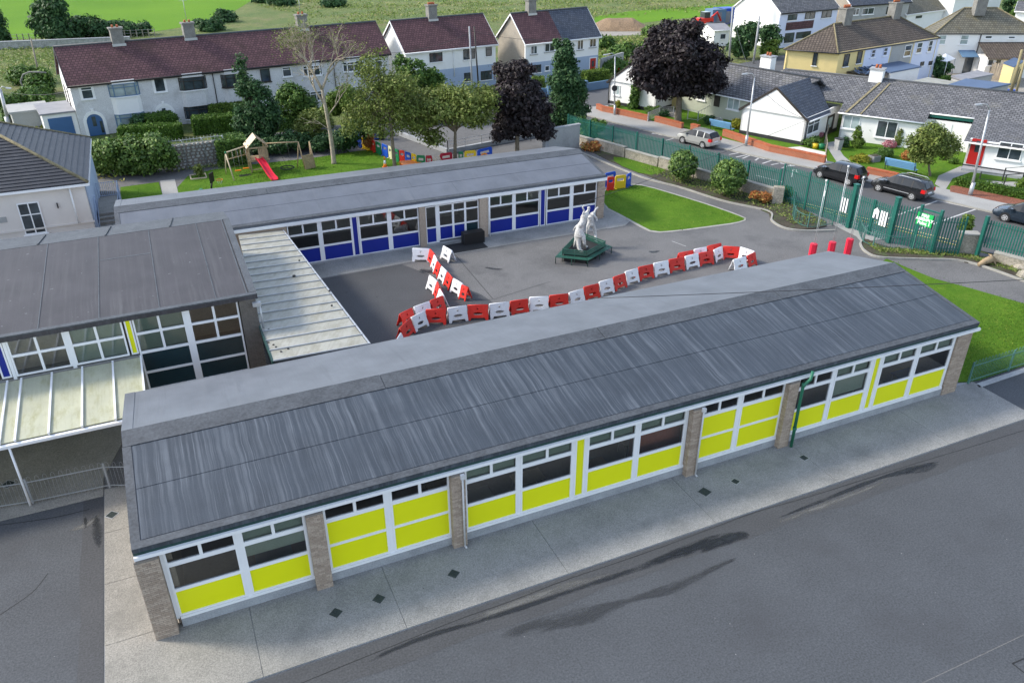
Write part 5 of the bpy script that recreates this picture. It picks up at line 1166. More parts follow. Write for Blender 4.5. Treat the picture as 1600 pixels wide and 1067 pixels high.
H2.win(1385, 10, 1396, 24, 1, 0, 'frame_dark')
H3 = House('white house with dark roof between the grey house and the hipped house, top edge', (1418, 22), (1478, 14), 9, 3.2, 6.6, wall='white_wall', roof='olive_tile'); H3.win(1431, 24, 1440, 30, 1, 0, 'frame_dark')
H4 = House('pale house at the top right edge behind the hipped roof', (1496, -4), (1570, -12), 9, 5.2, 8.0, wall='white_wall', roof='grey_slate')
H5 = House('white rendered gable building cut by the right edge, upper corner', (1588, 18), (1660, 22), 8, 5.6, 6.5, wall='white_wall', roof='grey_slate')
b_ = House('small low white outbuilding left of the concrete poles, beyond purple tree', (1118, 48), (1142, 47), 5, 2.4, 3.0, wall='white_wall', roof='flat_grey', name='outbuilding', cat='outbuilding', verge=None); b_.win(1126, 53, 1133, 62, 1, 0, 'frame_dark')
# flat-roofed sheds behind the cottages
def shed(label, quad, z, mat, wall='white_wall', t=.15, name='outbuilding', slope=0):
    pts = [P(a, c, z) for a, c in quad]; r = thing(name, label, 'outbuilding', V(pts[0].x, pts[0].y, 0))
    cen = sum(pts, V(0, 0, 0))/len(pts); MB().prism([(cen.x+(p.x-cen.x)*.95, cen.y+(p.y-cen.y)*.95) for p in pts], 0, z-t-.01).build('wall', M[wall], r)
    b = MB(); b.slab(pts, t, 0); b.build('roof', M[mat], r); return r
shed('flat blue-grey roofed outbuilding beside the lilac house', [(1352, 103), (1385, 91), (1440, 104), (1392, 113)], 2.9, 'flat_blue', 'white_wall')
deb = shed('dark flat roof heaped with scrap timber beside the cream house', [(1322, 112), (1352, 104), (1390, 114), (1376, 121)], 2.7, 'frame_dark', 'wood_grey')
jb = MB()
for i in range(50):
    q = P(random.uniform(1336, 1384), random.uniform(106, 117), 2.75); a = random.random()*3; jb.bar(q, q+V(math.cos(a)*.8, math.sin(a)*.8, .25), .12, .06)
tag(jb.build('scrap', M['flat_blue'], deb), kind='stuff')
shed('corrugated white shed roof just behind the cottage ridge', [(1412, 130), (1450, 121), (1502, 129), (1470, 137)], 2.9, 'canopy2', 'grey_wall')
shed('wide dark blue flat roof behind the cottage ridge at right', [(1470, 136), (1510, 123), (1580, 131), (1520, 143)], 3.0, 'flat_blue', 'grey_wall')
shed('narrow pale flat roof next to the yard fence', [(1486, 119), (1528, 110), (1553, 116), (1505, 125)], 2.8, 'flat_grey', 'grey_wall')
ys = shed('cream garden shed with pitched dark roof beside the hipped house', [(1568, 98), (1585, 90), (1600, 96), (1585, 104)], 2.5, 'flat_blue', 'cream_wall')
# gazebo
g = thing('gazebo', 'white-topped garden gazebo behind the small dark conifer', 'gazebo', P(1475, 112))
q = [P(1458, 94, 2.2), P(1480, 97, 2.2), P(1493, 92, 2.2), P(1472, 89, 2.2)]; top = sum(q, V(0, 0, 0))/4+V(0, 0, .7)
b = MB(); [b.face([q[i], q[(i+1) % 4], top]) for i in range(4)]; b.build('canopy', M['white'], g)
for p in q: MB().tube([V(p.x, p.y, 0), p], .05, 6).build('post', M['galv'], g)
# wooden fence behind
fy = thing('board_fence', 'leaning grey wooden board fence behind the flat roofs', 'fence', P(1525, 112)); pa = P(1524, 118); pb = P(1588, 132); n_ = 34
for i in range(n_):
    q = pa.lerp(pb, i/n_); h = 1.9+random.uniform(-.12, .12); tl = random.uniform(-.1, .1); d = D2(pa, pb); ln = (pb-pa).length/n_*.92
    b = MB(); b.hexa([q, q+d*ln, q+d*ln+V(.03, .03, 0), q+V(.03, .03, 0), q+V(tl, 0, h), q+d*ln+V(tl, 0, h), q+d*ln+V(tl+.03, .03, h), q+V(tl+.03, .03, h)]); b.build('board', M['wood_grey'], fy)

# ------------------------------------------------------------------ palisade fence and gates
def palisade(root, a, b_, z0a, z0b, h, sp=.155, post=2.75, mat='fence_green', bot=.0, posts=True):
    a = Vector(a[:2]).to_3d(); b_ = Vector(b_[:2]).to_3d(); d = D2(a, b_); L = (b_-a).length; n = int(L/sp)
    me = bpy.data.meshes.get('pale_mesh')
    if me is None:
        m = MB(); w = .046; t = .012
        m.mesh([(-w, -t, 0), (0, t, 0), (w, -t, 0), (-w, -t, .93), (0, t, .93), (w, -t, .93), (-.02, -t, .96), (0, t, 1.0), (.02, -t, .96)], [(0, 1, 4, 3), (1, 2, 5, 4), (3, 4, 7, 6), (4, 5, 8, 7), (0, 3, 5, 2), (3, 6, 8, 5), (6, 7, 8), (0, 2, 1)])
        o = m.build('pale', M[mat]); me = o.data; me.name = 'pale_mesh'; bpy.data.objects.remove(o)
    inv = inv_of(root); q = V(-d.y, d.x, 0)
    for i in range(n+1):
        p = a+d*(i*L/n); z = z0a+(z0b-z0a)*i/n; Mx = frameM(p+V(0, 0, z+bot), d, q, V(0, 0, h-bot)); inst('pale', me, root, inv @ Mx)
    for k in (.16, .84):
        m = MB(); m.bar(a+V(0, 0, z0a+h*k)-q*.03, b_+V(0, 0, z0b+h*k)-q*.03, .03, .05); m.build('rail', M[mat], root)
    if posts:
        k = max(1, round(L/post))
        for i in range(k+1):
            p = a+d*(i*L/k)-q*.05; m = MB(); m.obox(p, d, q, V(0, 0, 1), (-.05, -.05, 0), (.05, .05, z0a+(z0b-z0a)*i/k+h*1.0)); m.build('post', M[mat], root)
fa = Vector((35.9, 67.2)); fb = Vector((42.35, 45.2)); fd = (fb-fa).normalized()
fen = thing('palisade_fence', 'green steel palisade fence standing behind the low rubble wall along the road', 'fence', fa)
palisade(fen, fa, fb, .15, .15, 2.3)
# low wall in front of it, in panels
wal = thing('boundary_wall', 'low pale stone wall in panels at the foot of the green fence', 'wall', fa)
wn = Vector((fd.y, -fd.x))*.45; wn = wn if wn.x < 0 else -wn
k = 6; L = (fb-fa).length
for i in range(k):
    p = fa+fd*(L*i/k+.06)+wn; q = fa+fd*(L*(i+1)/k-.06)+wn
    m = MB(); m.obox(p.to_3d(), fd.to_3d(), (-wn.normalized()).to_3d(), V(0, 0, 1), (0, 0, 0), ((q-p).length, .3, .78+.12*(i % 2))); m.build('wall_panel', M['stone_pale'] if 'stone_pale' in M else M['plinth'], wal)
    m = MB(); m.obox(p.to_3d(), fd.to_3d(), (-wn.normalized()).to_3d(), V(0, 0, 1), (0, -.04, .781+.12*(i % 2)), ((q-p).length, .34, .86+.12*(i % 2))); m.build('coping', M['kerb'], wal)
# gate line
gp = [Vector((42.35, 44.9)), Vector((42.7, 42.6)), Vector((42.85, 41.0)), P(1325, 356)[:2], P(1388, 379)[:2], P(1425, 387)[:2], P(1455, 397)[:2], Vector((45.6, 31.9))]
gp = [Vector(p) for p in gp]
gf = thing('palisade_fence', 'tall green palisade screen left of the school gates', 'fence', gp[0]); palisade(gf, gp[0], gp[1], 0.02, .02, 2.9, post=5)
wk = thing('gate', 'narrow green pedestrian gate left of the main school gates', 'gate', gp[1]); palisade(wk, gp[1], gp[2], .04, .04, 2.7, post=5)
gl = thing('gate', 'green palisade gate leaf with white bars left of the first square post', 'gate', gp[2]); palisade(gl, gp[2], gp[3], .04, .04, 2.7, post=9)
def bigpost(p, label, h=3.1):
    r = thing('gate_post', label, 'gate post', p); MB().box(p[0]-.14, p[1]-.14, 0, p[0]+.14, p[1]+.14, h).build('post', M['fence_green'], r); MB().box(p[0]-.17, p[1]-.17, h, p[0]+.17, p[1]+.17, h+.04).build('cap', M['fence_green'], r)
bigpost(gp[3], 'square green gate post left of the double gates'); bigpost(gp[4], 'square green gate post right of the double gates')
mid = gp[3].lerp(gp[4], .5)
g1 = thing('gate', 'left leaf of the double green palisade gates', 'gate', gp[3]); palisade(g1, gp[3].lerp(mid, .08), gp[3].lerp(mid, .97), .06, .06, 2.5, posts=False)
g2 = thing('gate', 'right leaf of the double green palisade gates with white bars', 'gate', mid); palisade(g2, mid.lerp(gp[4], .03), mid.lerp(gp[4], .92), .06, .06, 2.5, posts=False)
for r_, p in ((g1, gp[3].lerp(mid, .97)), (g2, mid.lerp(gp[4], .04))): MB().box(p[0]-.05, p[1]-.05, .05, p[0]+.05, p[1]+.05, 2.5).build('stile', M['fence_green'], r_)
sc = thing('palisade_fence', 'green palisade screen between the double gates and the sign gate', 'fence', gp[4]); palisade(sc, gp[4].lerp(gp[5], .08), gp[5], .02, .02, 2.75, post=5)
sg = thing('gate', 'green framed palisade gate carrying the assembly point sign', 'gate', gp[5]); palisade(sg, gp[5].lerp(gp[6], .06), gp[6].lerp(gp[5], .06), .05, .05, 2.55, post=5)
m = MB(); m.bar((*gp[5], 2.7), (*gp[6], 2.7), .08, .1); m.build('top_bar', M['fence_green'], sg)
for p in (gp[5], gp[6]): MB().box(p[0]-.08, p[1]-.08, 0, p[0]+.08, p[1]+.08, 2.95).build('frame_post', M['fence_green'], sg)
s3 = thing('palisade_fence', 'green palisade screen between the sign gate and the stone pier', 'fence', gp[6]); palisade(s3, gp[6], gp[7], .02, .02, 2.6, post=6)
def whitebars(root, a, b_, pxs, z0, z1):
    d = D2(a.to_3d(), b_.to_3d()); q = V(d.y, -d.x, 0); q = q if q.dot(V(-1, -1, 0)) > 0 else -q
    for px, py in pxs:
        p = onplane(a.to_3d(), q, px, py); m = MB(); m.obox(V(p.x, p.y, 0)+q*.06, d, q, V(0, 0, 1), (-.06, 0, z0), (.06, .02, z1)); m.build('white_strip', M['white'], root)
whitebars(gl, gp[2], gp[3], ((1316, 318), (1320, 319), (1324, 321)), .95, 1.95); whitebars(g2, mid, gp[4], ((1379, 332), (1383, 333), (1387, 335)), .95, 1.95)
whitebars(wk, gp[1], gp[2], ((1287, 314),), 1.5, 1.9)
d = D2(mid.to_3d(), gp[4].to_3d()); q = V(d.y, -d.x, 0); q = q if q.dot(V(-1, -1, 0)) > 0 else -q; p = onplane(mid.to_3d(), q, 1371, 329)
m = MB(); pp = V(p.x, p.y, 0)+q*.06; sh_ = [(-.22, 1.3), (-.2, 1.85), (0, 2.05), (.2, 1.85), (.2, 1.3), (.08, 1.3), (.05, 1.6), (-.05, 1.6), (-.08, 1.3)]
m.face([pp+d*a+V(0, 0, z)+q*.01 for a, z in sh_]); m.build('white_plate', M['white'], g2)
# right section on the wall, pier
ra = Vector((46.7, 31.2)); rb_ = ra+Vector((.335, -.942))*16
rf_ = thing('palisade_fence', 'green palisade fence on the stone wall right of the gates', 'fence', ra); palisade(rf_, ra, rb_, .7, .7, 1.85)
rw = thing('boundary_wall', 'low stone wall carrying the green fence at the right edge', 'wall', ra); rd = Vector((.335, -.942)); rn = Vector((-.942, -.335))
m = MB(); m.obox((ra+rn*.1).to_3d(), rd.to_3d(), rn.to_3d(), V(0, 0, 1), (.9, -.3, 0), (16, .25, .62)); m.build('wall', M['stone_pale'], rw)
m = MB(); m.obox((ra+rn*.1).to_3d(), rd.to_3d(), rn.to_3d(), V(0, 0, 1), (.9, -.33, .621), (16, .28, .71)); m.build('coping', M['kerb'], rw)
pr = thing('stone_pier', 'squat pale stone pier with ivy between gate screen and wall', 'pier', (46.1, 31.6)); m = MB(); m.obox(V(45.75, 31.95, 0), V(.87, -.49, 0), V(.49, .87, 0), V(0, 0, 1), (0, 0, 0), (1.05, .6, 1.35)); m.build('pier', M['stone_pale'], pr); m = MB(); m.obox(V(45.75, 31.95, 0), V(.87, -.49, 0), V(.49, .87, 0), V(0, 0, 1), (-.05, -.05, 1.351), (1.1, .65, 1.43)); m.build('coping', M['kerb'], pr)
pr = thing('stone_pier', 'leaning stone pier stub in ivy at the left end of the gate screen', 'pier', (41.6, 44.4)); m = MB(); m.obox(V(41.3, 44.6, 0), V(.8, -.6, 0), V(.6, .8, 0), V(.05, .05, 1), (0, 0, 0), (.75, .5, 1.3)); m.build('pier', M['stone_pale'], pr)
fp_ = thing('gate_post', 'dark green end post at the stone pier', 'gate post', ra); MB().box(ra.x-.3, ra.y-.1, 0, ra.x-.1, ra.y+.1, 2.75).build('post', M['fence_green'], fp_)
# sign
O = gp[5].to_3d(); d = D2(gp[5].to_3d(), gp[6].to_3d()); q = V(d.y, -d.x, 0); q = q if q.dot(V(-1, -1, 0)) > 0 else -q
pa, pb = onplane(O, q, 1433.5, 342), onplane(O, q, 1458.5, 345); zt = onplane(O, q, 1446, 333).z; zb = onplane(O, q, 1446, 353.5).z
Ls = (pb-pa).dot(d); so_ = V(pa.x, pa.y, 0)+q*.08
sgn = thing('sign', 'bright green fire assembly point sign fixed on the palisade gate', 'sign', so_)
m = MB(); m.obox(so_, d, q, V(0, 0, 1), (0, 0, zb), (Ls, .02, zt)); m.build('board', M['sign_green'], sgn)
def text(s_, size, o, ux, up, parent, mat, name='lettering', bold=0.0):
    cu = bpy.data.curves.new('t', 'FONT'); cu.body = s_; cu.size = size; cu.align_x = 'CENTER'; cu.align_y = 'CENTER'; cu.extrude = .004; cu.offset = bold
    to = bpy.data.objects.new('t', cu); COL.objects.link(to); bpy.context.view_layer.update()
    me = bpy.data.meshes.new_from_object(to.evaluated_get(bpy.context.evaluated_depsgraph_get())); bpy.data.objects.remove(to); me.materials.clear(); me.materials.append(M[mat])
    oo = bpy.data.objects.new(name, me); COL.objects.link(oo); oo.parent = parent; oo.matrix_local = inv_of(parent) @ frameM(o, ux, up, ux.cross(up)); return oo
hh = zt-zb
ups = V(0, 0, 1)
for i, (tx, sz) in enumerate((('FIRE', .34), ('ASSEMBLY', .31), ('Point 1', .36))):
    text(tx, hh*sz, so_+d*(Ls/2)+q*.024+V(0, 0, zt-hh*(.2+.3*i)), d, ups, sgn, 'white', bold=.012)
# curved low rails at the gates
for pts, lb in ((((1240, 322), (1238, 340), (1248, 352), (1270, 357), (1300, 352)), 'low curved pale green hoop rail left of the gate opening'), (((1340, 360), (1346, 376), (1355, 383), (1372, 388), (1425, 392), (1500, 397)), 'low curved pale green hoop rail in front of the sign gate')):
    c = curve(PL(*pts), 3); r_ = thing('hoop_rail', lb, 'railing', c[0]); railing(r_, c, 1.0, 'rail_green', .12, .010, (.12, .9), posts=False)
    for p in c[::4]: MB().box(p.x-.03, p.y-.03, 0, p.x+.03, p.y+.03, 1.1).build('post', M['rail_green'], r_)
sheet('concrete_apron', [p[:2] for p in PL((1302, 352), (1330, 345), (1400, 372), (1345, 378), (1338, 370))], .012, M['concrete_clean'])

# ------------------------------------------------------------------ cars
def rings(stations):
    out = []
    for x, zb, wl, wb, zbelt, wt, zt in stations:
        h = [(0, zb), (wl*.94, zb), (wl, zb+.12), (wl*1.0, (zb+zbelt)/2), (wb, zbelt), (wt, zt-.05), (wt-.13, zt), (0, zt+.025)]
        out.append([(x, y, z) for y, z in h]+[(x, -y, z) for y, z in reversed(h[1:-1])])
    return out
def make_car(name, label, paint, near_rear, near_front, kind='hatch', lights=True, rails=False):
    a, c = P(*near_rear), P(*near_front); f = D2(a, c); lt = V(-f.y, f.x, 0); cen = a.lerp(c, .5)-lt*.74; cen.z = .004
    base = (c-a).length
    root = thing(name, label, 'car', cen, math.atan2(f.y, f.x))
    wbh = 1.28
    if kind == 'hatch':
        st = [(-2.02, .5, .66, .66, .72, .62, .74), (-1.98, .34, .80, .78, .95, .66, .99), (-1.62, .24, .85, .80, .98, .60, 1.42), (-1.0, .22, .86, .81, .97, .62, 1.49), (0, .22, .86, .82, .95, .63, 1.50), (.35, .22, .86, .82, .94, .61, 1.46), (1.12, .22, .86, .80, .92, .70, .985), (1.65, .24, .85, .74, .84, .62, .87), (1.95, .32, .80, .66, .70, .5, .73), (2.05, .42, .66, .55, .60, .45, .62)]
        gs = (2, 5); ws = 5
    else:
        st = [(-2.25, .5, .66, .66, .72, .62, .74), (-2.2, .34, .80, .78, .98, .66, 1.02), (-1.95, .26, .85, .80, 1.0, .60, 1.42), (-1.2, .22, .87, .82, .98, .63, 1.52), (0, .22, .87, .83, .95, .64, 1.53), (.35, .22, .87, .83, .94, .62, 1.49), (1.2, .22, .86, .81, .92, .70, .98), (1.7, .24, .85, .74, .84, .62, .86), (2.02, .32, .80, .66, .70, .5, .73), (2.14, .42, .66, .55, .60, .45, .62)]
        gs = (2, 5); ws = 5
    rg = rings(st); N = len(rg[0]); b = MB(); gl = {}
    vs = [p for r in rg for p in r]; fs = []
    for i in range(len(rg)-1):
        for k in range(N):
            a_, b2 = i*N+k, i*N+(k+1) % N; q = (a_, b2, b2+N, a_+N)
            side = k in (4, N-5); top = k in (5, 6, N-7, N-6)
            key = None
            if side and 1 <= i <= ws: key = 'side_window'
            if top and i == ws: key = 'windscreen'
            if top and i == 1: key = 'rear_window'
            if key: gl.setdefault(key, []).append(q)
            else: fs.append(q)
    fs.append(tuple(range(N-1, -1, -1))); fs.append(tuple((len(rg)-1)*N+k for k in range(N)))
    b.mesh(vs, fs, 0, True); bd = b.build('body', M[paint], root, local=True)
    bpy_smooth(bd)
    for key, q in gl.items():
        g = MB(); g.mesh(vs, q, 0, False); g.build(key, M['car_glass'], root, local=True)
    for s_ in (-1, 1):
        for x0 in (-.35, -1.15):
            m = MB(); m.hexa([(x0-.04, s_*.835, .93), (x0+.04, s_*.835, .93), (x0+.04, s_*.80, .93), (x0-.04, s_*.80, .93), (x0-.04, s_*.655, 1.46), (x0+.04, s_*.655, 1.46), (x0+.04, s_*.61, 1.46), (x0-.04, s_*.61, 1.46)]); m.build('window_pillar', M['black' if paint != 'car_silver' else 'car_silver'], root, local=True)
        m = MB(); m.box(.75, s_*.83, .93, .95, s_*1.0, 1.07); m.build('mirror', M[paint], root, local=True)
        if lights:
            zl = .78
            m = MB(); x0 = st[1][0]; m.hexa([(x0-.05, s_*.56, zl-.10), (x0-.04, s_*.83, zl-.08), (x0+.26, s_*.885, zl-.06), (x0+.2, s_*.56, zl-.1), (x0-.03, s_*.56, zl+.17), (x0-.02, s_*.80, zl+.19), (x0+.24, s_*.845, zl+.2), (x0+.2, s_*.56, zl+.17)]); m.build('tail_light', M['tail_red'], root, local=True)
            m = MB(); m.hexa([(1.72, s_*.78, .62), (2.0, s_*.52, .58), (1.9, s_*.45, .58), (1.6, s_*.70, .62), (1.68, s_*.765, .80), (1.95, s_*.5, .73), (1.85, s_*.45, .75), (1.6, s_*.66, .82)]); m.build('headlight', M['white_plastic'], root, local=True)
        m = MB(); m.box(-1.1, s_*.868, .45, .95, s_*.885, .50); m.build('side_moulding', M['galv' if rails else paint], root, local=True)
        if rails: m = MB(); m.tube([(-1.7, s_*.56, 1.47), (-1.5, s_*.58, 1.57), (-.2, s_*.6, 1.60), (.1, s_*.58, 1.53)], .025, 6); m.build('roof_rail', M['galv'], root, local=True)
        for xx in (-base/2, base/2):
            m = MB(); m.tube([(xx, s_*.60, .31), (xx, s_*.872, .31)], .37, 20); m.build('wheel_arch', M['black'], root, local=True)
            w = MB(); w.tube([(xx, s_*.64, .31), (xx, s_*.885, .31)], .31, 20); wo_ = w.build('wheel', M['rubber'], root, local=True)
            r = MB(); r.tube([(xx, s_*.80, .31), (xx, s_*.892, .31)], .205, 16); r.build('rim', M['rim'], wo_, local=True)
            h = MB()
            for j in range(5):
                an = j*2*math.pi/5+.3; h.tube([(xx+.13*math.cos(an), s_*.885, .31+.13*math.sin(an)), (xx+.13*math.cos(an), s_*.896, .31+.13*math.sin(an))], .042, 6)
            tag(h.build('rim_opening', M['black'], wo_, local=True), kind='stuff')
    m = MB(); xr = st[0][0]; m.box(xr-.02, -.26, .60, xr+.02, .26, .71); m.build('number_plate', M['white_plastic'], root, local=True)
    m = MB(); m.box(xr-.05, -.7, .38, xr+.12, .7, .52); m.build('bumper', M[paint], root, local=True)
    return root
def bpy_smooth(o):
    me = o.data; me.polygons.foreach_set('use_smooth', [True]*len(me.polygons))
    try: me.set_sharp_from_angle(angle=R(32))
    except Exception: pass
def carpaint(name, c, metal=.3, rough=.25):
    t = NT(name); t.col(c); t.rough(rough); t.b.inputs['Metallic'].default_value = metal; t.b.inputs['Coat Weight'].default_value = 1; t.b.inputs['Coat Roughness'].default_value = .05; M[name] = t.mat
carpaint('car_silver', (.50, .50, .47), .6, .35); carpaint('car_black', (.012, .013, .016)); carpaint('car_navy', (.02, .035, .055), .5); carpaint('car_blue', (.05, .12, .25), .4)
M['car_glass'] = pm('dark_car_glass', (.012, .015, .018), .12, .2, 1, 20, 0, 0, spec=.35)
M['tail_red'] = pm('tail_light_red', (.6, .01, .01), .2, .1, 2, 20, 0, 0, spec=.6); M['rim'] = pm('alloy_rim', (.6, .6, .6), .35, .05, 2, 20, 0, 0, metal=.6)
make_car('parked_car', 'silver hatchback parked in the road beside the blue bench', 'car_silver', (1098, 232), (1067, 224))
make_car('parked_car', 'black hatchback parked behind the fence in front of the brick wall end', 'car_black', (1325, 290), (1281, 278))
make_car('parked_car', 'black estate car with silver roof rails parked by the tree', 'car_black', (1424, 313), (1372, 299), 'estate', rails=True)
make_car('parked_car', 'dark blue car parked at the right edge of the road', 'car_navy', (1624, 360), (1569, 346), 'estate')
make_car('parked_car', 'black car parked beside the semi-detached house end wall', 'car_black', (962, 118), (945, 113))
make_car('parked_car', 'blue car behind the hedges below the long terrace', 'car_blue', (483, 197), (455, 199))

# ------------------------------------------------------------------ vegetation
M['lf_olive'] = leafmat('olive_leaves', (.10, .14, .028), (.18, .235, .048), (.31, .34, .10))
M['lf_green'] = leafmat('mid_green_leaves', (.05, .11, .02), (.10, .19, .035), (.17, .27, .05))
M['lf_dark'] = leafmat('dark_green_leaves', (.025, .07, .025), (.055, .125, .04), (.10, .19, .065))
M['lf_purple'] = leafmat('purple_leaves', (.014, .010, .011), (.032, .022, .024), (.075, .055, .058), .35)
M['lf_bright'] = leafmat('bright_green_leaves', (.07, .13, .015), (.13, .21, .025), (.2, .28, .05))
M['lf_laurel'] = leafmat('laurel_leaves', (.05, .11, .015), (.12, .22, .03), (.25, .36, .07), .5)
M['lf_gold'] = leafmat('golden_leaves', (.18, .20, .02), (.32, .32, .03), (.42, .36, .05))
M['lf_hedge'] = leafmat('hedge_leaves', (.05, .11, .012), (.09, .18, .02), (.13, .23, .03))
M['lf_pink'] = leafmat('pink_flowers', (.45, .12, .16), (.6, .25, .3), (.7, .6, .55))
M['lf_white'] = leafmat('white_flowers', (.5, .5, .42), (.65, .65, .6), (.7, .7, .65))
M['lf_orange'] = leafmat('orange_foliage', (.35, .12, .03), (.5, .2, .06), (.5, .4, .1))
M['lf_scrub'] = leafmat('meadow_scrub', (.14, .22, .04), (.24, .30, .07), (.36, .33, .14))
def leaves_mesh(name, pts, nrm, size, mat, parent, aspect=.6, kind='stuff'):
    n = len(pts)
    t = rng.normal(size=(n, 3)); nn = nrm+rng.normal(size=(n, 3))*.55; nn /= np.linalg.norm(nn, axis=1)[:, None]
    a = np.cross(nn, t); a /= np.linalg.norm(a, axis=1)[:, None]; b = np.cross(nn, a)
    s = size*rng.uniform(.6, 1.25, (n, 1)); a *= s; b *= s*aspect
    v = np.stack([pts-a, pts-b*.9+nn*s*.12, pts+a, pts+b*.9+nn*s*.12], 1).reshape(-1, 3)
    me = bpy.data.meshes.new(name); me.vertices.add(4*n); me.vertices.foreach_set('co', v.ravel())
    me.loops.add(4*n); me.loops.foreach_set('vertex_index', np.arange(4*n, dtype=np.int32))
    me.polygons.add(n); me.polygons.foreach_set('loop_start', np.arange(0, 4*n, 4, dtype=np.int32)); me.polygons.foreach_set('loop_total', np.full(n, 4, dtype=np.int32))
    me.materials.append(M[mat]); me.update(calc_edges=True)
    o = bpy.data.objects.new(name, me); COL.objects.link(o)
    if parent is not None: o.parent = parent
    return o
def blobpts(blobs, n, cl=.55, per=14, surf=.6):
    """leaf positions in clumps spread through ellipsoids; blobs = (x,y,z,rx,ry,rz) relative"""
    vol = np.array([b[3]*b[4]+b[4]*b[5]+b[3]*b[5] for b in blobs]); vol = vol/vol.sum(); P_ = []; N_ = []; Cc = []
    for b, w_ in zip(blobs, vol):
        k = max(3, int(n*w_/per)); d = rng.normal(size=(k, 3)); d /= np.linalg.norm(d, axis=1)[:, None]
        r = rng.uniform(0, 1, (k, 1))**(1/3)*(1-surf)+surf*rng.uniform(.72, 1.06, (k, 1)); R_ = np.array(b[3:6]); c = np.array(b[:3])+d*r*R_
        Cc.append(c); size = cl*rng.uniform(.5, 1.3, (k, 1, 1)); o = rng.normal(size=(k, per, 3)); o = o/np.linalg.norm(o, axis=2)[:, :, None]*rng.uniform(.3, 1, (k, per, 1))
        o[:, :, 2] *= .65; P_.append((c[:, None, :]+o*size).reshape(-1, 3)); nn = o*.8+d[:, None, :]*.7+np.array([0, 0, .45]); N_.append(nn.reshape(-1, 3))
    return np.concatenate(P_), np.concatenate(N_), np.concatenate(Cc)
def limbs(b, base, top, targets, r0, mat=0, n=18, bend=.25, sub=True):
    base = Vector(base); top = Vector(top)
    for i in range(n):
        t = Vector(targets[rng.integers(len(targets))]); f = random.uniform(.35, 1); s = base.lerp(top, f); L = (t-s).length
        m1 = s.lerp(t, .35)+V(random.gauss(0, bend), random.gauss(0, bend), random.uniform(0, bend*1.5))*L*.25; m2 = s.lerp(t, .7)+V(random.gauss(0, bend), random.gauss(0, bend), random.uniform(0, bend))*L*.25
        r = r0*(1.05-f*.6)*.55; b.tube([s, m1, m2, t], [r, r*.6, r*.35, r*.12], 5)
        if sub:
            for _ in range(2):
                t2 = Vector(targets[rng.integers(len(targets))])
                if (t2-m1).length < L*.9: b.tube([m1, m1.lerp(t2, .5)+V(0, 0, .2), t2], [r*.45, r*.25, r*.08], 4)
def tree(name, label, base_px, blobs_px, nleaf, leaf, lmat, bark='bark', r0=.22, lsz=.16, cl=.55, top_px=None, nl=18, group=None, cat='tree', per=14, surf=.6, depth=.9, bare=False, trunk_lean=None, base=None, lname='crown', sat=4):
    bs = P(*base_px) if base is None else V(*base); k = mpp(bs)
    root = thing(name, label, cat, bs, 0, group)
    bl = []
    for (px, py, rx, ry) in blobs_px:
        c = upright(bs, px, py)-bs; dd = random.uniform(-.25, .25)*rx*k; c += FH*dd
        bl.append((c.x, c.y, max(c.z, ry*k*.6), rx*k*.93, rx*k*depth*.93, ry*k))
        if sat and rx*k > .8:
            for _ in range(sat):
                dv = np.array([random.gauss(0, 1), random.gauss(0, 1), random.gauss(0, .8)]); dv /= np.linalg.norm(dv); f = random.uniform(.8, 1.12); s_ = random.uniform(.22, .42)
                bl.append((c.x+dv[0]*rx*k*f, c.y+dv[1]*rx*k*depth*f, max(c.z+dv[2]*ry*k*f, .4), rx*k*s_, rx*k*s_, ry*k*s_*1.1))
    pts, nrm, cc = blobpts(bl, nleaf, cl, per, surf)
    ok = pts[:, 2] > .05; pts = pts[ok]; nrm = nrm[ok]
    if nleaf: tag(leaves_mesh(lname, pts, nrm, lsz, lmat, root), kind='stuff')
    if r0:
        tp = upright(bs, *top_px)-bs if top_px else V(sum(b[0] for b in bl)/len(bl), sum(b[1] for b in bl)/len(bl), max(b[2] for b in bl))
        m = MB(); mid = tp*.5+V(random.gauss(0, .1), random.gauss(0, .1), 0)
        m.tube([V(0, 0, -.05), V(0, 0, .25), mid*.5, mid, tp], [r0*1.5, r0*1.05, r0*.9, r0*.75, r0*.3], 9)
        limbs(m, mid*.75, tp, cc.tolist(), r0, n=nl); m.build('trunk', M[bark], root, local=True)
    return root
# leaf count helper: everything about half a million leaves
tree('tree', 'broad purple-leaved maple in front of the corner cottage', (1059, 190), [(1060, 92, 55, 42), (1020, 92, 34, 34), (1100, 96, 34, 38), (1060, 62, 42, 24), (1012, 120, 30, 20), (1112, 128, 24, 20), (1040, 132, 34, 20), (1085, 134, 26, 16), (1000, 100, 18, 20)], 26000, .16, 'lf_purple', 'bark', .34, .21, .75, (1062, 110), 26)
tree('tree', 'dark purple round-crowned tree behind the blue classroom block', (808, 240), [(805, 150, 40, 38), (800, 118, 26, 20), (825, 185, 38, 28), (795, 195, 30, 26), (838, 165, 22, 25), (850, 205, 16, 14), (812, 108, 20, 12)], 26000, .16, 'lf_purple', 'bark', .2, .17, .6, (806, 150), 22)
tree('tree', 'dense conical dark green tree beside the end of the school wall', (886, 200), [(885, 160, 30, 34), (884, 125, 25, 30), (880, 95, 18, 22), (884, 75, 10, 14), (872, 68, 6, 8), (895, 180, 24, 18), (870, 180, 20, 16), (900, 140, 16, 20)], 26000, .16, 'lf_dark', 'bark', .22, .17, .5, (884, 90), 18)
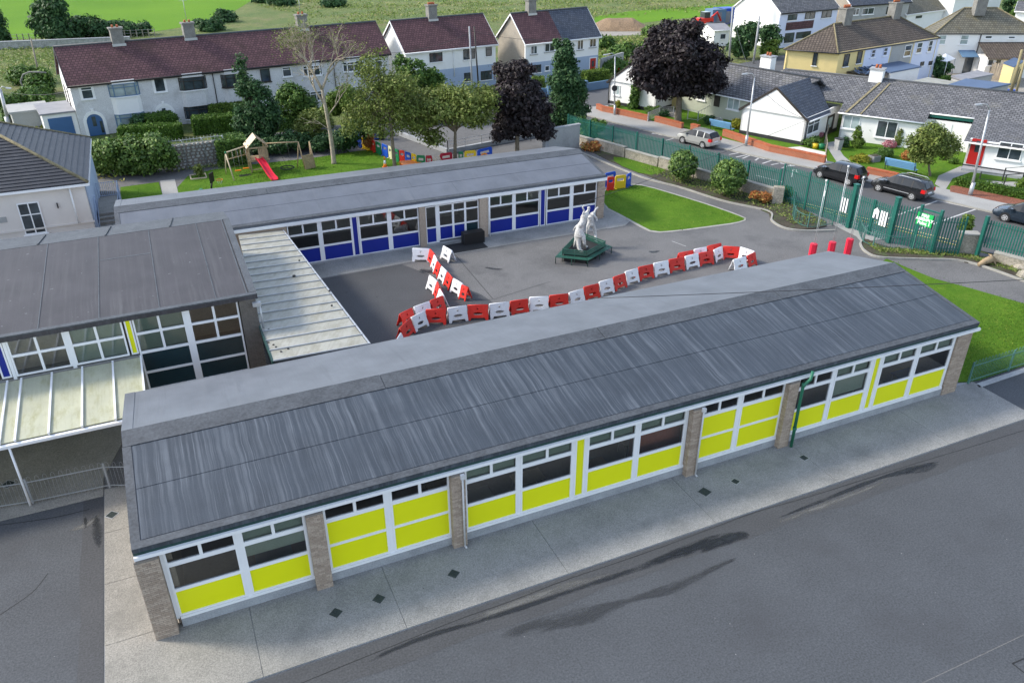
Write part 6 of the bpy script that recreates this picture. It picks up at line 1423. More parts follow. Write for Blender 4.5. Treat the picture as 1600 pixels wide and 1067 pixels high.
tree('tree', 'feathery olive-green ash tree behind the coloured panels', (617, 262), [(600, 165, 46, 40), (580, 130, 34, 30), (620, 140, 36, 34), (560, 170, 28, 24), (640, 180, 30, 26), (585, 100, 24, 22), (605, 200, 36, 18), (548, 195, 18, 16)], 13000, .16, 'lf_olive', 'bark', .16, .12, .75, (605, 130), 46, surf=.3, per=7, sat=7)
tree('tree', 'spreading olive-green umbrella-shaped tree left of the dark purple tree', (711, 253), [(700, 165, 62, 24), (735, 150, 44, 22), (668, 175, 38, 22), (690, 150, 40, 16), (765, 160, 18, 16), (655, 195, 26, 14), (680, 215, 22, 14), (745, 185, 30, 14), (648, 150, 14, 10)], 14500, .16, 'lf_olive', 'bark', .17, .14, .7, (712, 175), 40, surf=.3, per=8, sat=7)
def bare_tree():
    bs = P(522, 256); r = thing('tree', 'nearly bare pale-barked tree standing on the playground lawn', 'tree', bs)
    m = MB(); tips = []
    def grow(p, d, L, rad, lvl):
        d = d.normalized(); n_ = 3; pts = [p]
        for i in range(n_):
            d = (d+V(random.gauss(0, .12), random.gauss(0, .12), random.gauss(.04, .08))).normalized(); pts.append(pts[-1]+d*L/n_)
        m.tube(pts, [rad, rad*.88, rad*.76, rad*.62], 7 if lvl < 2 else 4)
        if lvl >= 5 or rad < .012: tips.append(pts[-1]); return
        for k in range(3 if lvl else 4):
            a = random.uniform(0, 6.28); s_ = random.uniform(.35, .8); x = d.cross(V(.3, .2, 1)).normalized(); y = d.cross(x); q = pts[-1] if k < 2 else pts[2]
            grow(q, d+(x*math.cos(a)+y*math.sin(a))*s_, L*random.uniform(.62, .82), rad*random.uniform(.5, .66), lvl+1)
    t1 = upright(bs, 508, 165)-bs; t2 = upright(bs, 503, 140)-bs
    m.tube([V(0, 0, -.05), V(0, 0, .2), t1*.5+V(.08, 0, 0), t1, t2], [.27, .20, .17, .14, .12], 10)
    grow(t2, V(-.25, 0, 1), 2.0, .13, 0); grow(t2, V(.35, .1, 1), 1.9, .11, 1); grow(t1, V(-.8, -.1, .9), 2.0, .09, 1); grow(t1*.8, V(.9, 0, .9), 1.8, .07, 2); grow(t1*.6, V(-1, 0, .7), 1.2, .05, 3)
    m.build('trunk', M['bark_pale'], r, local=True)
    tp = np.array([list(t) for t in tips]); tp = tp[rng.integers(len(tp), size=2000)]+rng.normal(size=(2000, 3))*np.array([.3, .3, .35])-np.array([0, 0, .15])
    tag(leaves_mesh('leaves', tp, np.tile([0, 0, 1.], (2000, 1)), .085, 'lf_olive', r), kind='stuff')
bare_tree()
tree('shrub', 'grey-green bush drooping left of the bare tree', (482, 228), [(480, 200, 26, 20), (500, 215, 16, 14), (470, 215, 20, 12), (500, 185, 22, 16)], 4200, .16, 'lf_olive', 'bark_pale', .08, .13, .5, (480, 195), 14, cat='bush', per=8)
tree('tree', 'small dark green tree with a tall leafy spire by the stone wall', (402, 232), [(405, 165, 30, 34), (385, 135, 16, 18), (375, 108, 7, 16), (376, 92, 6, 8), (420, 185, 24, 24), (385, 190, 24, 24), (405, 210, 30, 14)], 15000, .16, 'lf_dark', 'bark', .14, .15, .5, (385, 120), 22)
tree('tree', 'round green garden tree between the bare tree and the terrace', (462, 200), [(462, 155, 26, 24), (450, 140, 14, 12), (480, 165, 20, 20), (440, 165, 14, 18)], 7500, .16, 'lf_green', 'bark', .1, .15, .45, (460, 150), 14)
tree('tree', 'yellow-green garden tree just right of the bare tree', (545, 205), [(540, 155, 26, 22), (520, 165, 18, 18), (560, 170, 16, 16)], 6500, .16, 'lf_bright', 'bark', .1, .15, .45, (540, 150), 14)
tree('tree', 'fresh green round tree in front of the white semi-detached houses', (652, 190), [(650, 115, 26, 24), (632, 100, 16, 14), (668, 130, 20, 22), (640, 135, 26, 22), (680, 122, 14, 14), (650, 160, 30, 20)], 10500, .16, 'lf_green', 'bark', .16, .17, .5, (650, 115), 18)
tree('bush', 'dark tangled undergrowth behind the climbing frame', (432, 238), [(430, 225, 34, 14), (462, 222, 26, 14), (500, 225, 22, 14), (405, 228, 22, 10), (532, 218, 22, 16), (555, 205, 22, 18)], 11000, .16, 'lf_dark', None, 0, .15, .5, cat='bushes')
tree('bush', 'large glossy green rhododendron bush beside the pale house', (205, 272), [(170, 240, 32, 26), (205, 235, 34, 28), (240, 232, 30, 26), (160, 255, 22, 18), (225, 255, 36, 16), (255, 248, 18, 18), (190, 258, 30, 14)], 19000, .16, 'lf_laurel', None, 0, .15, .55, surf=.85)
tree('bush', 'clipped round bush by the green fence, left one of the pair', (1067, 284), [(1067, 256, 25, 24)], 6000, .16, 'lf_laurel', None, 0, .12, .3, surf=.92, group='two round bushes by the green fence', depth=1, sat=0)
tree('bush', 'clipped round bush by the green fence, right one of the pair', (1138, 306), [(1138, 275, 31, 29)], 8500, .16, 'lf_laurel', None, 0, .12, .3, surf=.92, group='two round bushes by the green fence', depth=1, sat=0)
tree('tree', 'small olive-leaved garden tree in front of the cottage row', (1452, 277), [(1455, 222, 34, 24), (1430, 225, 20, 20), (1480, 230, 20, 18), (1455, 205, 24, 14), (1440, 245, 22, 10)], 12000, .16, 'lf_olive', 'bark', .1, .11, .45, (1454, 225), 26, surf=.45)
tree('tree', 'tall dark tree in the bright field, upper left', (85, 66), [(82, 28, 28, 30), (70, 15, 20, 20), (95, 45, 24, 18), (68, 42, 18, 18), (85, 2, 16, 14)], 9000, .16, 'lf_dark', 'bark', .3, .32, 1.1, (82, 25), 16)
tree('tree', 'tree cut by the left edge beside the field wall', (-4, 66), [(-2, 48, 14, 18), (-8, 30, 10, 14)], 1800, .16, 'lf_dark', 'bark', .2, .3, 1, (-3, 45), 8)
tree('bush', 'long dark thicket behind the field wall, right of the tall dark tree', (140, 60), [(130, 42, 26, 18), (160, 45, 20, 14), (112, 48, 16, 14)], 6500, .16, 'lf_dark', None, 0, .3, 1.0, cat='bushes')
tree('bush', 'low dark hedge clump behind the left chimney', (205, 55), [(195, 45, 22, 9), (222, 46, 14, 8)], 3000, .16, 'lf_dark', None, 0, .3, .9, cat='bushes')
tree('bush', 'dark bush behind the second chimney of the terrace', (327, 48), [(325, 40, 20, 9)], 2200, .16, 'lf_dark', None, 0, .28, .8)
tree('bush', 'upper dark bush on the field edge right of the second chimney', (352, 34), [(352, 27, 20, 9)], 2200, .16, 'lf_dark', None, 0, .28, .8)
for px, py, rx, ry, lb in ((40, 118, 26, 14, 'scrub mound below the field wall at the left edge'), (50, 150, 28, 14, 'dark scrub left of the lean-to roof'), (40, 178, 30, 16, 'tangled shrubs behind the slate roof beside the pole'), (62, 130, 20, 18, 'dark bush next to the thin leaning pole'), (10, 160, 18, 12, 'bush at the left edge above the slate roof'), (70, 200, 14, 7, 'golden low shrub beside the garage')):
    tree('bush', lb, (px, py+ry), [(px, py, rx, ry), (px-rx*.5, py+ry*.3, rx*.6, ry*.7)], 3300, .16, 'lf_green' if px != 70 else 'lf_gold', None, 0, .22, .7)
tree('bush', 'dark clipped round bush by the blue arched door', (222, 207), [(222, 191, 18, 13)], 2200, .16, 'lf_dark', None, 0, .13, .35)
tree('bush', 'ivy spilling over the corner of the school wall and fence', (920, 214), [(915, 205, 16, 16), (930, 196, 18, 8), (908, 190, 10, 8), (925, 215, 10, 12)], 5000, .16, 'lf_hedge', None, 0, .14, .4, cat='ivy')
tree('bush', 'dry brown and green brambles in the bed at the fence corner', (935, 235), [(935, 230, 16, 10), (955, 240, 14, 8), (920, 232, 12, 8)], 2600, .16, 'lf_orange', 'bark', .03, .12, .35, nl=10, cat='brambles')
tree('bush', 'climber on the sunlit gable of the corner cottage', (993, 172), [(992, 145, 8, 22), (990, 165, 9, 10)], 2600, .16, 'lf_green', None, 0, .14, .3, cat='climber')
tree('bush', 'small ragged shrub growing on the stone pier right of the gates', (1508, 372), [(1508, 352, 12, 16), (1512, 342, 8, 8)], 2200, .16, 'lf_bright', 'bark', .02, .09, .25)
tree('bush', 'ivy over the leaning pier at the left of the gate screen', (1228, 312), [(1228, 300, 14, 10), (1222, 318, 8, 14)], 2200, .16, 'lf_olive', None, 0, .10, .25, cat='ivy')
tree('bush', 'yellow and red leaved shrub in the bed before the leaning pier', (1195, 318), [(1195, 308, 12, 8), (1180, 304, 8, 6)], 1600, .16, 'lf_orange', None, 0, .1, .25)
tree('conifer', 'bright golden-green conical conifer in a cottage garden', (1340, 232), [(1340, 222, 11, 9), (1340, 210, 7, 9), (1341, 201, 3, 5)], 2600, .16, 'lf_gold' if False else 'lf_bright', None, 0, .09, .25)
tree('bush', 'bright yellow shrub behind the silver car bench', (1150, 203), [(1150, 194, 9, 10)], 1500, .16, 'lf_gold', None, 0, .1, .25)
tree('bush', 'round light green bush below the sage cottage window', (1126, 182), [(1126, 172, 11, 9)], 1500, .16, 'lf_hedge', None, 0, .12, .3)
tree('bush', 'yellow-green shrub near the ramp railing', (1103, 170), [(1103, 163, 10, 6)], 1100, .16, 'lf_gold', None, 0, .12, .3)
for i, (px, py, rx, ry, mt, lb) in enumerate(((1270, 222, 16, 9, 'lf_green', 'leafy plants around the yellow and green pots'), (1277, 210, 10, 6, 'lf_pink', 'pink-flowered shrub at the near white gable'), (1320, 222, 8, 10, 'lf_dark', 'dark shrub left of the golden-green conifer'),
        (1359, 205, 7, 18, 'lf_olive', 'climber up the wall between the two cottage windows'), (1384, 238, 16, 9, 'lf_green', 'green garden plants beside the blue bench'), (1390, 226, 12, 6, 'lf_pink', 'pink flowers under the white cottage window'), (1405, 215, 7, 16, 'lf_olive', 'climber right of the large cottage window'),
        (1345, 248, 18, 6, 'lf_gold', 'low yellow-green plants along the small lawn edge'), (1372, 245, 10, 6, 'lf_green', 'planter foliage by the blue bench end'), (1418, 243, 10, 8, 'lf_orange', 'reddish border plants behind blue bench'),
        (1110, 188, 12, 8, 'lf_dark', 'dark shrub left of the pale blue bench'), (1122, 190, 10, 6, 'lf_white', 'white-flowered plants behind the upper bench'), (1490, 252, 8, 5, 'lf_hedge', 'small shrub at the red door cottage corner'), (1598, 288, 10, 10, 'lf_bright', 'bush cut by the right edge near the ramp'),
        (1020, 172, 16, 6, 'lf_green', 'low rockery plants in the corner cottage garden'), (1035, 178, 14, 5, 'lf_dark', 'rockery shrub beside the maple trunk'), (965, 163, 4, 6, 'lf_gold', 'tuft of dry grass at the corner cottage wall'))):
    tree('garden_plant', lb, (px, py+ry), [(px, py, rx, ry)], 1100, .16, mt, None, 0, .09, .22, cat='plant', per=8)
# trees and shrubs in the far right quarter
for px, by, blobs, n_, mt, lb in ((1165, 92, [(1165, 60, 20, 24), (1155, 72, 16, 16), (1178, 48, 10, 12)], 5000, 'lf_dark', 'dark tree between the two concrete poles'), (1205, 85, [(1205, 60, 16, 20), (1198, 50, 10, 10)], 3600, 'lf_dark', 'dark tree right of the tall concrete poles'),
        (1203, 92, [(1203, 78, 15, 12)], 2400, 'lf_bright', 'bright green bush under the dark trees by the poles'), (1378, 28, [(1378, 12, 7, 14), (1379, -2, 4, 8)], 1500, 'lf_dark', 'slim dark conifer before the grey house'),
        (1468, 122, [(1470, 108, 13, 13), (1466, 98, 8, 8)], 2600, 'lf_dark', 'small dark conifer between flat roofs'), (1455, 36, [(1450, 26, 18, 8), (1438, 30, 10, 6)], 2400, 'lf_gold', 'bright yellow-green bush beside hipped roof'),
        (1418, 28, [(1418, 22, 6, 6)], 800, 'lf_dark', 'dark bush at the gable of the upper white house'), (1575, 28, [(1576, 8, 9, 16), (1576, -6, 5, 8)], 2000, 'lf_dark', 'conifer behind the hipped house chimney, top right'),
        (1592, 40, [(1592, 22, 12, 16), (1598, 8, 10, 14)], 2400, 'lf_green', 'green tree at the upper right corner'), (1500, 130, [(1486, 126, 14, 4)], 900, 'lf_hedge', 'creeper patch on the shed roof edge')):
    tree('tree' if 'tree' in lb else 'bush', lb, (px, by), blobs, n_, .16, mt, 'bark', .12, .24, .6, nl=6)
for px, py, rx, ry, lb in ((960, 105, 16, 12, 'shrub behind the dark car beyond the corner cottage'), (975, 82, 26, 10, 'meadow shrubs above the dark car'), (945, 68, 16, 10, 'green scrub below the earth mound'), (1015, 72, 20, 8, 'scrub left of the maple crown'), (1020, 50, 16, 7, 'bush on the right end of the earth mound')):
    tree('bush', lb, (px, py+ry), [(px, py, rx, ry)], 2400, .16, 'lf_green', None, 0, .26, .7)
for px, py, rx in ((520, 5, 22), (440, 3, 18), (410, -2, 14)):
    tree('bush', 'far dark scrub at the top edge, %s' % {520: 'above the third chimney', 440: 'left of the third chimney', 410: 'near the bright field corner'}[px], (px, py+6), [(px, py, rx, 5)], 1500, .16, 'lf_dark', None, 0, .35, 1)
# hedges: a leafy box
def hedge(label, a, b_, wd, h, mat='lf_hedge', n_=5000, lsz=.11, name='hedge', z=0):
    a = P(*a); b_ = P(*b_); r = thing(name, label, 'hedge', a); d = D2(a, b_); L = (b_-a).length; q = V(-d.y, d.x, 0); q = q if q.y > 0 else -q
    m = MB(); m.obox(V(0, 0, z), d, q, V(0, 0, 1), (.08, .08, 0), (L-.08, wd-.08, h-.1)); m.build('core', M['hedge_core'], r, local=True)
    A = np.array([L*h, L*wd, wd*h*2]); k = (A/A.sum()*n_).astype(int); P_ = []; N_ = []
    dd, qq = np.array(d), np.array(q); u = rng.uniform(0, L, k[0]); w_ = rng.uniform(0, h, k[0]); P_.append(u[:, None]*dd+w_[:, None]*[0, 0, 1]); N_.append(np.tile(-qq, (k[0], 1)))
    u = rng.uniform(0, L, k[1]); w_ = rng.uniform(0, wd, k[1]); P_.append(u[:, None]*dd+w_[:, None]*qq+np.array([0, 0, h])+rng.normal(size=(k[1], 1))*.05*np.array([0, 0, 1])); N_.append(np.tile([0, 0, 1.], (k[1], 1)))
    u = rng.choice([0, L], k[2]); w_ = rng.uniform(0, wd, k[2]); hh_ = rng.uniform(0, h, k[2]); P_.append(u[:, None]*dd+w_[:, None]*qq+hh_[:, None]*np.array([0, 0, 1])); N_.append(np.tile(-dd, (k[2], 1)))
    pts = np.concatenate(P_)+rng.normal(size=(sum(k), 3))*.05+np.array([0, 0, z]); tag(leaves_mesh('foliage', pts, np.concatenate(N_), lsz, mat, r), kind='stuff')
M['hedge_core'] = pm('hedge_inner', (.02, .04, .01), .95, .2, 1, 10, .1, .1)
hedge('bright clipped hedge in front of the first bay window, long terrace', (188, 224), (283, 219), 1.6, 1.3, n_=5000)
hedge('clipped hedge sloping up to the white arched door', (236, 212), (282, 205), 4.5, 1.5, n_=5000)
hedge('clipped hedge below the second bay window of the terrace', (304, 212), (388, 205), 1.8, 1.5, n_=5000)
hedge('light green hedge below the third bay window', (330, 192), (392, 188), 2.5, 1.6, 'lf_bright', 4500)
hedge('tall dark hedge behind the spiked rail beside the stone wall', (345, 262), (392, 256), 2.5, 2.1, 'lf_green', 4500)
hedge('square green hedge left of the conical tree by the blue wall', (832, 146), (850, 146), 2, 1.6, 'lf_bright', 1500)
hedge('bright hedge on top of the blue garden wall right of the conical tree', (916, 137), (952, 133), 1.6, 1.7, 'lf_bright', 2600)
hedge('small hedge in front of the left semi-detached house', (693, 137), (735, 132), 1.6, 1.5, n_=2200)
hedge('low clipped hedge behind the red slate chippings at the right edge', (1492, 292), (1606, 316), .9, .6, 'lf_hedge', 5200, .09)
hedge('green bank hedge along the gardens below the long terrace', (425, 205), (500, 200), 2.0, 1.2, 'lf_green', 4200)
# rough tufts on the meadow and in the beds
def scatter(name, poly_px, n_, size, mat, h=.25, world=None):
    pl = [Vector(p[:2]) for p in (PL(*poly_px) if world is None else world)]; xs = [p.x for p in pl]; ys_ = [p.y for p in pl]; out = []
    x = rng.uniform(min(xs), max(xs), n_*6); y = rng.uniform(min(ys_), max(ys_), n_*6); ins = np.zeros(len(x), bool); j = len(pl)-1
    for i in range(len(pl)):
        a, b_ = pl[i], pl[j]; c = ((a.y > y) != (b_.y > y)) & (x < (b_.x-a.x)*(y-a.y)/(b_.y-a.y+1e-9)+a.x); ins ^= c; j = i
    x = x[ins][:n_]; y = y[ins][:n_]; k = len(x)
    f = np.sin(x*.31+1.3*np.sin(y*.17))+np.sin(y*.43+x*.11)+rng.normal(size=k)*.8; keep = f > -.2; x = x[keep]; y = y[keep]; k = len(x)
    z = rng.uniform(.0, h, k)+(.03 if name == 'lawn_tufts' else 0); pts = np.stack([x, y, z], 1); nr = np.tile([0, -.4, .7], (k, 1)); o = leaves_mesh(name, pts, nr, size, mat, None, .45); return tag(o, kind='stuff')
scatter('meadow_tufts', [(0, 76), (0, 130), (90, 140), (90, 76)], 2500, .22, 'lf_scrub', .3)
scatter('meadow_tufts', [(400, 10), (560, 45), (700, 22), (770, 35), (1100, 20), (1150, 2), (420, -4)], 9000, .30, 'lf_scrub', .3)
scatter('meadow_tufts', [(930, 60), (945, 140), (1010, 120), (1080, 60), (1040, 55)], 9000, .28, 'lf_scrub', .5)
M['lf_lawn'] = leafmat('lawn_blades', (.06, .15, .014), (.14, .26, .025), (.24, .31, .05), .1)
for pl_, n_, sz in (([(943, 322), (943, 299), (985, 289), (1065, 308), (1166, 343), (1060, 362), (1000, 354)], 9000, .05), ([(1385, 405), (1600, 475), (1640, 500), (1640, 560), (1512, 597), (1440, 470)], 16000, .045), ([(190, 293), (248, 285), (258, 320), (190, 325)], 2500, .05), ([(275, 281), (345, 262), (480, 249), (592, 234), (660, 260), (450, 300), (284, 318)], 14000, .055), ([(1310, 246), (1345, 236), (1400, 245), (1500, 262), (1440, 282), (1340, 262)], 3000, .06), ([(1600, 288), (1530, 282), (1500, 292), (1600, 312)], 1500, .06)):
    scatter('lawn_tufts', pl_, n_, sz, 'lf_lawn', .05)
scatter('bed_plants', [(940, 240), (1060, 288), (1200, 328), (1240, 352), (1290, 350), (1235, 315), (1100, 280), (940, 222)], 6500, .09, 'lf_scrub', .18)
scatter('bed_plants', [(1350, 380), (1375, 396), (1500, 402), (1600, 430), (1600, 420), (1500, 396), (1380, 388)], 5000, .08, 'lf_scrub', .15)
scatter('verge_plants', [(140, 270), (345, 256), (345, 262), (150, 282)], 1600, .1, 'lf_scrub', .25)
scatter('bed_plants', [(148, 280), (200, 272), (200, 290), (150, 295)], 900, .14, 'lf_gold', .5)

# ------------------------------------------------------------------ red and white queue barriers
def outline_mesh(name, outer, holes, depth, mat):
    cu = bpy.data.curves.new('o', 'CURVE'); cu.dimensions = '2D'; cu.fill_mode = 'BOTH'; cu.extrude = depth/2; cu.bevel_depth = .008; cu.bevel_resolution = 0
    for pts in [outer]+holes:
        s_ = cu.splines.new('POLY'); s_.points.add(len(pts)-1); s_.use_cyclic_u = True
        for p, q in zip(s_.points, pts): p.co = (q[0], q[1], 0, 1)
    to = bpy.data.objects.new('o', cu); COL.objects.link(to); bpy.context.view_layer.update()
    me = bpy.data.meshes.new_from_object(to.evaluated_get(bpy.context.evaluated_depsgraph_get())); bpy.data.objects.remove(to); me.name = name
    me.materials.clear(); me.materials.append(M[mat]); return me
def ell(cx_, cy_, rx, ry, n=14): return [(cx_+rx*math.cos(2*math.pi*i/n), cy_+ry*math.sin(2*math.pi*i/n)) for i in range(n)]
BO = [(-.5, 0), (-.38, 0), (-.33, .13), (.33, .13), (.38, 0), (.5, 0), (.5, .3), (.48, .34), (.48, .56), (.5, .6), (.5, .80), (-.5, .80), (-.5, .6), (-.48, .56), (-.48, .34), (-.5, .3)]
BH = [ell(0, .34, .24, .085), [(-.09, .66), (.09, .66), (.03, .61), (.08, .55), (-.08, .55), (-.03, .61)], [(-.1, .745), (.1, .745), (.1, .725), (-.1, .725)]]
bm_ = {'red': outline_mesh('barrier_panel_red', BO, BH, .03, 'red_plastic'), 'white': outline_mesh('barrier_panel_white', BO, BH, .03, 'white_plastic')}
HB = .78
def barrier(col, a, b_, label, group='red and white plastic barriers in the courtyard'):
    a = P(*a, HB); b_ = P(*b_, HB); c = a.lerp(b_, .5); d = V(b_.x-a.x, b_.y-a.y, 0); L = max(.35, min(1.25, d.length)); 
    if d.length < .3: L = 1.0
    d.normalize(); rr_ = random.Random(label); d.rotate(Matrix.Rotation(rr_.uniform(-.05, .05), 3, 'Z')); r = thing('barrier', label, 'barrier', (c.x, c.y, 0), math.atan2(d.y, d.x), group)
    for s_ in (-1, 1):
        t = s_*.36; ux = V(1, 0, 0); uy = V(0, -t, 1).normalized(); uz = ux.cross(uy)
        o = bpy.data.objects.new('panel', bm_[col]); COL.objects.link(o); o.parent = r
        Mx = frameM(V(0, s_*.29, 0), ux*L*.97, uy*1.03, uz); o.matrix_local = Mx
    b = MB(); b.tube([(-L*.46, 0, HB), (L*.46, 0, HB)], .028, 6); b.build('hinge', M['red_plastic' if col == 'red' else 'white_plastic'], r, local=True)
ORD = ['first', 'second', 'third', 'fourth', 'fifth', 'sixth', 'seventh', 'eighth', 'ninth', 'tenth', 'eleventh', 'twelfth', 'thirteenth', 'fourteenth', 'fifteenth', 'sixteenth', 'seventeenth', 'eighteenth', 'nineteenth', 'twentieth', 'twenty-first', 'twenty-second', 'twenty-third', 'twenty-fourth', 'twenty-fifth']
row1 = [((624, 513), (641, 497)), ((642, 496), (664, 486)), ((665, 484), (697, 483)), ((699, 482), (729, 477)), ((730, 477), (763, 476)), ((764, 475), (795, 472)), ((797, 471), (825, 467)), ((827, 465), (857, 463)), ((858, 462), (888, 459)),
        ((889, 458), (911, 451)), ((912, 449), (935, 443)), ((936, 441), (957, 435)), ((958, 434), (976, 427)), ((977, 425), (996, 419)), ((997, 418), (1020, 413)), ((1021, 412), (1044, 407)), ((1045, 406), (1069, 402)), ((1070, 401), (1091, 396)), ((1092, 396), (1114, 392)), ((1115, 391), (1128, 385)), ((1130, 385), (1156, 386)), ((1157, 386), (1179, 393))]
for i, (a, b_) in enumerate(row1):
    barrier('red' if i % 2 == 0 else 'white', a, b_, '%s plastic A-frame barrier, %s from the left end of the long front row' % ('red' if i % 2 == 0 else 'white', ORD[i]))
barrier('red', (1180, 394), (1167, 400), 'red barrier turning back at the right end of the row'); barrier('white', (1166, 401), (1145, 406), 'white barrier at the very right end, below the curve of the row')
barrier('red', (1060, 396), (1083, 391), 'red barrier at the left of the short back row'); barrier('white', (1084, 390), (1104, 386), 'white barrier in the middle of the short back row'); barrier('red', (1105, 385), (1127, 380), 'red barrier at the right of the short back row')
for i, (c_, a, b_) in enumerate((('white', (644, 388), (671, 389)), ('red', (672, 389), (679, 397)), ('white', (679, 398), (683, 407)), ('red', (683, 408), (689, 415)), ('white', (690, 416), (698, 424)), ('red', (699, 425), (707, 434)), ('white', (708, 435), (723, 443)))):
    barrier(c_, a, b_, '%s barrier, %s from the top of the diagonal chain by the blue classrooms' % (c_, ORD[i]))
barrier('red', (721, 445), (732, 449), 'red barrier seen end-on at the foot of the diagonal chain')
barrier('white', (693, 384), (706, 392), 'lone white barrier standing apart near the black box')
barrier('white', (671, 430), (683, 439), 'white barrier at the top of the short left chain'); barrier('red', (683, 440), (687, 450), 'red barrier second in the short left chain'); barrier('white', (687, 451), (693, 462), 'white barrier third in the short left chain')
barrier('red', (692, 462), (672, 470), 'red barrier at the bend of the left chain'); barrier('white', (671, 471), (646, 480), 'white barrier in the middle of the left bend'); barrier('red', (644, 481), (624, 491), 'red barrier at the left tip of the bend')
barrier('white', (626, 520), (619, 533), 'white barrier half hidden behind the roof edge at the left')
# ------------------------------------------------------------------ sculpture on its bench platform
sc = V(24.0, 42.6, 0); cs = P(905, 398)
qd = [P(868, 412), P(918, 417), P(955, 396), P(903, 376)]
a0, a1, a2, a3 = qd
pl = thing('bench', 'dark green slatted bench running round the square sculpture platform', 'bench', sum(qd, V(0, 0, 0))/4)
cen = sum(qd, V(0, 0, 0))/4
inner = [cen+(p-cen)*.76 for p in qd]
MB().prism([(p.x, p.y) for p in [cen+(p-cen)*.72 for p in qd]], 0, .52).build('platform', M['rubber'], pl)
for i in range(4):
    p, q = qd[i], qd[(i+1) % 4]; ip, iq = inner[i], inner[(i+1) % 4]
    for k in range(4):
        f0 = k*.25; m = MB(); A, B_ = p.lerp(ip, f0), q.lerp(iq, f0); m.bar(V(A.x, A.y, .45), V(B_.x, B_.y, .45), .075, .03); m.build('seat_slat', M['bench_green'], pl)
    for k in range(3):
        A, B_ = ip, iq; m = MB(); m.bar(V(A.x, A.y, .58+k*.13), V(B_.x, B_.y, .58+k*.13), .03, .085); m.build('back_slat', M['bench_green'], pl)
    for t in (0, .5, 1):
        A = p.lerp(q, t); C_ = ip.lerp(iq, t); m = MB(); m.tube([V(A.x, A.y, 0), V(A.x, A.y, .43)], .025, 6); m.build('leg', M['bench_green'], pl)
        m = MB(); m.tube([V(C_.x, C_.y, 0), V(C_.x, C_.y, .92)], .022, 6); m.build('back_post', M['bench_green'], pl)
def skin(name, verts, edges, radii, mat, parent=None, sub=2):
    me = bpy.data.meshes.new(name); me.from_pydata([tuple(v) for v in verts], edges, []); o = bpy.data.objects.new(name, me); COL.objects.link(o)
    md = o.modifiers.new('s', 'SKIN'); sv = me.skin_vertices[0].data
    for i, r in enumerate(radii): sv[i].radius = (r, r)
    sv[0].use_root = True; md.use_smooth_shade = True
    s2_ = o.modifiers.new('u', 'SUBSURF'); s2_.levels = sub; s2_.render_levels = sub
    bpy.context.view_layer.update(); m2 = bpy.data.meshes.new_from_object(o.evaluated_get(bpy.context.evaluated_depsgraph_get())); bpy.data.objects.remove(o)
    m2.materials.clear(); m2.materials.append(M[mat]); o2 = bpy.data.objects.new(name, m2); COL.objects.link(o2)
    if parent is not None: o2.parent = parent; o2.matrix_local = inv_of(parent)
    return o2
zp = .52
bl_ = P(906, 391, zp); br_ = P(922, 374, zp)
def UL(px, py, dd=0): p = onplane(bl_, FH, px, py); return p+FH*dd
def UR(px, py, dd=0): p = onplane(br_, FH, px, py); return p+FH*dd
stt = thing('sculpture', 'weathered white sculpture of a long-tailed beast with a figure raising its arms, on the platform', 'sculpture', bl_)
vs = [UL(903, 362), UL(909, 352), UL(913, 342, .1), UL(918, 334, .2), UL(920.5, 330, .25), UL(920.5, 325, .25),   # trunk, neck, head
      UL(901, 372), UL(899, 380, .1), P(898, 386, zp+.05),                      # rear leg
      UL(904, 375, -.1), UL(904, 384, -.2), P(907, 392, zp+.08), P(912, 394, zp+.06),   # thick tail sweeping to the ground
      UL(911, 368, -.2), UL(913, 379, -.25), P(915, 387, zp+.06), P(918, 385, zp+.06),  # near leg and foot
      UL(911, 337, .1), UL(913, 330, .05), UL(910, 324, .0), UL(914, 321, .05),         # left raised arm
      UL(899, 357, .2), UL(896, 363, .25)]                                      # small side tail
ed = [(0, 1), (1, 2), (2, 3), (3, 4), (4, 5), (0, 6), (6, 7), (7, 8), (0, 9), (9, 10), (10, 11), (11, 12), (0, 13), (13, 14), (14, 15), (15, 16), (2, 17), (17, 18), (18, 19), (19, 20), (1, 21), (21, 22)]
rd_ = [.30, .22, .20, .15, .07, .13, .14, .10, .09, .17, .14, .12, .08, .17, .10, .08, .06, .08, .06, .05, .045, .07, .035]
skin('beast', vs, ed, rd_, 'statue', stt)
vs = [UR(923, 343), UR(921, 336), UR(925, 349), UR(929, 358), UR(930.5, 368), P(931, 377, zp+.06), P(933, 379, zp+.04), UR(919, 352), UR(918, 361), P(917.5, 370, zp+.05), UR(927, 336), UR(932, 341), UR(933, 345, -.1), UR(929, 334, .2), UR(932, 329, .3), UR(936, 327, .35), UR(921, 352, -.1), UR(920, 358, -.15)]
ed = [(0, 1), (0, 2), (2, 3), (3, 4), (4, 5), (5, 6), (0, 7), (7, 8), (8, 9), (1, 10), (10, 11), (11, 12), (1, 13), (13, 14), (14, 15), (2, 16), (16, 17)]
rd_ = [.22, .16, .18, .12, .10, .09, .06, .13, .09, .07, .10, .07, .05, .08, .06, .08, .07, .04]
skin('figure', vs, ed, rd_, 'statue', stt)
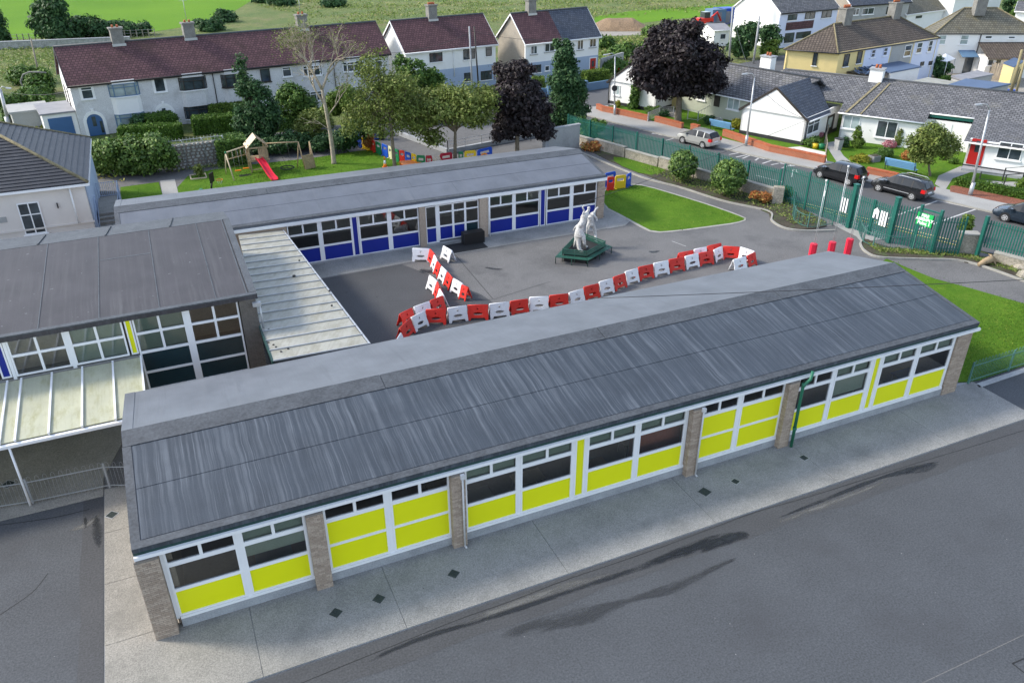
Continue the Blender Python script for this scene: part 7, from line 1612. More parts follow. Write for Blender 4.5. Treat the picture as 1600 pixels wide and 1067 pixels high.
# ------------------------------------------------------------------ padded poles
for (px, py), (tx, ty), h, lb in (((1266, 412), (1286, 284), 0, 'tall thin pole with short pink-red padding, left of three'), ((1295, 409), (1316, 262), 0, 'tallest thin pole with pink-red padding, middle of three'), ((1322, 404), (1344, 279), 0, 'thin pole with two stacked pink-red pads, right of three')):
    p = P(px, py); r = thing('padded_pole', lb, 'pole', p, 0, 'padded poles by the school gates'); t = upright(p, tx, ty)
    m = MB(); m.tube([p, V(p.x, p.y, t.z)], [.024, .018], 8); m.build('pole', M['galv'], r)
    m = MB(); m.tube([V(p.x+.13, p.y, .1), V(p.x+.10, p.y, t.z*.97)], [.014, .010], 6); m.build('halyard', M['galv'], r)
    m = MB(); m.tube([V(p.x, p.y, t.z), V(p.x, p.y, t.z+.12)], .05, 8); m.build('finial', M['white'], r)
    for k in range(2):
        m = MB(); z0 = .1+k*.63; m.prism([(p.x+.22*math.cos(a*math.pi/3+.3), p.y+.22*math.sin(a*math.pi/3+.3)) for a in range(6)], z0, z0+.61); m.build('pad', M['pad_red'], r)
# ------------------------------------------------------------------ playground tower, swings, slide
def B(root, name, a, b_, w_, h_, mat='wood'):
    m = MB(); m.bar(a, b_, w_, h_); return m.build(name, M[mat], root)
tw = P(408, 268); up = V(0, 0, 1)
fx = D2(P(353, 272), P(402, 266)); fy_ = V(-fx.y, fx.x, 0)
K = 1.18
pf = thing('play_tower', 'timber play tower with pitched roof and red wave slide on the lawn', 'play tower', tw, math.atan2(fx.y, fx.x))
def W(u, v, z): return tw+fx*u+fy_*v+up*z
for u in (-.75, .65):
    for v in (-.1, 1.1): B(pf, 'post', W(u, v, 0), W(u, v, 2.35), .1, .1)
for z in (1.05,):
    for k in range(8): B(pf, 'deck_board', W(-.8, -.08+k*.17, z), W(.75, -.08+k*.17, z), .15, .03)
for k in range(5): B(pf, 'wall_board', W(.05+k*.15, -.15, 1.1), W(.05+k*.15, -.15, 1.95), .13, .03)
for k in range(8): B(pf, 'wall_board', W(-.82, -.05+k*.16, 1.1), W(-.82, -.05+k*.16, 1.6), .14, .03); B(pf, 'wall_board', W(.72, -.05+k*.16, 1.1), W(.72, -.05+k*.16, 1.7), .14, .03)
B(pf, 'beam', W(-.9, -.18, 2.05), W(.85, -.18, 2.05), .06, .12); B(pf, 'beam', W(-.9, -.18, 1.0), W(.85, -.18, 1.0), .06, .14)
for s_, uu in ((-1, -.95), (1, .85)):
    m = MB(); m.slab([W(uu, -.35, 2.1), W(uu, 1.35, 2.1), W(-.05, 1.35, 2.95), W(-.05, -.35, 2.95)], .03); m.build('roof_panel', M['wood_new'] if s_ < 0 else M['wood'], pf)
B(pf, 'step_board', W(-.75, -.15, .25), W(.65, -.15, .25), .1, .05)
sl = MB(); s0 = W(-.05, -.1, 1.15); s1 = P(430, 281, .12); dd = (s1-s0); sd_ = V(dd.x, dd.y, 0).normalized(); sw = V(-sd_.y, sd_.x, 0)*.23; n_ = 10
prof = [s0.lerp(s1, i/n_)+up*(.10*math.sin(i/n_*2*math.pi)) for i in range(n_+1)]
for i in range(n_):
    p, q = prof[i], prof[i+1]; sl.hexa([p-sw-up*.04, p+sw-up*.04, q+sw-up*.04, q-sw-up*.04, p-sw, p+sw, q+sw, q-sw])
    for s_ in (-1, 1): a = sw*s_; b2 = sw*s_*1.2; sl.hexa([p+a-up*.04, p+b2-up*.04, q+b2-up*.04, q+a-up*.04, p+a+up*.14, p+b2+up*.14, q+b2+up*.14, q+a+up*.14])
slo = sl.build('slide', M['pad_red'], pf); 
def aframe(root, foot1, foot2, top, mat='wood'):
    for f in (foot1, foot2): m = MB(); m.tube([f, top], .05, 7); m.build('leg', M[mat], root)
sw1 = thing('swing_frame', 'timber swing frame with ladder beam left of the play tower', 'swing', P(360, 277)); T1 = upright(P(360, 277), 352, 239)
aframe(sw1, P(353, 273), P(366, 283), T1, 'wood_new'); te = W(-.8, .5, 2.15); m = MB(); m.tube([T1, te], .055, 8); m.build('top_beam', M['wood_new'], sw1)
lw0 = upright(P(355, 270), 353, 252); lw1 = W(-.8, 1.0, 1.3); m = MB(); m.tube([T1-up*.75+fy_*.6, lw1], .04, 6); m.build('lower_beam', M['wood'], sw1)
for k in range(5):
    t = (k+.6)/5.3; B(sw1, 'rung', (T1).lerp(te, t), (T1-up*.75+fy_*.6).lerp(lw1, t), .035, .035)
m = MB(); m.tube([T1-fx*.07, T1+fx*.07], .09, 8); m.build('bracket', M['p_green'], sw1)
for t in (.42, .8):
    c = T1.lerp(te, t); 
    for s_ in (-.2, .2): m = MB(); m.tube([c+fx*s_, V(c.x, c.y, .42)+fx*s_-fy_*.3], .008, 4); m.build('rope', M['galv'], sw1)
    m = MB(); q = V(c.x, c.y, .40)-fy_*.3; m.obox(q, fx, fy_, up, (-.25, -.1, 0), (.25, .1, .05)); m.build('seat', M['p_orange'], sw1)
sw2 = thing('swing_frame', 'timber swing frame with nest swing right of the play tower', 'swing', P(466, 262)); T2 = upright(P(467, 264), 466, 222)
aframe(sw2, P(465, 262), P(477, 265), T2); m = MB(); m.tube([W(.7, .5, 2.15), T2], .055, 8); m.build('top_beam', M['wood'], sw2)
c = P(449, 262, .35)
m = MB(); m.tube([c+V(.55*math.cos(a*math.pi/8), .55*math.sin(a*math.pi/8), 0) for a in range(17)], .045, 6, caps=False)
m.tube([c-V(.5, 0, 0), c+V(.5, 0, 0)], .015, 4); m.tube([c-V(0, .5, 0), c+V(0, .5, 0)], .015, 4); tag(m.build('nest_seat', M['rubber'], sw2), kind='stuff')
tt = [W(.7, .5, 2.15).lerp(T2, t) for t in (.33, .67)]
for q in tt:
    for s_ in (-1, 1): m = MB(); m.tube([q, c+V(.0, .5*s_, 0)+(q-tt[0])*.3], .008, 4); m.build('rope', M['rubber'], sw2)
cw = thing('climbing_wall', 'small timber climbing wall joined to the swing frame', 'climbing frame', P(484, 264)); p0, p1 = P(478, 266), P(493, 262)
for k in range(8):
    z0 = k*.15; q = V(-(p1-p0).y, (p1-p0).x, 0).normalized()*(k*.03); B(cw, 'board', p0+q+up*(z0+.06), p1+q+up*(z0+.06), .03, .14)
m = MB(); m.tube([p1+up*0, p1+up*2.2+V(-.2, .3, 0)], .05, 6); m.build('post', M['wood'], cw); m = MB(); m.tube([p1-(p1-p0)*.35+V(.1, .5, 0), p1-(p1-p0)*.35+up*2.15+V(.1, .5, 0)], .05, 6); m.build('post', M['wood'], cw)
for k in range(4): B(cw, 'rung', p1+V(-.15, .2, 1.3+k*.22), p1-(p1-p0)*.35+V(.1, .5, 1.3+k*.22), .05, .05)
for px, py, lb, s_ in ((434, 288, 'dark rubber mat at the foot of the red slide', .9), (383, 274, 'thin dark mat under the left swings', .8)):
    q = P(px, py, .025); r = MB(); r.obox(q, fx, fy_, up, (-s_*.6, -s_*.7 if s_ > .85 else -.25, 0), (s_*.6, s_*.7 if s_ > .85 else .25, .012)); tag(r.build('safety_mat', M['rubber']), lb, 'mat')
bh = thing('basketball_hoop', 'small black basketball stand with orange ring behind the blue block roof', 'basketball hoop', P(330, 302)); q = P(330, 302)
t = upright(q, 331, 283); m = MB(); m.tube([q, t], .07, 8); m.build('pole', M['black'], bh); m = MB(); m.obox(t, V(.5, .86, 0), V(.86, -.5, 0), up, (-.35, 0, -.1), (.35, .05, .65)); m.build('backboard', M['black'], bh)
cr = t+V(.55, -.25, .1); m = MB(); m.tube([cr+V(.24*math.cos(a*math.pi/6), .24*math.sin(a*math.pi/6), 0) for a in range(13)], .025, 5, caps=False); m.build('ring', M['p_orange'], bh)
m = MB(); [m.tube([cr+V(.22*math.cos(a), .22*math.sin(a), 0), cr+V(.1*math.cos(a), .1*math.sin(a), -.35)], .008, 3) for a in (0, .8, 1.6, 2.4, 3.1, 3.9, 4.7, 5.5)]; tag(m.build('net', M['white'], bh), kind='stuff')
m = MB(); q = P(315, 302, .1); m.tube([q, q+V(.0, 0, .35)], [.3, .12], 10); tag(m.build('play_toy', M['p_green']), 'green plastic toy on lawn beside the basketball stand', 'toy')
# coloured play panels
PO = [(-.5, 0), (.5, 0), (.5, .95), (.42, 1.08), (-.42, 1.08), (-.5, .95)]
PH = [[(-.32, .62), (.32, .62), (.32, .86), (-.32, .86)]]
pmesh = {}
def playpanel(colr, a, b_, lb):
    if colr not in pmesh: pmesh[colr] = outline_mesh('play_panel_'+colr, PO, PH, .06, colr)
    a = P(*a); b_ = P(*b_); d = D2(a, b_); L = (b_-a).length; r = thing('play_barrier', lb, 'play barrier', a.lerp(b_, .5), math.atan2(d.y, d.x), 'coloured plastic fence panels round the play area')
    o = bpy.data.objects.new('panel', pmesh[colr]); COL.objects.link(o); o.parent = r; o.matrix_local = frameM(V(0, 0, 0), V(L*.98, 0, 0), V(0, 0, 1), V(0, -1, 0))
    m = MB(); m.box(-L*.30, -.04, .12, L*.30, .04, .52); m.build('inset', M[colr], r, local=True)
    for s_ in (-.4, .4): m = MB(); m.box(L*s_-.05, -.2, 0, L*s_+.05, .2, .06); m.build('foot', M[colr], r, local=True)
for c_, a, b_, lb in (('p_blue', (557, 226), (565, 231), 'blue play panel at the far left of the row'), ('p_yellow', (567, 232), (578, 236), 'yellow play panel behind the orange shrub'), ('p_red2', (579, 235), (587, 239), 'red play panel between yellow and green ones at the left'), ('p_green', (588, 239), (596, 243), 'green play panel left of the traffic cone'),
        ('p_blue', (598, 243), (607, 247), 'blue play panel directly behind the traffic cone'), ('p_cream', (608, 247), (613, 249), 'cream play panel left of the ash trunk'), ('p_green', (617, 251), (624, 254), 'green play panel behind the ash tree trunk'), ('p_red2', (625, 254), (633, 255), 'red play panel above the red sandpit'),
        ('p_blue', (634, 256), (643, 259), 'blue play panel behind the red sandpit'), ('p_yellow', (644, 259), (651, 261), 'yellow play panel right of the sandpit'), ('p_green', (652, 262), (665, 263), 'green play panel between yellow and crimson panels'), ('p_maroon', (666, 263), (676, 263), 'crimson play panel left of the wooden easel'),
        ('p_maroon', (688, 260), (707, 257), 'crimson play panel left of the umbrella tree trunk'), ('p_green', (717, 257), (724, 256), 'green play panel right of the umbrella tree trunk'), ('p_yellow', (726, 256), (744, 254), 'wide yellow play panel behind the blue block roof'),
        ('p_blue', (746, 254), (769, 248), 'wide blue play panel at the right of the row'),
        ('p_red2', (948, 298), (959, 297), 'red play panel at the lawn corner beside the blue block'), ('p_yellow', (960, 296), (977, 294), 'yellow play panel at the lawn corner'), ('p_blue', (978, 294), (985, 290), 'blue play panel at the right of the lawn corner group'), ('p_blue', (944, 292), (961, 288), 'blue play panel behind the red one at the lawn corner')):
    playpanel(c_, a, b_, lb)
q = P(757, 253); arc_ = thing('play_arch', 'orange plastic arch in front of the wide blue panel', 'play arch', q); m = MB(); m.tube([q+V(.45*math.cos(a*math.pi/8), .05, .7*math.sin(a*math.pi/8)) for a in range(9)], .08, 8); m.build('arch', M['p_orange'], arc_)
q = P(641, 262); sb_ = thing('sandpit', 'red plastic sandpit box with lid by the coloured panels', 'sandpit', q); m = MB(); m.box(q.x-.75, q.y-.6, 0, q.x+.75, q.y+.5, .4); m.build('box', M['p_red2'], sb_); m = MB(); m.box(q.x-.8, q.y-.65, .401, q.x+.8, q.y+.55, .5); m.build('lid', M['p_orange'], sb_)
q = P(602, 262); cn = thing('traffic_cone', 'orange and white traffic cone on the playground lawn', 'traffic cone', q); m = MB(); m.box(q.x-.22, q.y-.22, .02, q.x+.22, q.y+.22, .07); m.build('base', M['p_orange'], cn)
for z0, z1, r0, r1, mt in ((.07, .35, .17, .125, 'p_orange'), (.35, .65, .125, .075, 'white'), (.65, .95, .075, .03, 'p_orange')): m = MB(); m.tube([q+up*z0, q+up*z1], [r0, r1], 12); m.build('cone_band', M[mt], cn)
q = P(684, 262); ez = thing('easel', 'leaning wooden play easel between crimson panels', 'easel', q)
for k in range(4): B(ez, 'slat', q+V(-.5+k*.35, 0, .0), q+V(-.8+k*.35, .3, .95), .07, .04, 'wood_new')
B(ez, 'rail', q+V(-.9, .3, .9), q+V(.8, -.1, .1), .08, .05, 'wood_new')
tree('bush', 'orange-leaved shrub growing among the left play panels', (573, 236), [(574, 220, 9, 12), (578, 212, 7, 6)], 1800, .16, 'lf_orange', None, 0, .11, .3)
for px, lb in ((587, 'dark blue bin behind the orange shrub'), (596, 'dark wheelie bin behind the ash tree')):
    q = P(px, 218); wb = thing('wheelie_bin', lb, 'bin', q); m = MB(); m.hexa([q+V(-.25, -.25, .05), q+V(.25, -.25, .05), q+V(.25, .3, .05), q+V(-.25, .3, .05), q+V(-.3, -.3, 1), q+V(.3, -.3, 1), q+V(.3, .38, 1), q+V(-.3, .38, 1)]); m.build('body', M['p_blue' if px == 587 else 'black'], wb); m = MB(); m.box(q.x-.32, q.y-.33, 1.0, q.x+.32, q.y+.42, 1.08); m.build('lid', M['black'], wb)
# planter and tiny tree on the lawn
tree('shrub', 'small staked shrub in a timber square on the lawn', (311, 277), [(311, 268, 7, 9), (308, 262, 5, 5)], 500, .16, 'lf_olive', 'bark_pale', .03, .1, .25, nl=10, cat='shrub')
q = P(310, 277); sq = thing('planter', 'pale timber square edging around the small shrub', 'planter', q)
for a, b_ in (((-.6, -.6), (.6, -.6)), ((.6, -.6), (.6, .6)), ((.6, .6), (-.6, .6)), ((-.6, .6), (-.6, -.6))): B(sq, 'edging', q+V(*a, .06), q+V(*b_, .06), .08, .1, 'wood_new')
# ------------------------------------------------------------------ stone walls
M['stone'] = pm('rubble_stone', (.30, .30, .28), .9, .35, 2.2, 10, .3, .4, .02, kind='pos', col2=(.10, .12, .05), col2amt=.4, c2scale=1.2)
sw_ = thing('stone_wall', 'rubble stone wall with spiked grey rail behind the playground path', 'wall', P(268, 265))
wa = P(262, 268); wb_ = P(356, 256); d = D2(wa, wb_); L = (wb_-wa).length; q = V(-d.y, d.x, 0); q = q if q.y > 0 else -q
m = MB(); m.obox(wa, d, q, up, (0, .06, 0), (L, .45, 2.0)); m.build('wall', M['mortar'], sw_)
smesh = []
for k in range(3):
    m = MB(); pts = [V(math.cos(a)*random.uniform(.75, 1), 0, math.sin(a)*random.uniform(.7, 1)) for a in [i*math.pi/4+random.uniform(-.2, .2) for i in range(8)]]
    m.mesh([V(p.x, .1, p.z) for p in pts]+[V(p.x*.8, -.08, p.z*.8) for p in pts], [tuple(range(8, 16))]+[(i, (i+1) % 8, (i+1) % 8+8, i+8) for i in range(8)]); o = m.build('stone', M['stone'], sw_, local=True); smesh.append(o.data); bpy.data.objects.remove(o)
inv = inv_of(sw_); cnt = 0; zz_ = .14
while zz_ < 2.0 and cnt < 300:
    x = random.uniform(0, .2); hh_ = random.uniform(.11, .15)
    while x < L and cnt < 300:
        w_ = random.uniform(.12, .24); inst('stone', smesh[cnt % 3], sw_, inv @ frameM(wa+d*(x+w_)+up*(zz_+random.uniform(-.02, .02))+q*.02, d*w_, q, up*hh_)); x += w_*2+.01; cnt += 1
    zz_ += .265
rr = thing('railing', 'grey spiked rail on cranked posts above the rubble wall', 'railing', wa)
for k in (0, .33, .66, 1.0): p = wa+d*(L*k)-q*.05; m = MB(); m.tube([p, p+up*2.1, p+up*2.5-d*.15-q*.15], .04, 6); m.build('post', M['galv'], rr)
for z in (2.15, 2.45): m = MB(); m.bar(wa+up*z, wb_+up*z, .03, .05); m.build('rail', M['galv'], rr)
for k in range(int(L/.28)): p = wa+d*(k*.28); m = MB(); m.tube([p+up*2.1, p+up*2.62], [.02, .008], 4); m.build('spike', M['galv'], rr)
fwl = thing('field_wall', 'long low grey stone wall dividing the field from the rough grass', 'wall', P(0, 75)); pa, pb = P(-60, 80), P(205, 69)
m = MB(); m.bar(pa+up*.5, pb+up*.5, .5, 1.0); m.build('wall', M['stone'], fwl); m = MB(); m.bar(pa+up*1.06, pb+up*1.06, .6, .12); m.build('coping', M['plinth'], fwl)
ff = thing('post_fence', 'thin wire fence of short posts along the bright field edge', 'fence', P(10, 63)); 
for k in range(26): p = P(10+k*9.3, 66-k*.35); m = MB(); m.box(p.x-.07, p.y-.07, 0, p.x+.07, p.y+.07, 1.15); m.build('post', M['wood_grey'], ff)
m = MB(); m.bar(P(10, 66)+up*1.05, P(243, 57)+up*1.05, .03, .03); m.bar(P(10, 66)+up*.6, P(243, 57)+up*.6, .03, .03); tag(m.build('wire', M['galv'], ff), kind='stuff')
pw = thing('rendered_wall', 'weathered grey rendered wall panel with pier at the yard corner', 'wall', P(855, 238)); a, b_ = P(857, 240), P(905, 231); d = D2(a, b_); q = V(-d.y, d.x, 0)
m = MB(); m.obox(a, d, q, up, (0, 0, 0), ((b_-a).length, .25, 2.1)); m.build('wall', M['grey_wall'], pw); m = MB(); m.obox(a, d, q, up, (-.05, -.06, 2.101), ((b_-a).length+.05, .31, 2.2)); m.build('coping', M['plinth'], pw)
m = MB(); m.obox(a, d, q, up, (-.45, -.1, 0), (-.05, .35, 2.0)); m.build('pier', M['plinth'], pw)
# low car-park wall with wire fence behind trees
cp = thing('boundary_wall', 'low grey kerb wall with rail round the car park behind the trees', 'wall', P(700, 240)); pts = PL((612, 207), (700, 240), (850, 212))
for i in range(2):
    m = MB(); m.bar(pts[i]+up*.2, pts[i+1]+up*.2, .3, .4); m.build('wall', M['plinth'], cp)
    for z in (.8, 1.1): m = MB(); m.bar(pts[i]+up*z, pts[i+1]+up*z, .03, .04); m.build('rail', M['galv'], cp)
    for k in range(7): p = pts[i].lerp(pts[i+1], k/6); m = MB(); m.box(p.x-.03, p.y-.03, .4, p.x+.03, p.y+.03, 1.15); m.build('post', M['galv'], cp)
sheet('car_park_gravel', [p[:2] for p in PL((618, 205), (702, 237), (850, 209), (850, 190), (700, 195))], .0, M['tarmac_old'])
# blue garden walls, drive wall
bw = thing('garden_wall', 'blue-grey painted garden wall with pillars beside the conical tree', 'wall', P(915, 141))
for a, b_ in (((828, 152), (860, 150)), ((914, 143), (951, 137))):
    a = P(*a); b_ = P(*b_); m = MB(); m.bar(a+up*.45, b_+up*.45, .25, .9); m.build('wall', M['gate_blue'], bw)
for px, py in ((828, 152), (858, 151), (914, 144)): p = P(px, py); m = MB(); m.box(p.x-.25, p.y-.25, 0, p.x+.25, p.y+.25, 1.3); m.build('pillar', M['gate_blue'], bw)
gw = thing('boundary_wall', 'tall grey block wall beside the dark car past the semi-detached house', 'wall', P(938, 117)); a, b_ = P(938, 117), P(972, 106); m = MB(); m.bar(a+up*1.0, b_+up*1.0, .25, 2.0); m.build('wall', M['grey_wall'], gw)
# brick garden walls along the footpath
def brickwall(label, pts, h=.55, th=.35):
    pts = [P(*p) for p in pts]; r = thing('brick_wall', label, 'wall', pts[0])
    for i in range(len(pts)-1):
        d = D2(pts[i], pts[i+1]); L = (pts[i+1]-pts[i]).length; q = V(-d.y, d.x, 0); q = q if q.dot(FH) > 0 else -q
        m = MB(); m.obox(pts[i], d, q, up, (0, 0, .0), (L, th, h)); m.build('wall', M['redbrick'], r)
        k = int(L/.23)
        for j in range(min(k, 80)):
            x = j*L/k; m = MB(); m.obox(pts[i], d, q, up, (x+.008, -.02, h+.002+random.uniform(0, .008)), (x+L/k-.008, th+.02, h+.10+random.uniform(0, .02))); m.build('brick', M['brick_orange'], r)
    return r
M['brick_orange'] = pm('orange_brick', (.36, .10, .042), .9, .25, 3.0, 25, .25, .3, .006, kind='pos')
brickwall('curved orange brick garden wall round the corner cottage', [(931, 172), (940, 176), (975, 183), (1011, 191)])
brickwall('short orange brick wall in front of the maple trunk', [(1022, 192), (1064, 203)])
brickwall('brick stub beside the silver car roof', [(1078, 204), (1090, 207)])
brickwall('long orange brick wall between silver car and black hatchback', [(1128, 214), (1200, 239), (1287, 257)], .6)
brickwall('orange brick wall behind the two black cars', [(1352, 273), (1400, 283)], .5)
# benches, pots, bins
def bluebench(lb, a, b_):
    a = P(*a); b_ = P(*b_); d = D2(a, b_); L = (b_-a).length; q = V(-d.y, d.x, 0); q = q if q.dot(FH) > 0 else -q; r = thing('bench', lb, 'bench', a)
    # seen from behind: seat faces away from the road
    for k in range(5): m = MB(); m.obox(a, d, q, up, (0, .35+k*.0-k*.07, .46+k*.14), (L, .38-k*.07, .585+k*.14)); m.build('back_slat', M['bench_blue'], r)
    for k in range(4): m = MB(); m.obox(a, d, q, up, (0, .40+k*.13, .42), (L, .52+k*.13, .45)); m.build('seat_slat', M['bench_blue'], r)
    for x in (.08, L-.08):
        m = MB(); m.bar(a+d*x+q*.35, a+d*x+q*.12+up*1.15, .05, .05); m.build('leg', M['dark_metal'], r); m = MB(); m.bar(a+d*x+q*.9, a+d*x+q*.9+up*.44, .05, .05); m.build('leg', M['dark_metal'], r)
bluebench('pale blue slatted bench beside the silver car', (1106, 204), (1139, 211)); bluebench('pale blue slatted bench behind the black estate car', (1378, 267), (1426, 277))
for px, py, mt, lb in ((1273, 232, 'p_yellow', 'round yellow flower pot by the near gable'), (1283, 233, 'p_green', 'round green flower pot beside the yellow one')):
    q = P(px, py, .1); m = MB(); m.tube([q, q+up*.45, q+up*.47, q+up*.4], [.22, .30, .27, .24], 14); tag(m.build('flower_pot', M[mt]), lb, 'flower pot')
q = P(1365, 252, .1); tr = thing('planter', 'grey square planter at the edge of the cottage lawn', 'planter', q); m = MB(); m.box(q.x-.4, q.y-.35, .1, q.x+.4, q.y+.35, .6); m.build('box', M['flat_grey'], tr); m = MB(); m.box(q.x-.34, q.y-.29, .601, q.x+.34, q.y+.29, .63); m.build('soil', M['soil'], tr)
q = P(1309, 234, .1); wb = thing('wheelie_bin', 'grey-green wheelie bin on the cottage path', 'bin', q); m = MB(); m.hexa([q+V(-.22, -.22, 0), q+V(.22, -.22, 0), q+V(.22, .25, 0), q+V(-.22, .25, 0), q+V(-.27, -.27, .95), q+V(.27, -.27, .95), q+V(.27, .33, .95), q+V(-.27, .33, .95)]); m.build('body', M['grey_wall'], wb); m = MB(); m.box(q.x-.3, q.y-.3, q.z+.951, q.x+.3, q.y+.38, q.z+1.03); m.build('lid', M['dark_metal'], wb)
rg = thing('railing', 'pale handrail along the cottage path by the black hatchback', 'railing', P(1289, 240)); railing(rg, [P(1290, 242, .1), P(1288, 225, .1), P(1292, 212, .1)], 1.0, 'wood_grey', .6)
rg = thing('railing', 'grey ramp handrail beside the maple trunk', 'railing', P(1075, 185)); railing(rg, [P(1074, 187, .1), P(1090, 190, .1), P(1108, 180, .1)], 1.0, 'galv', .8)
rg = thing('railing', 'black tubular handrails along the ramp of the red door cottage', 'railing', P(1530, 290)); railing(rg, [P(1528, 288, .1), P(1567, 293, .1), P(1610, 289, .1)], 1.0, 'dark_metal', 9, rails=(.45, 1.0)); railing(rg, [P(1566, 282, .1), P(1612, 278, .1)], 1.0, 'dark_metal', 9, rails=(.45, 1.0))
rg = thing('railing', 'low garden railing between the two brick wall pieces', 'railing', P(1012, 190)); railing(rg, [P(1012, 190, .1), P(1030, 182, .1), P(1052, 180, .1)], .9, 'galv', .15, .012)
# wood log, garden pieces
q = P(1545, 412, .05); lg = thing('tree_stump', 'bleached tree stump root lying in the bed by the stone wall', 'stump', q)
m = MB()
m.tube([q+V(-.9, .05, .06), q+V(-.5, 0, .22), q+V(0, 0, .28), q+V(.35, .05, .22)], [.10, .18, .24, .16], 8)
for a, L_, z in ((.3, .6, .12), (1.2, .5, .4), (5.6, .55, .06), (.8, .7, .3), (4.6, .4, .05)): m.tube([q+V(.2, 0, .22), q+V(.2+math.cos(a)*L_*.5, math.sin(a)*L_*.5, z*.8+.12), q+V(.2+math.cos(a)*L_, math.sin(a)*L_, z)], [.11, .06, .02], 6)
m.build('stump', M['wood'], lg)
for px, py, lb in ((1594, 420, 'pale boulder at the right edge of the planting bed'), (1600, 432, 'second pale boulder lower at the right edge')):
    q = P(px, py); m = MB(); m.tube([q, q+up*.2, q+up*.38], [.5, .42, .15], 7, smooth=False); tag(m.build('boulder', M['stone_pale']), lb, 'boulder')
# ------------------------------------------------------------------ lamp posts, poles, wires
def pole(label, base, top, r0=.09, r1=.06, mat='galv', lamp=None, name='street_lamp', cat='lamp post'):
    p = P(*base); t = upright(p, *top); r = thing(name, label, cat, p); m = MB(); m.tube([p, t], [r0, r1], 8); m.build('post', M[mat], r)
    if name == 'street_lamp': m = MB(); m.tube([p, p+up*1.1], [r0*1.5, r0*1.4], 8); m.build('base', M[mat], r)
    if lamp:
        l = upright(p, *lamp); m = MB(); m.tube([t, t.lerp(l, .45)+up*.25, l+up*.1], [.045, .04, .035], 6); m.build('arm', M[mat], r)
        d = V(l.x-t.x, l.y-t.y, 0).normalized(); m = MB(); m.hexa([l+V(-d.y, d.x, 0)*.11, l-V(-d.y, d.x, 0)*.11, l+d*.5-V(-d.y, d.x, 0)*.09, l+d*.5+V(-d.y, d.x, 0)*.09, l+V(-d.y, d.x, .3)*.11+up*.1, l-V(-d.y, d.x, -.3)*.11+up*.1, l+d*.5-V(-d.y, d.x, 0)*.06+up*.08, l+d*.5+V(-d.y, d.x, 0)*.06+up*.08]); m.build('lamp_head', M['galv'], r)
    return r
pole('slim street lamp at the corner cottage brick wall', (960, 181), (961, 88), lamp=(950, 87)); pole('street lamp on footpath in front of near white gable', (1165, 230), (1179, 122), lamp=(1168, 117)); pole('leaning street lamp in front of the red-door cottage', (1515, 307), (1546, 172), .11, .06, lamp=(1534, 165))
r = thing('street_sign', 'small round sign fixed low on the corner lamp post', 'sign', P(960, 181)); l = upright(P(960, 181), 960, 138)-FH*.12; m = MB(); m.tube([l, l-FH*.03], .3, 16); m.build('disc', M['dark_metal'], r)
p1 = pole('pale concrete utility pole in front of the semi-detached houses', (739, 156), (733, 42), .13, .09, 'plinth', name='utility_pole', cat='utility pole'); 
pole('dark brown utility pole beside the pale one by the semi-detached houses', (749, 154), (741, 42), .10, .08, 'frame_dark', name='utility_pole', cat='utility pole')
pole('tall pale utility pole left of the dark trees, upper right', (1139, 97), (1145, 10), .16, .11, 'plinth', name='utility_pole', cat='utility pole'); pole('tall pale utility pole right of the other one by the dark trees', (1177, 100), (1187, 25), .16, .11, 'plinth', name='utility_pole', cat='utility pole')
pole('leaning timber pole behind the right flat roofs', (1578, 150), (1597, 78), .18, .14, 'pole_wood', name='utility_pole', cat='utility pole'); pole('second timber pole beside the leaning one at the right edge', (1586, 152), (1604, 84), .14, .12, 'pole_wood', name='utility_pole', cat='utility pole')
pole('thin leaning wooden pole in the rough grass, left', (63, 126), (48, 60), .12, .08, 'wood_grey', name='utility_pole', cat='utility pole')
pole('blue-grey street pole rising behind the slate roof at left', (16, 200), (0, 140), .2, .14, 'galv', name='street_lamp', lamp=(10, 139))
pb_ = thing('pipe_arch', 'bent grey pipe arch at the left gable of the terrace', 'pipe', P(38, 165)); q = P(40, 160); pts = [upright(q, *a) for a in ((38, 140), (32, 128), (36, 117), (46, 113), (58, 113), (72, 114))]; m = MB(); m.tube(pts, .09, 8); m.build('pipe', M['chimney'], pb_); m = MB(); m.tube([V(pts[0].x, pts[0].y, 0), pts[0]], .1, 6); m.build('support', M['galv'], pb_)
def wire(label, pts, sag=.3, r_=.018):
    q = [V(*p) for p in pts]; o = []
    for i in range(len(q)-1):
        for k in range(8): t = k/8; o.append(q[i].lerp(q[i+1], t)-up*(sag*4*t*(1-t)))
    o.append(q[-1]); m = MB(); m.tube(o, r_, 4); return tag(m.build('cable', M['dark_metal']), label, 'cable')
a = upright(P(737, 136), 734, 52); b_ = upright(P(1139, 97), 1145, 20)
wire('overhead cable from the pale pole to the long terrace', [upright(P(739, 156), 734, 52), V(*T.G(T.L-.5, 0, 4.9)), ], .5); wire('overhead cable from the pale pole to the right semi-detached pair', [upright(P(739, 156), 734, 48), V(*s2.G(5, 0, 4.9))], .4)
wire('cable drooping between the two tall pale poles', [upright(P(1139, 97), 1146, 22), upright(P(1177, 100), 1187, 30)], .6)
wire('cable across the front of the near white gable', [upright(P(1139, 97), 1146, 24), upright(P(1165, 230), 1178, 126), V(*(gB1+V(0, 0, 2.5)))], .5)
wire('cable crossing in front of the maple from the corner cottage', [V(*(apA+V(-.3, 0, -.9))), V(*(kA.lerp(kB, .75)+V(0, 0, 2.6)))], .3, .03)
wire('cable along the front of the cottage row to the red-door cottage', [V(*(gB1+V(0, 0, 2.4))), V(*(a3+V(0, 0, 2.55)))], .15)
wire('thin cable along the long terrace wall to the left pole', [V(*T.G(0, -.2, 4.4)), upright(P(16, 200), 0, 142)], .4)
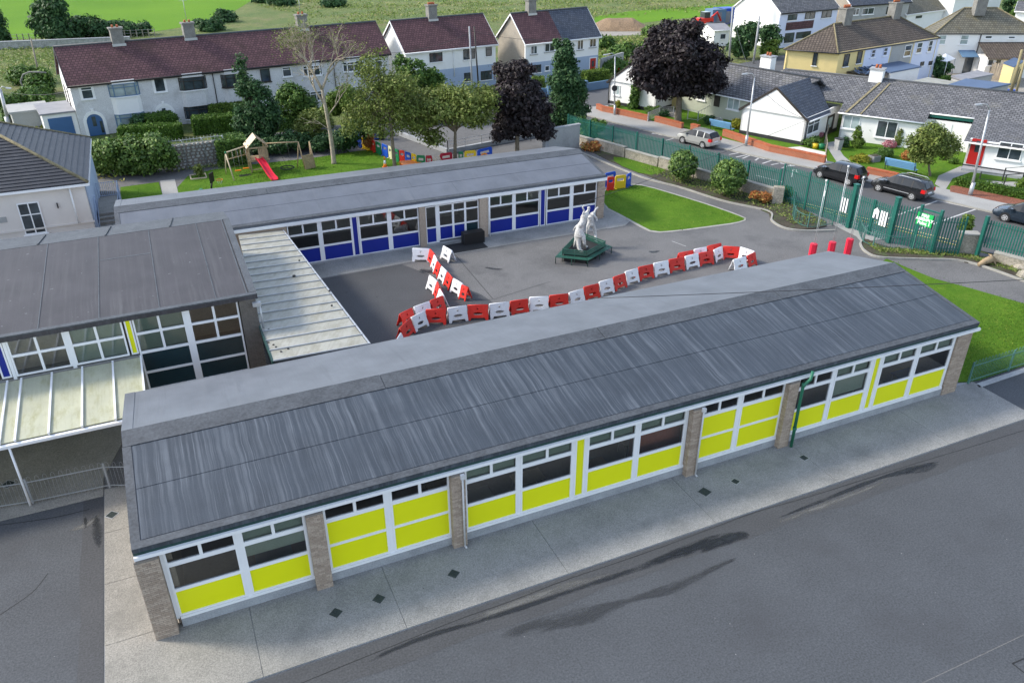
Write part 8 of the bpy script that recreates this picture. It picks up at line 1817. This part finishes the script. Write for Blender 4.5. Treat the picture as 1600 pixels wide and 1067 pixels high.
# telephone cable crossing high over the front block
wire('long thin cable crossing above the front classroom roof', [tuple(P(930, 466, 4.2)), tuple(P(1660, 434, 5.6))], .05, .016)
# dishes, antennas
r = thing('antenna', 'thin television aerial above the second chimney', 'aerial', P(303, 62, 7.7)); q = T.G((P(303, 62, 7.75)-T.O).dot(T.ux), T.r, 9.3); m = MB(); m.tube([q, q+up*2.4], .025, 5); m.build('mast', M['galv'], r)
for k in range(4): m = MB(); m.tube([q+up*(1.9+k*.12)-T.ux*.4, q+up*(1.9+k*.12)+T.ux*.4], .012, 4); m.build('element', M['galv'], r)
r = thing('antenna', 'thin aerial above the third terrace chimney', 'aerial', P(488, 50, 7.7)); q = T.G((P(488, 50, 7.75)-T.O).dot(T.ux), T.r, 9.3); m = MB(); m.tube([q, q+up*1.8], .025, 5); m.build('mast', M['galv'], r)
for k in range(3): m = MB(); m.tube([q+up*(1.3+k*.12)-T.ux*.35, q+up*(1.3+k*.12)+T.ux*.35], .012, 4); m.build('element', M['galv'], r)
# ------------------------------------------------------------------ building site in the distance
md = thing('earth_mound', 'brown flat-topped heap of earth beyond the grey-roofed house', 'earth heap', P(968, 46)); m = MB(); c = P(968, 44); W_ = (P(1015, 45)-P(925, 45)); n1, n2 = 24, 8; vs = []; d = W_.normalized(); q = V(-d.y, d.x, 0); L = W_.length
for i in range(n1+1):
    for j in range(n2+1):
        u, v = i/n1, j/n2; h = 2.6*min(1, 4*u*(1-u)*1.2)*min(1, 4*v*(1-v))*(1+.03*math.sin(i*.6+j)); vs.append(c+d*((u-.5)*L)+q*((v-.5)*9)+up*(h*.62*(1+random.uniform(-.03, .03))))
m.mesh(vs, [(i*(n2+1)+j, (i+1)*(n2+1)+j, (i+1)*(n2+1)+j+1, i*(n2+1)+j+1) for i in range(n1) for j in range(n2)]); M['earth'] = pm('earth_spoil', (.22, .15, .09), .95, .25, .5, 5, .3, .7, .1); m.build('heap', M['earth'], md)
for px, py, mt, w_, h_, lb in ((1116, 38, 'gate_blue', 3, 2.6, 'grey-blue site container beyond the maple'), (1130, 36, 'p_blue', 3.5, 2.6, 'bright blue site container beyond the maple')):
    q = P(px, py); r = thing('container', lb, 'container', q); m = MB(); m.box(q.x-w_/2, q.y-1.2, 0, q.x+w_/2, q.y+1.2, h_); m.build('body', M[mt], r); m = MB(); m.box(q.x-.5, q.y-1.25, .1, q.x+.5, q.y-1.21, 2.1); m.build('door', M['flat_grey'], r)
for px, py, mt, lb in ((1100, 42, 'p_red2', 'red digger parked on the far building site'), (1134, 34, 'p_yellow', 'yellow dumper on the far building site')):
    q = P(px, py); r = thing('digger', lb, 'digger', q); m = MB(); m.box(q.x-2, q.y-1, .5, q.x+1.2, q.y+1, 1.5); m.build('body', M[mt], r); m = MB(); m.box(q.x-.6, q.y-.7, 1.51, q.x+.6, q.y+.7, 2.5); m.build('cab', M['glass'], r); m = MB(); m.tube([q+V(1.2, 0, 1.3), q+V(2.6, 0, 2.3), q+V(3.6, 0, .8)], .18, 6); m.build('arm', M[mt], r)
    for s_ in (-1.3, .7): m = MB(); m.tube([q+V(s_, -1.05, .5), q+V(s_, 1.05, .5)], .5, 12); m.build('wheel', M['rubber'], r)
q = P(1530, 108); tp = thing('yard_clutter', 'heap of bright blue tubs and sheeting in the yard under the hipped house', 'garden clutter', P(1508, 104))
for px, py, mt, s_ in ((1520, 108, 'p_blue', .7), (1508, 104, 'p_green', .8), (1496, 107, 'p_red2', .4), (1500, 103, 'flat_grey', .7), (1512, 100, 'gate_blue', .8)):
    q = P(px, py); m = MB(); m.tube([q, q+up*s_*.8, q+up*s_], [s_, s_*.8, s_*.3], 7, smooth=False); m.build('tub', M[mt], tp)
for px, py, lb in ((1570, 148, 'blue tub at the foot of the leaning timber pole'), (1581, 149, 'smaller blue tub beside the second timber pole')):
    q = P(px, py, 0); m = MB(); m.tube([q, q+up*.6], [.35, .45], 10); tag(m.build('tub', M['p_blue']), lb, 'tub')
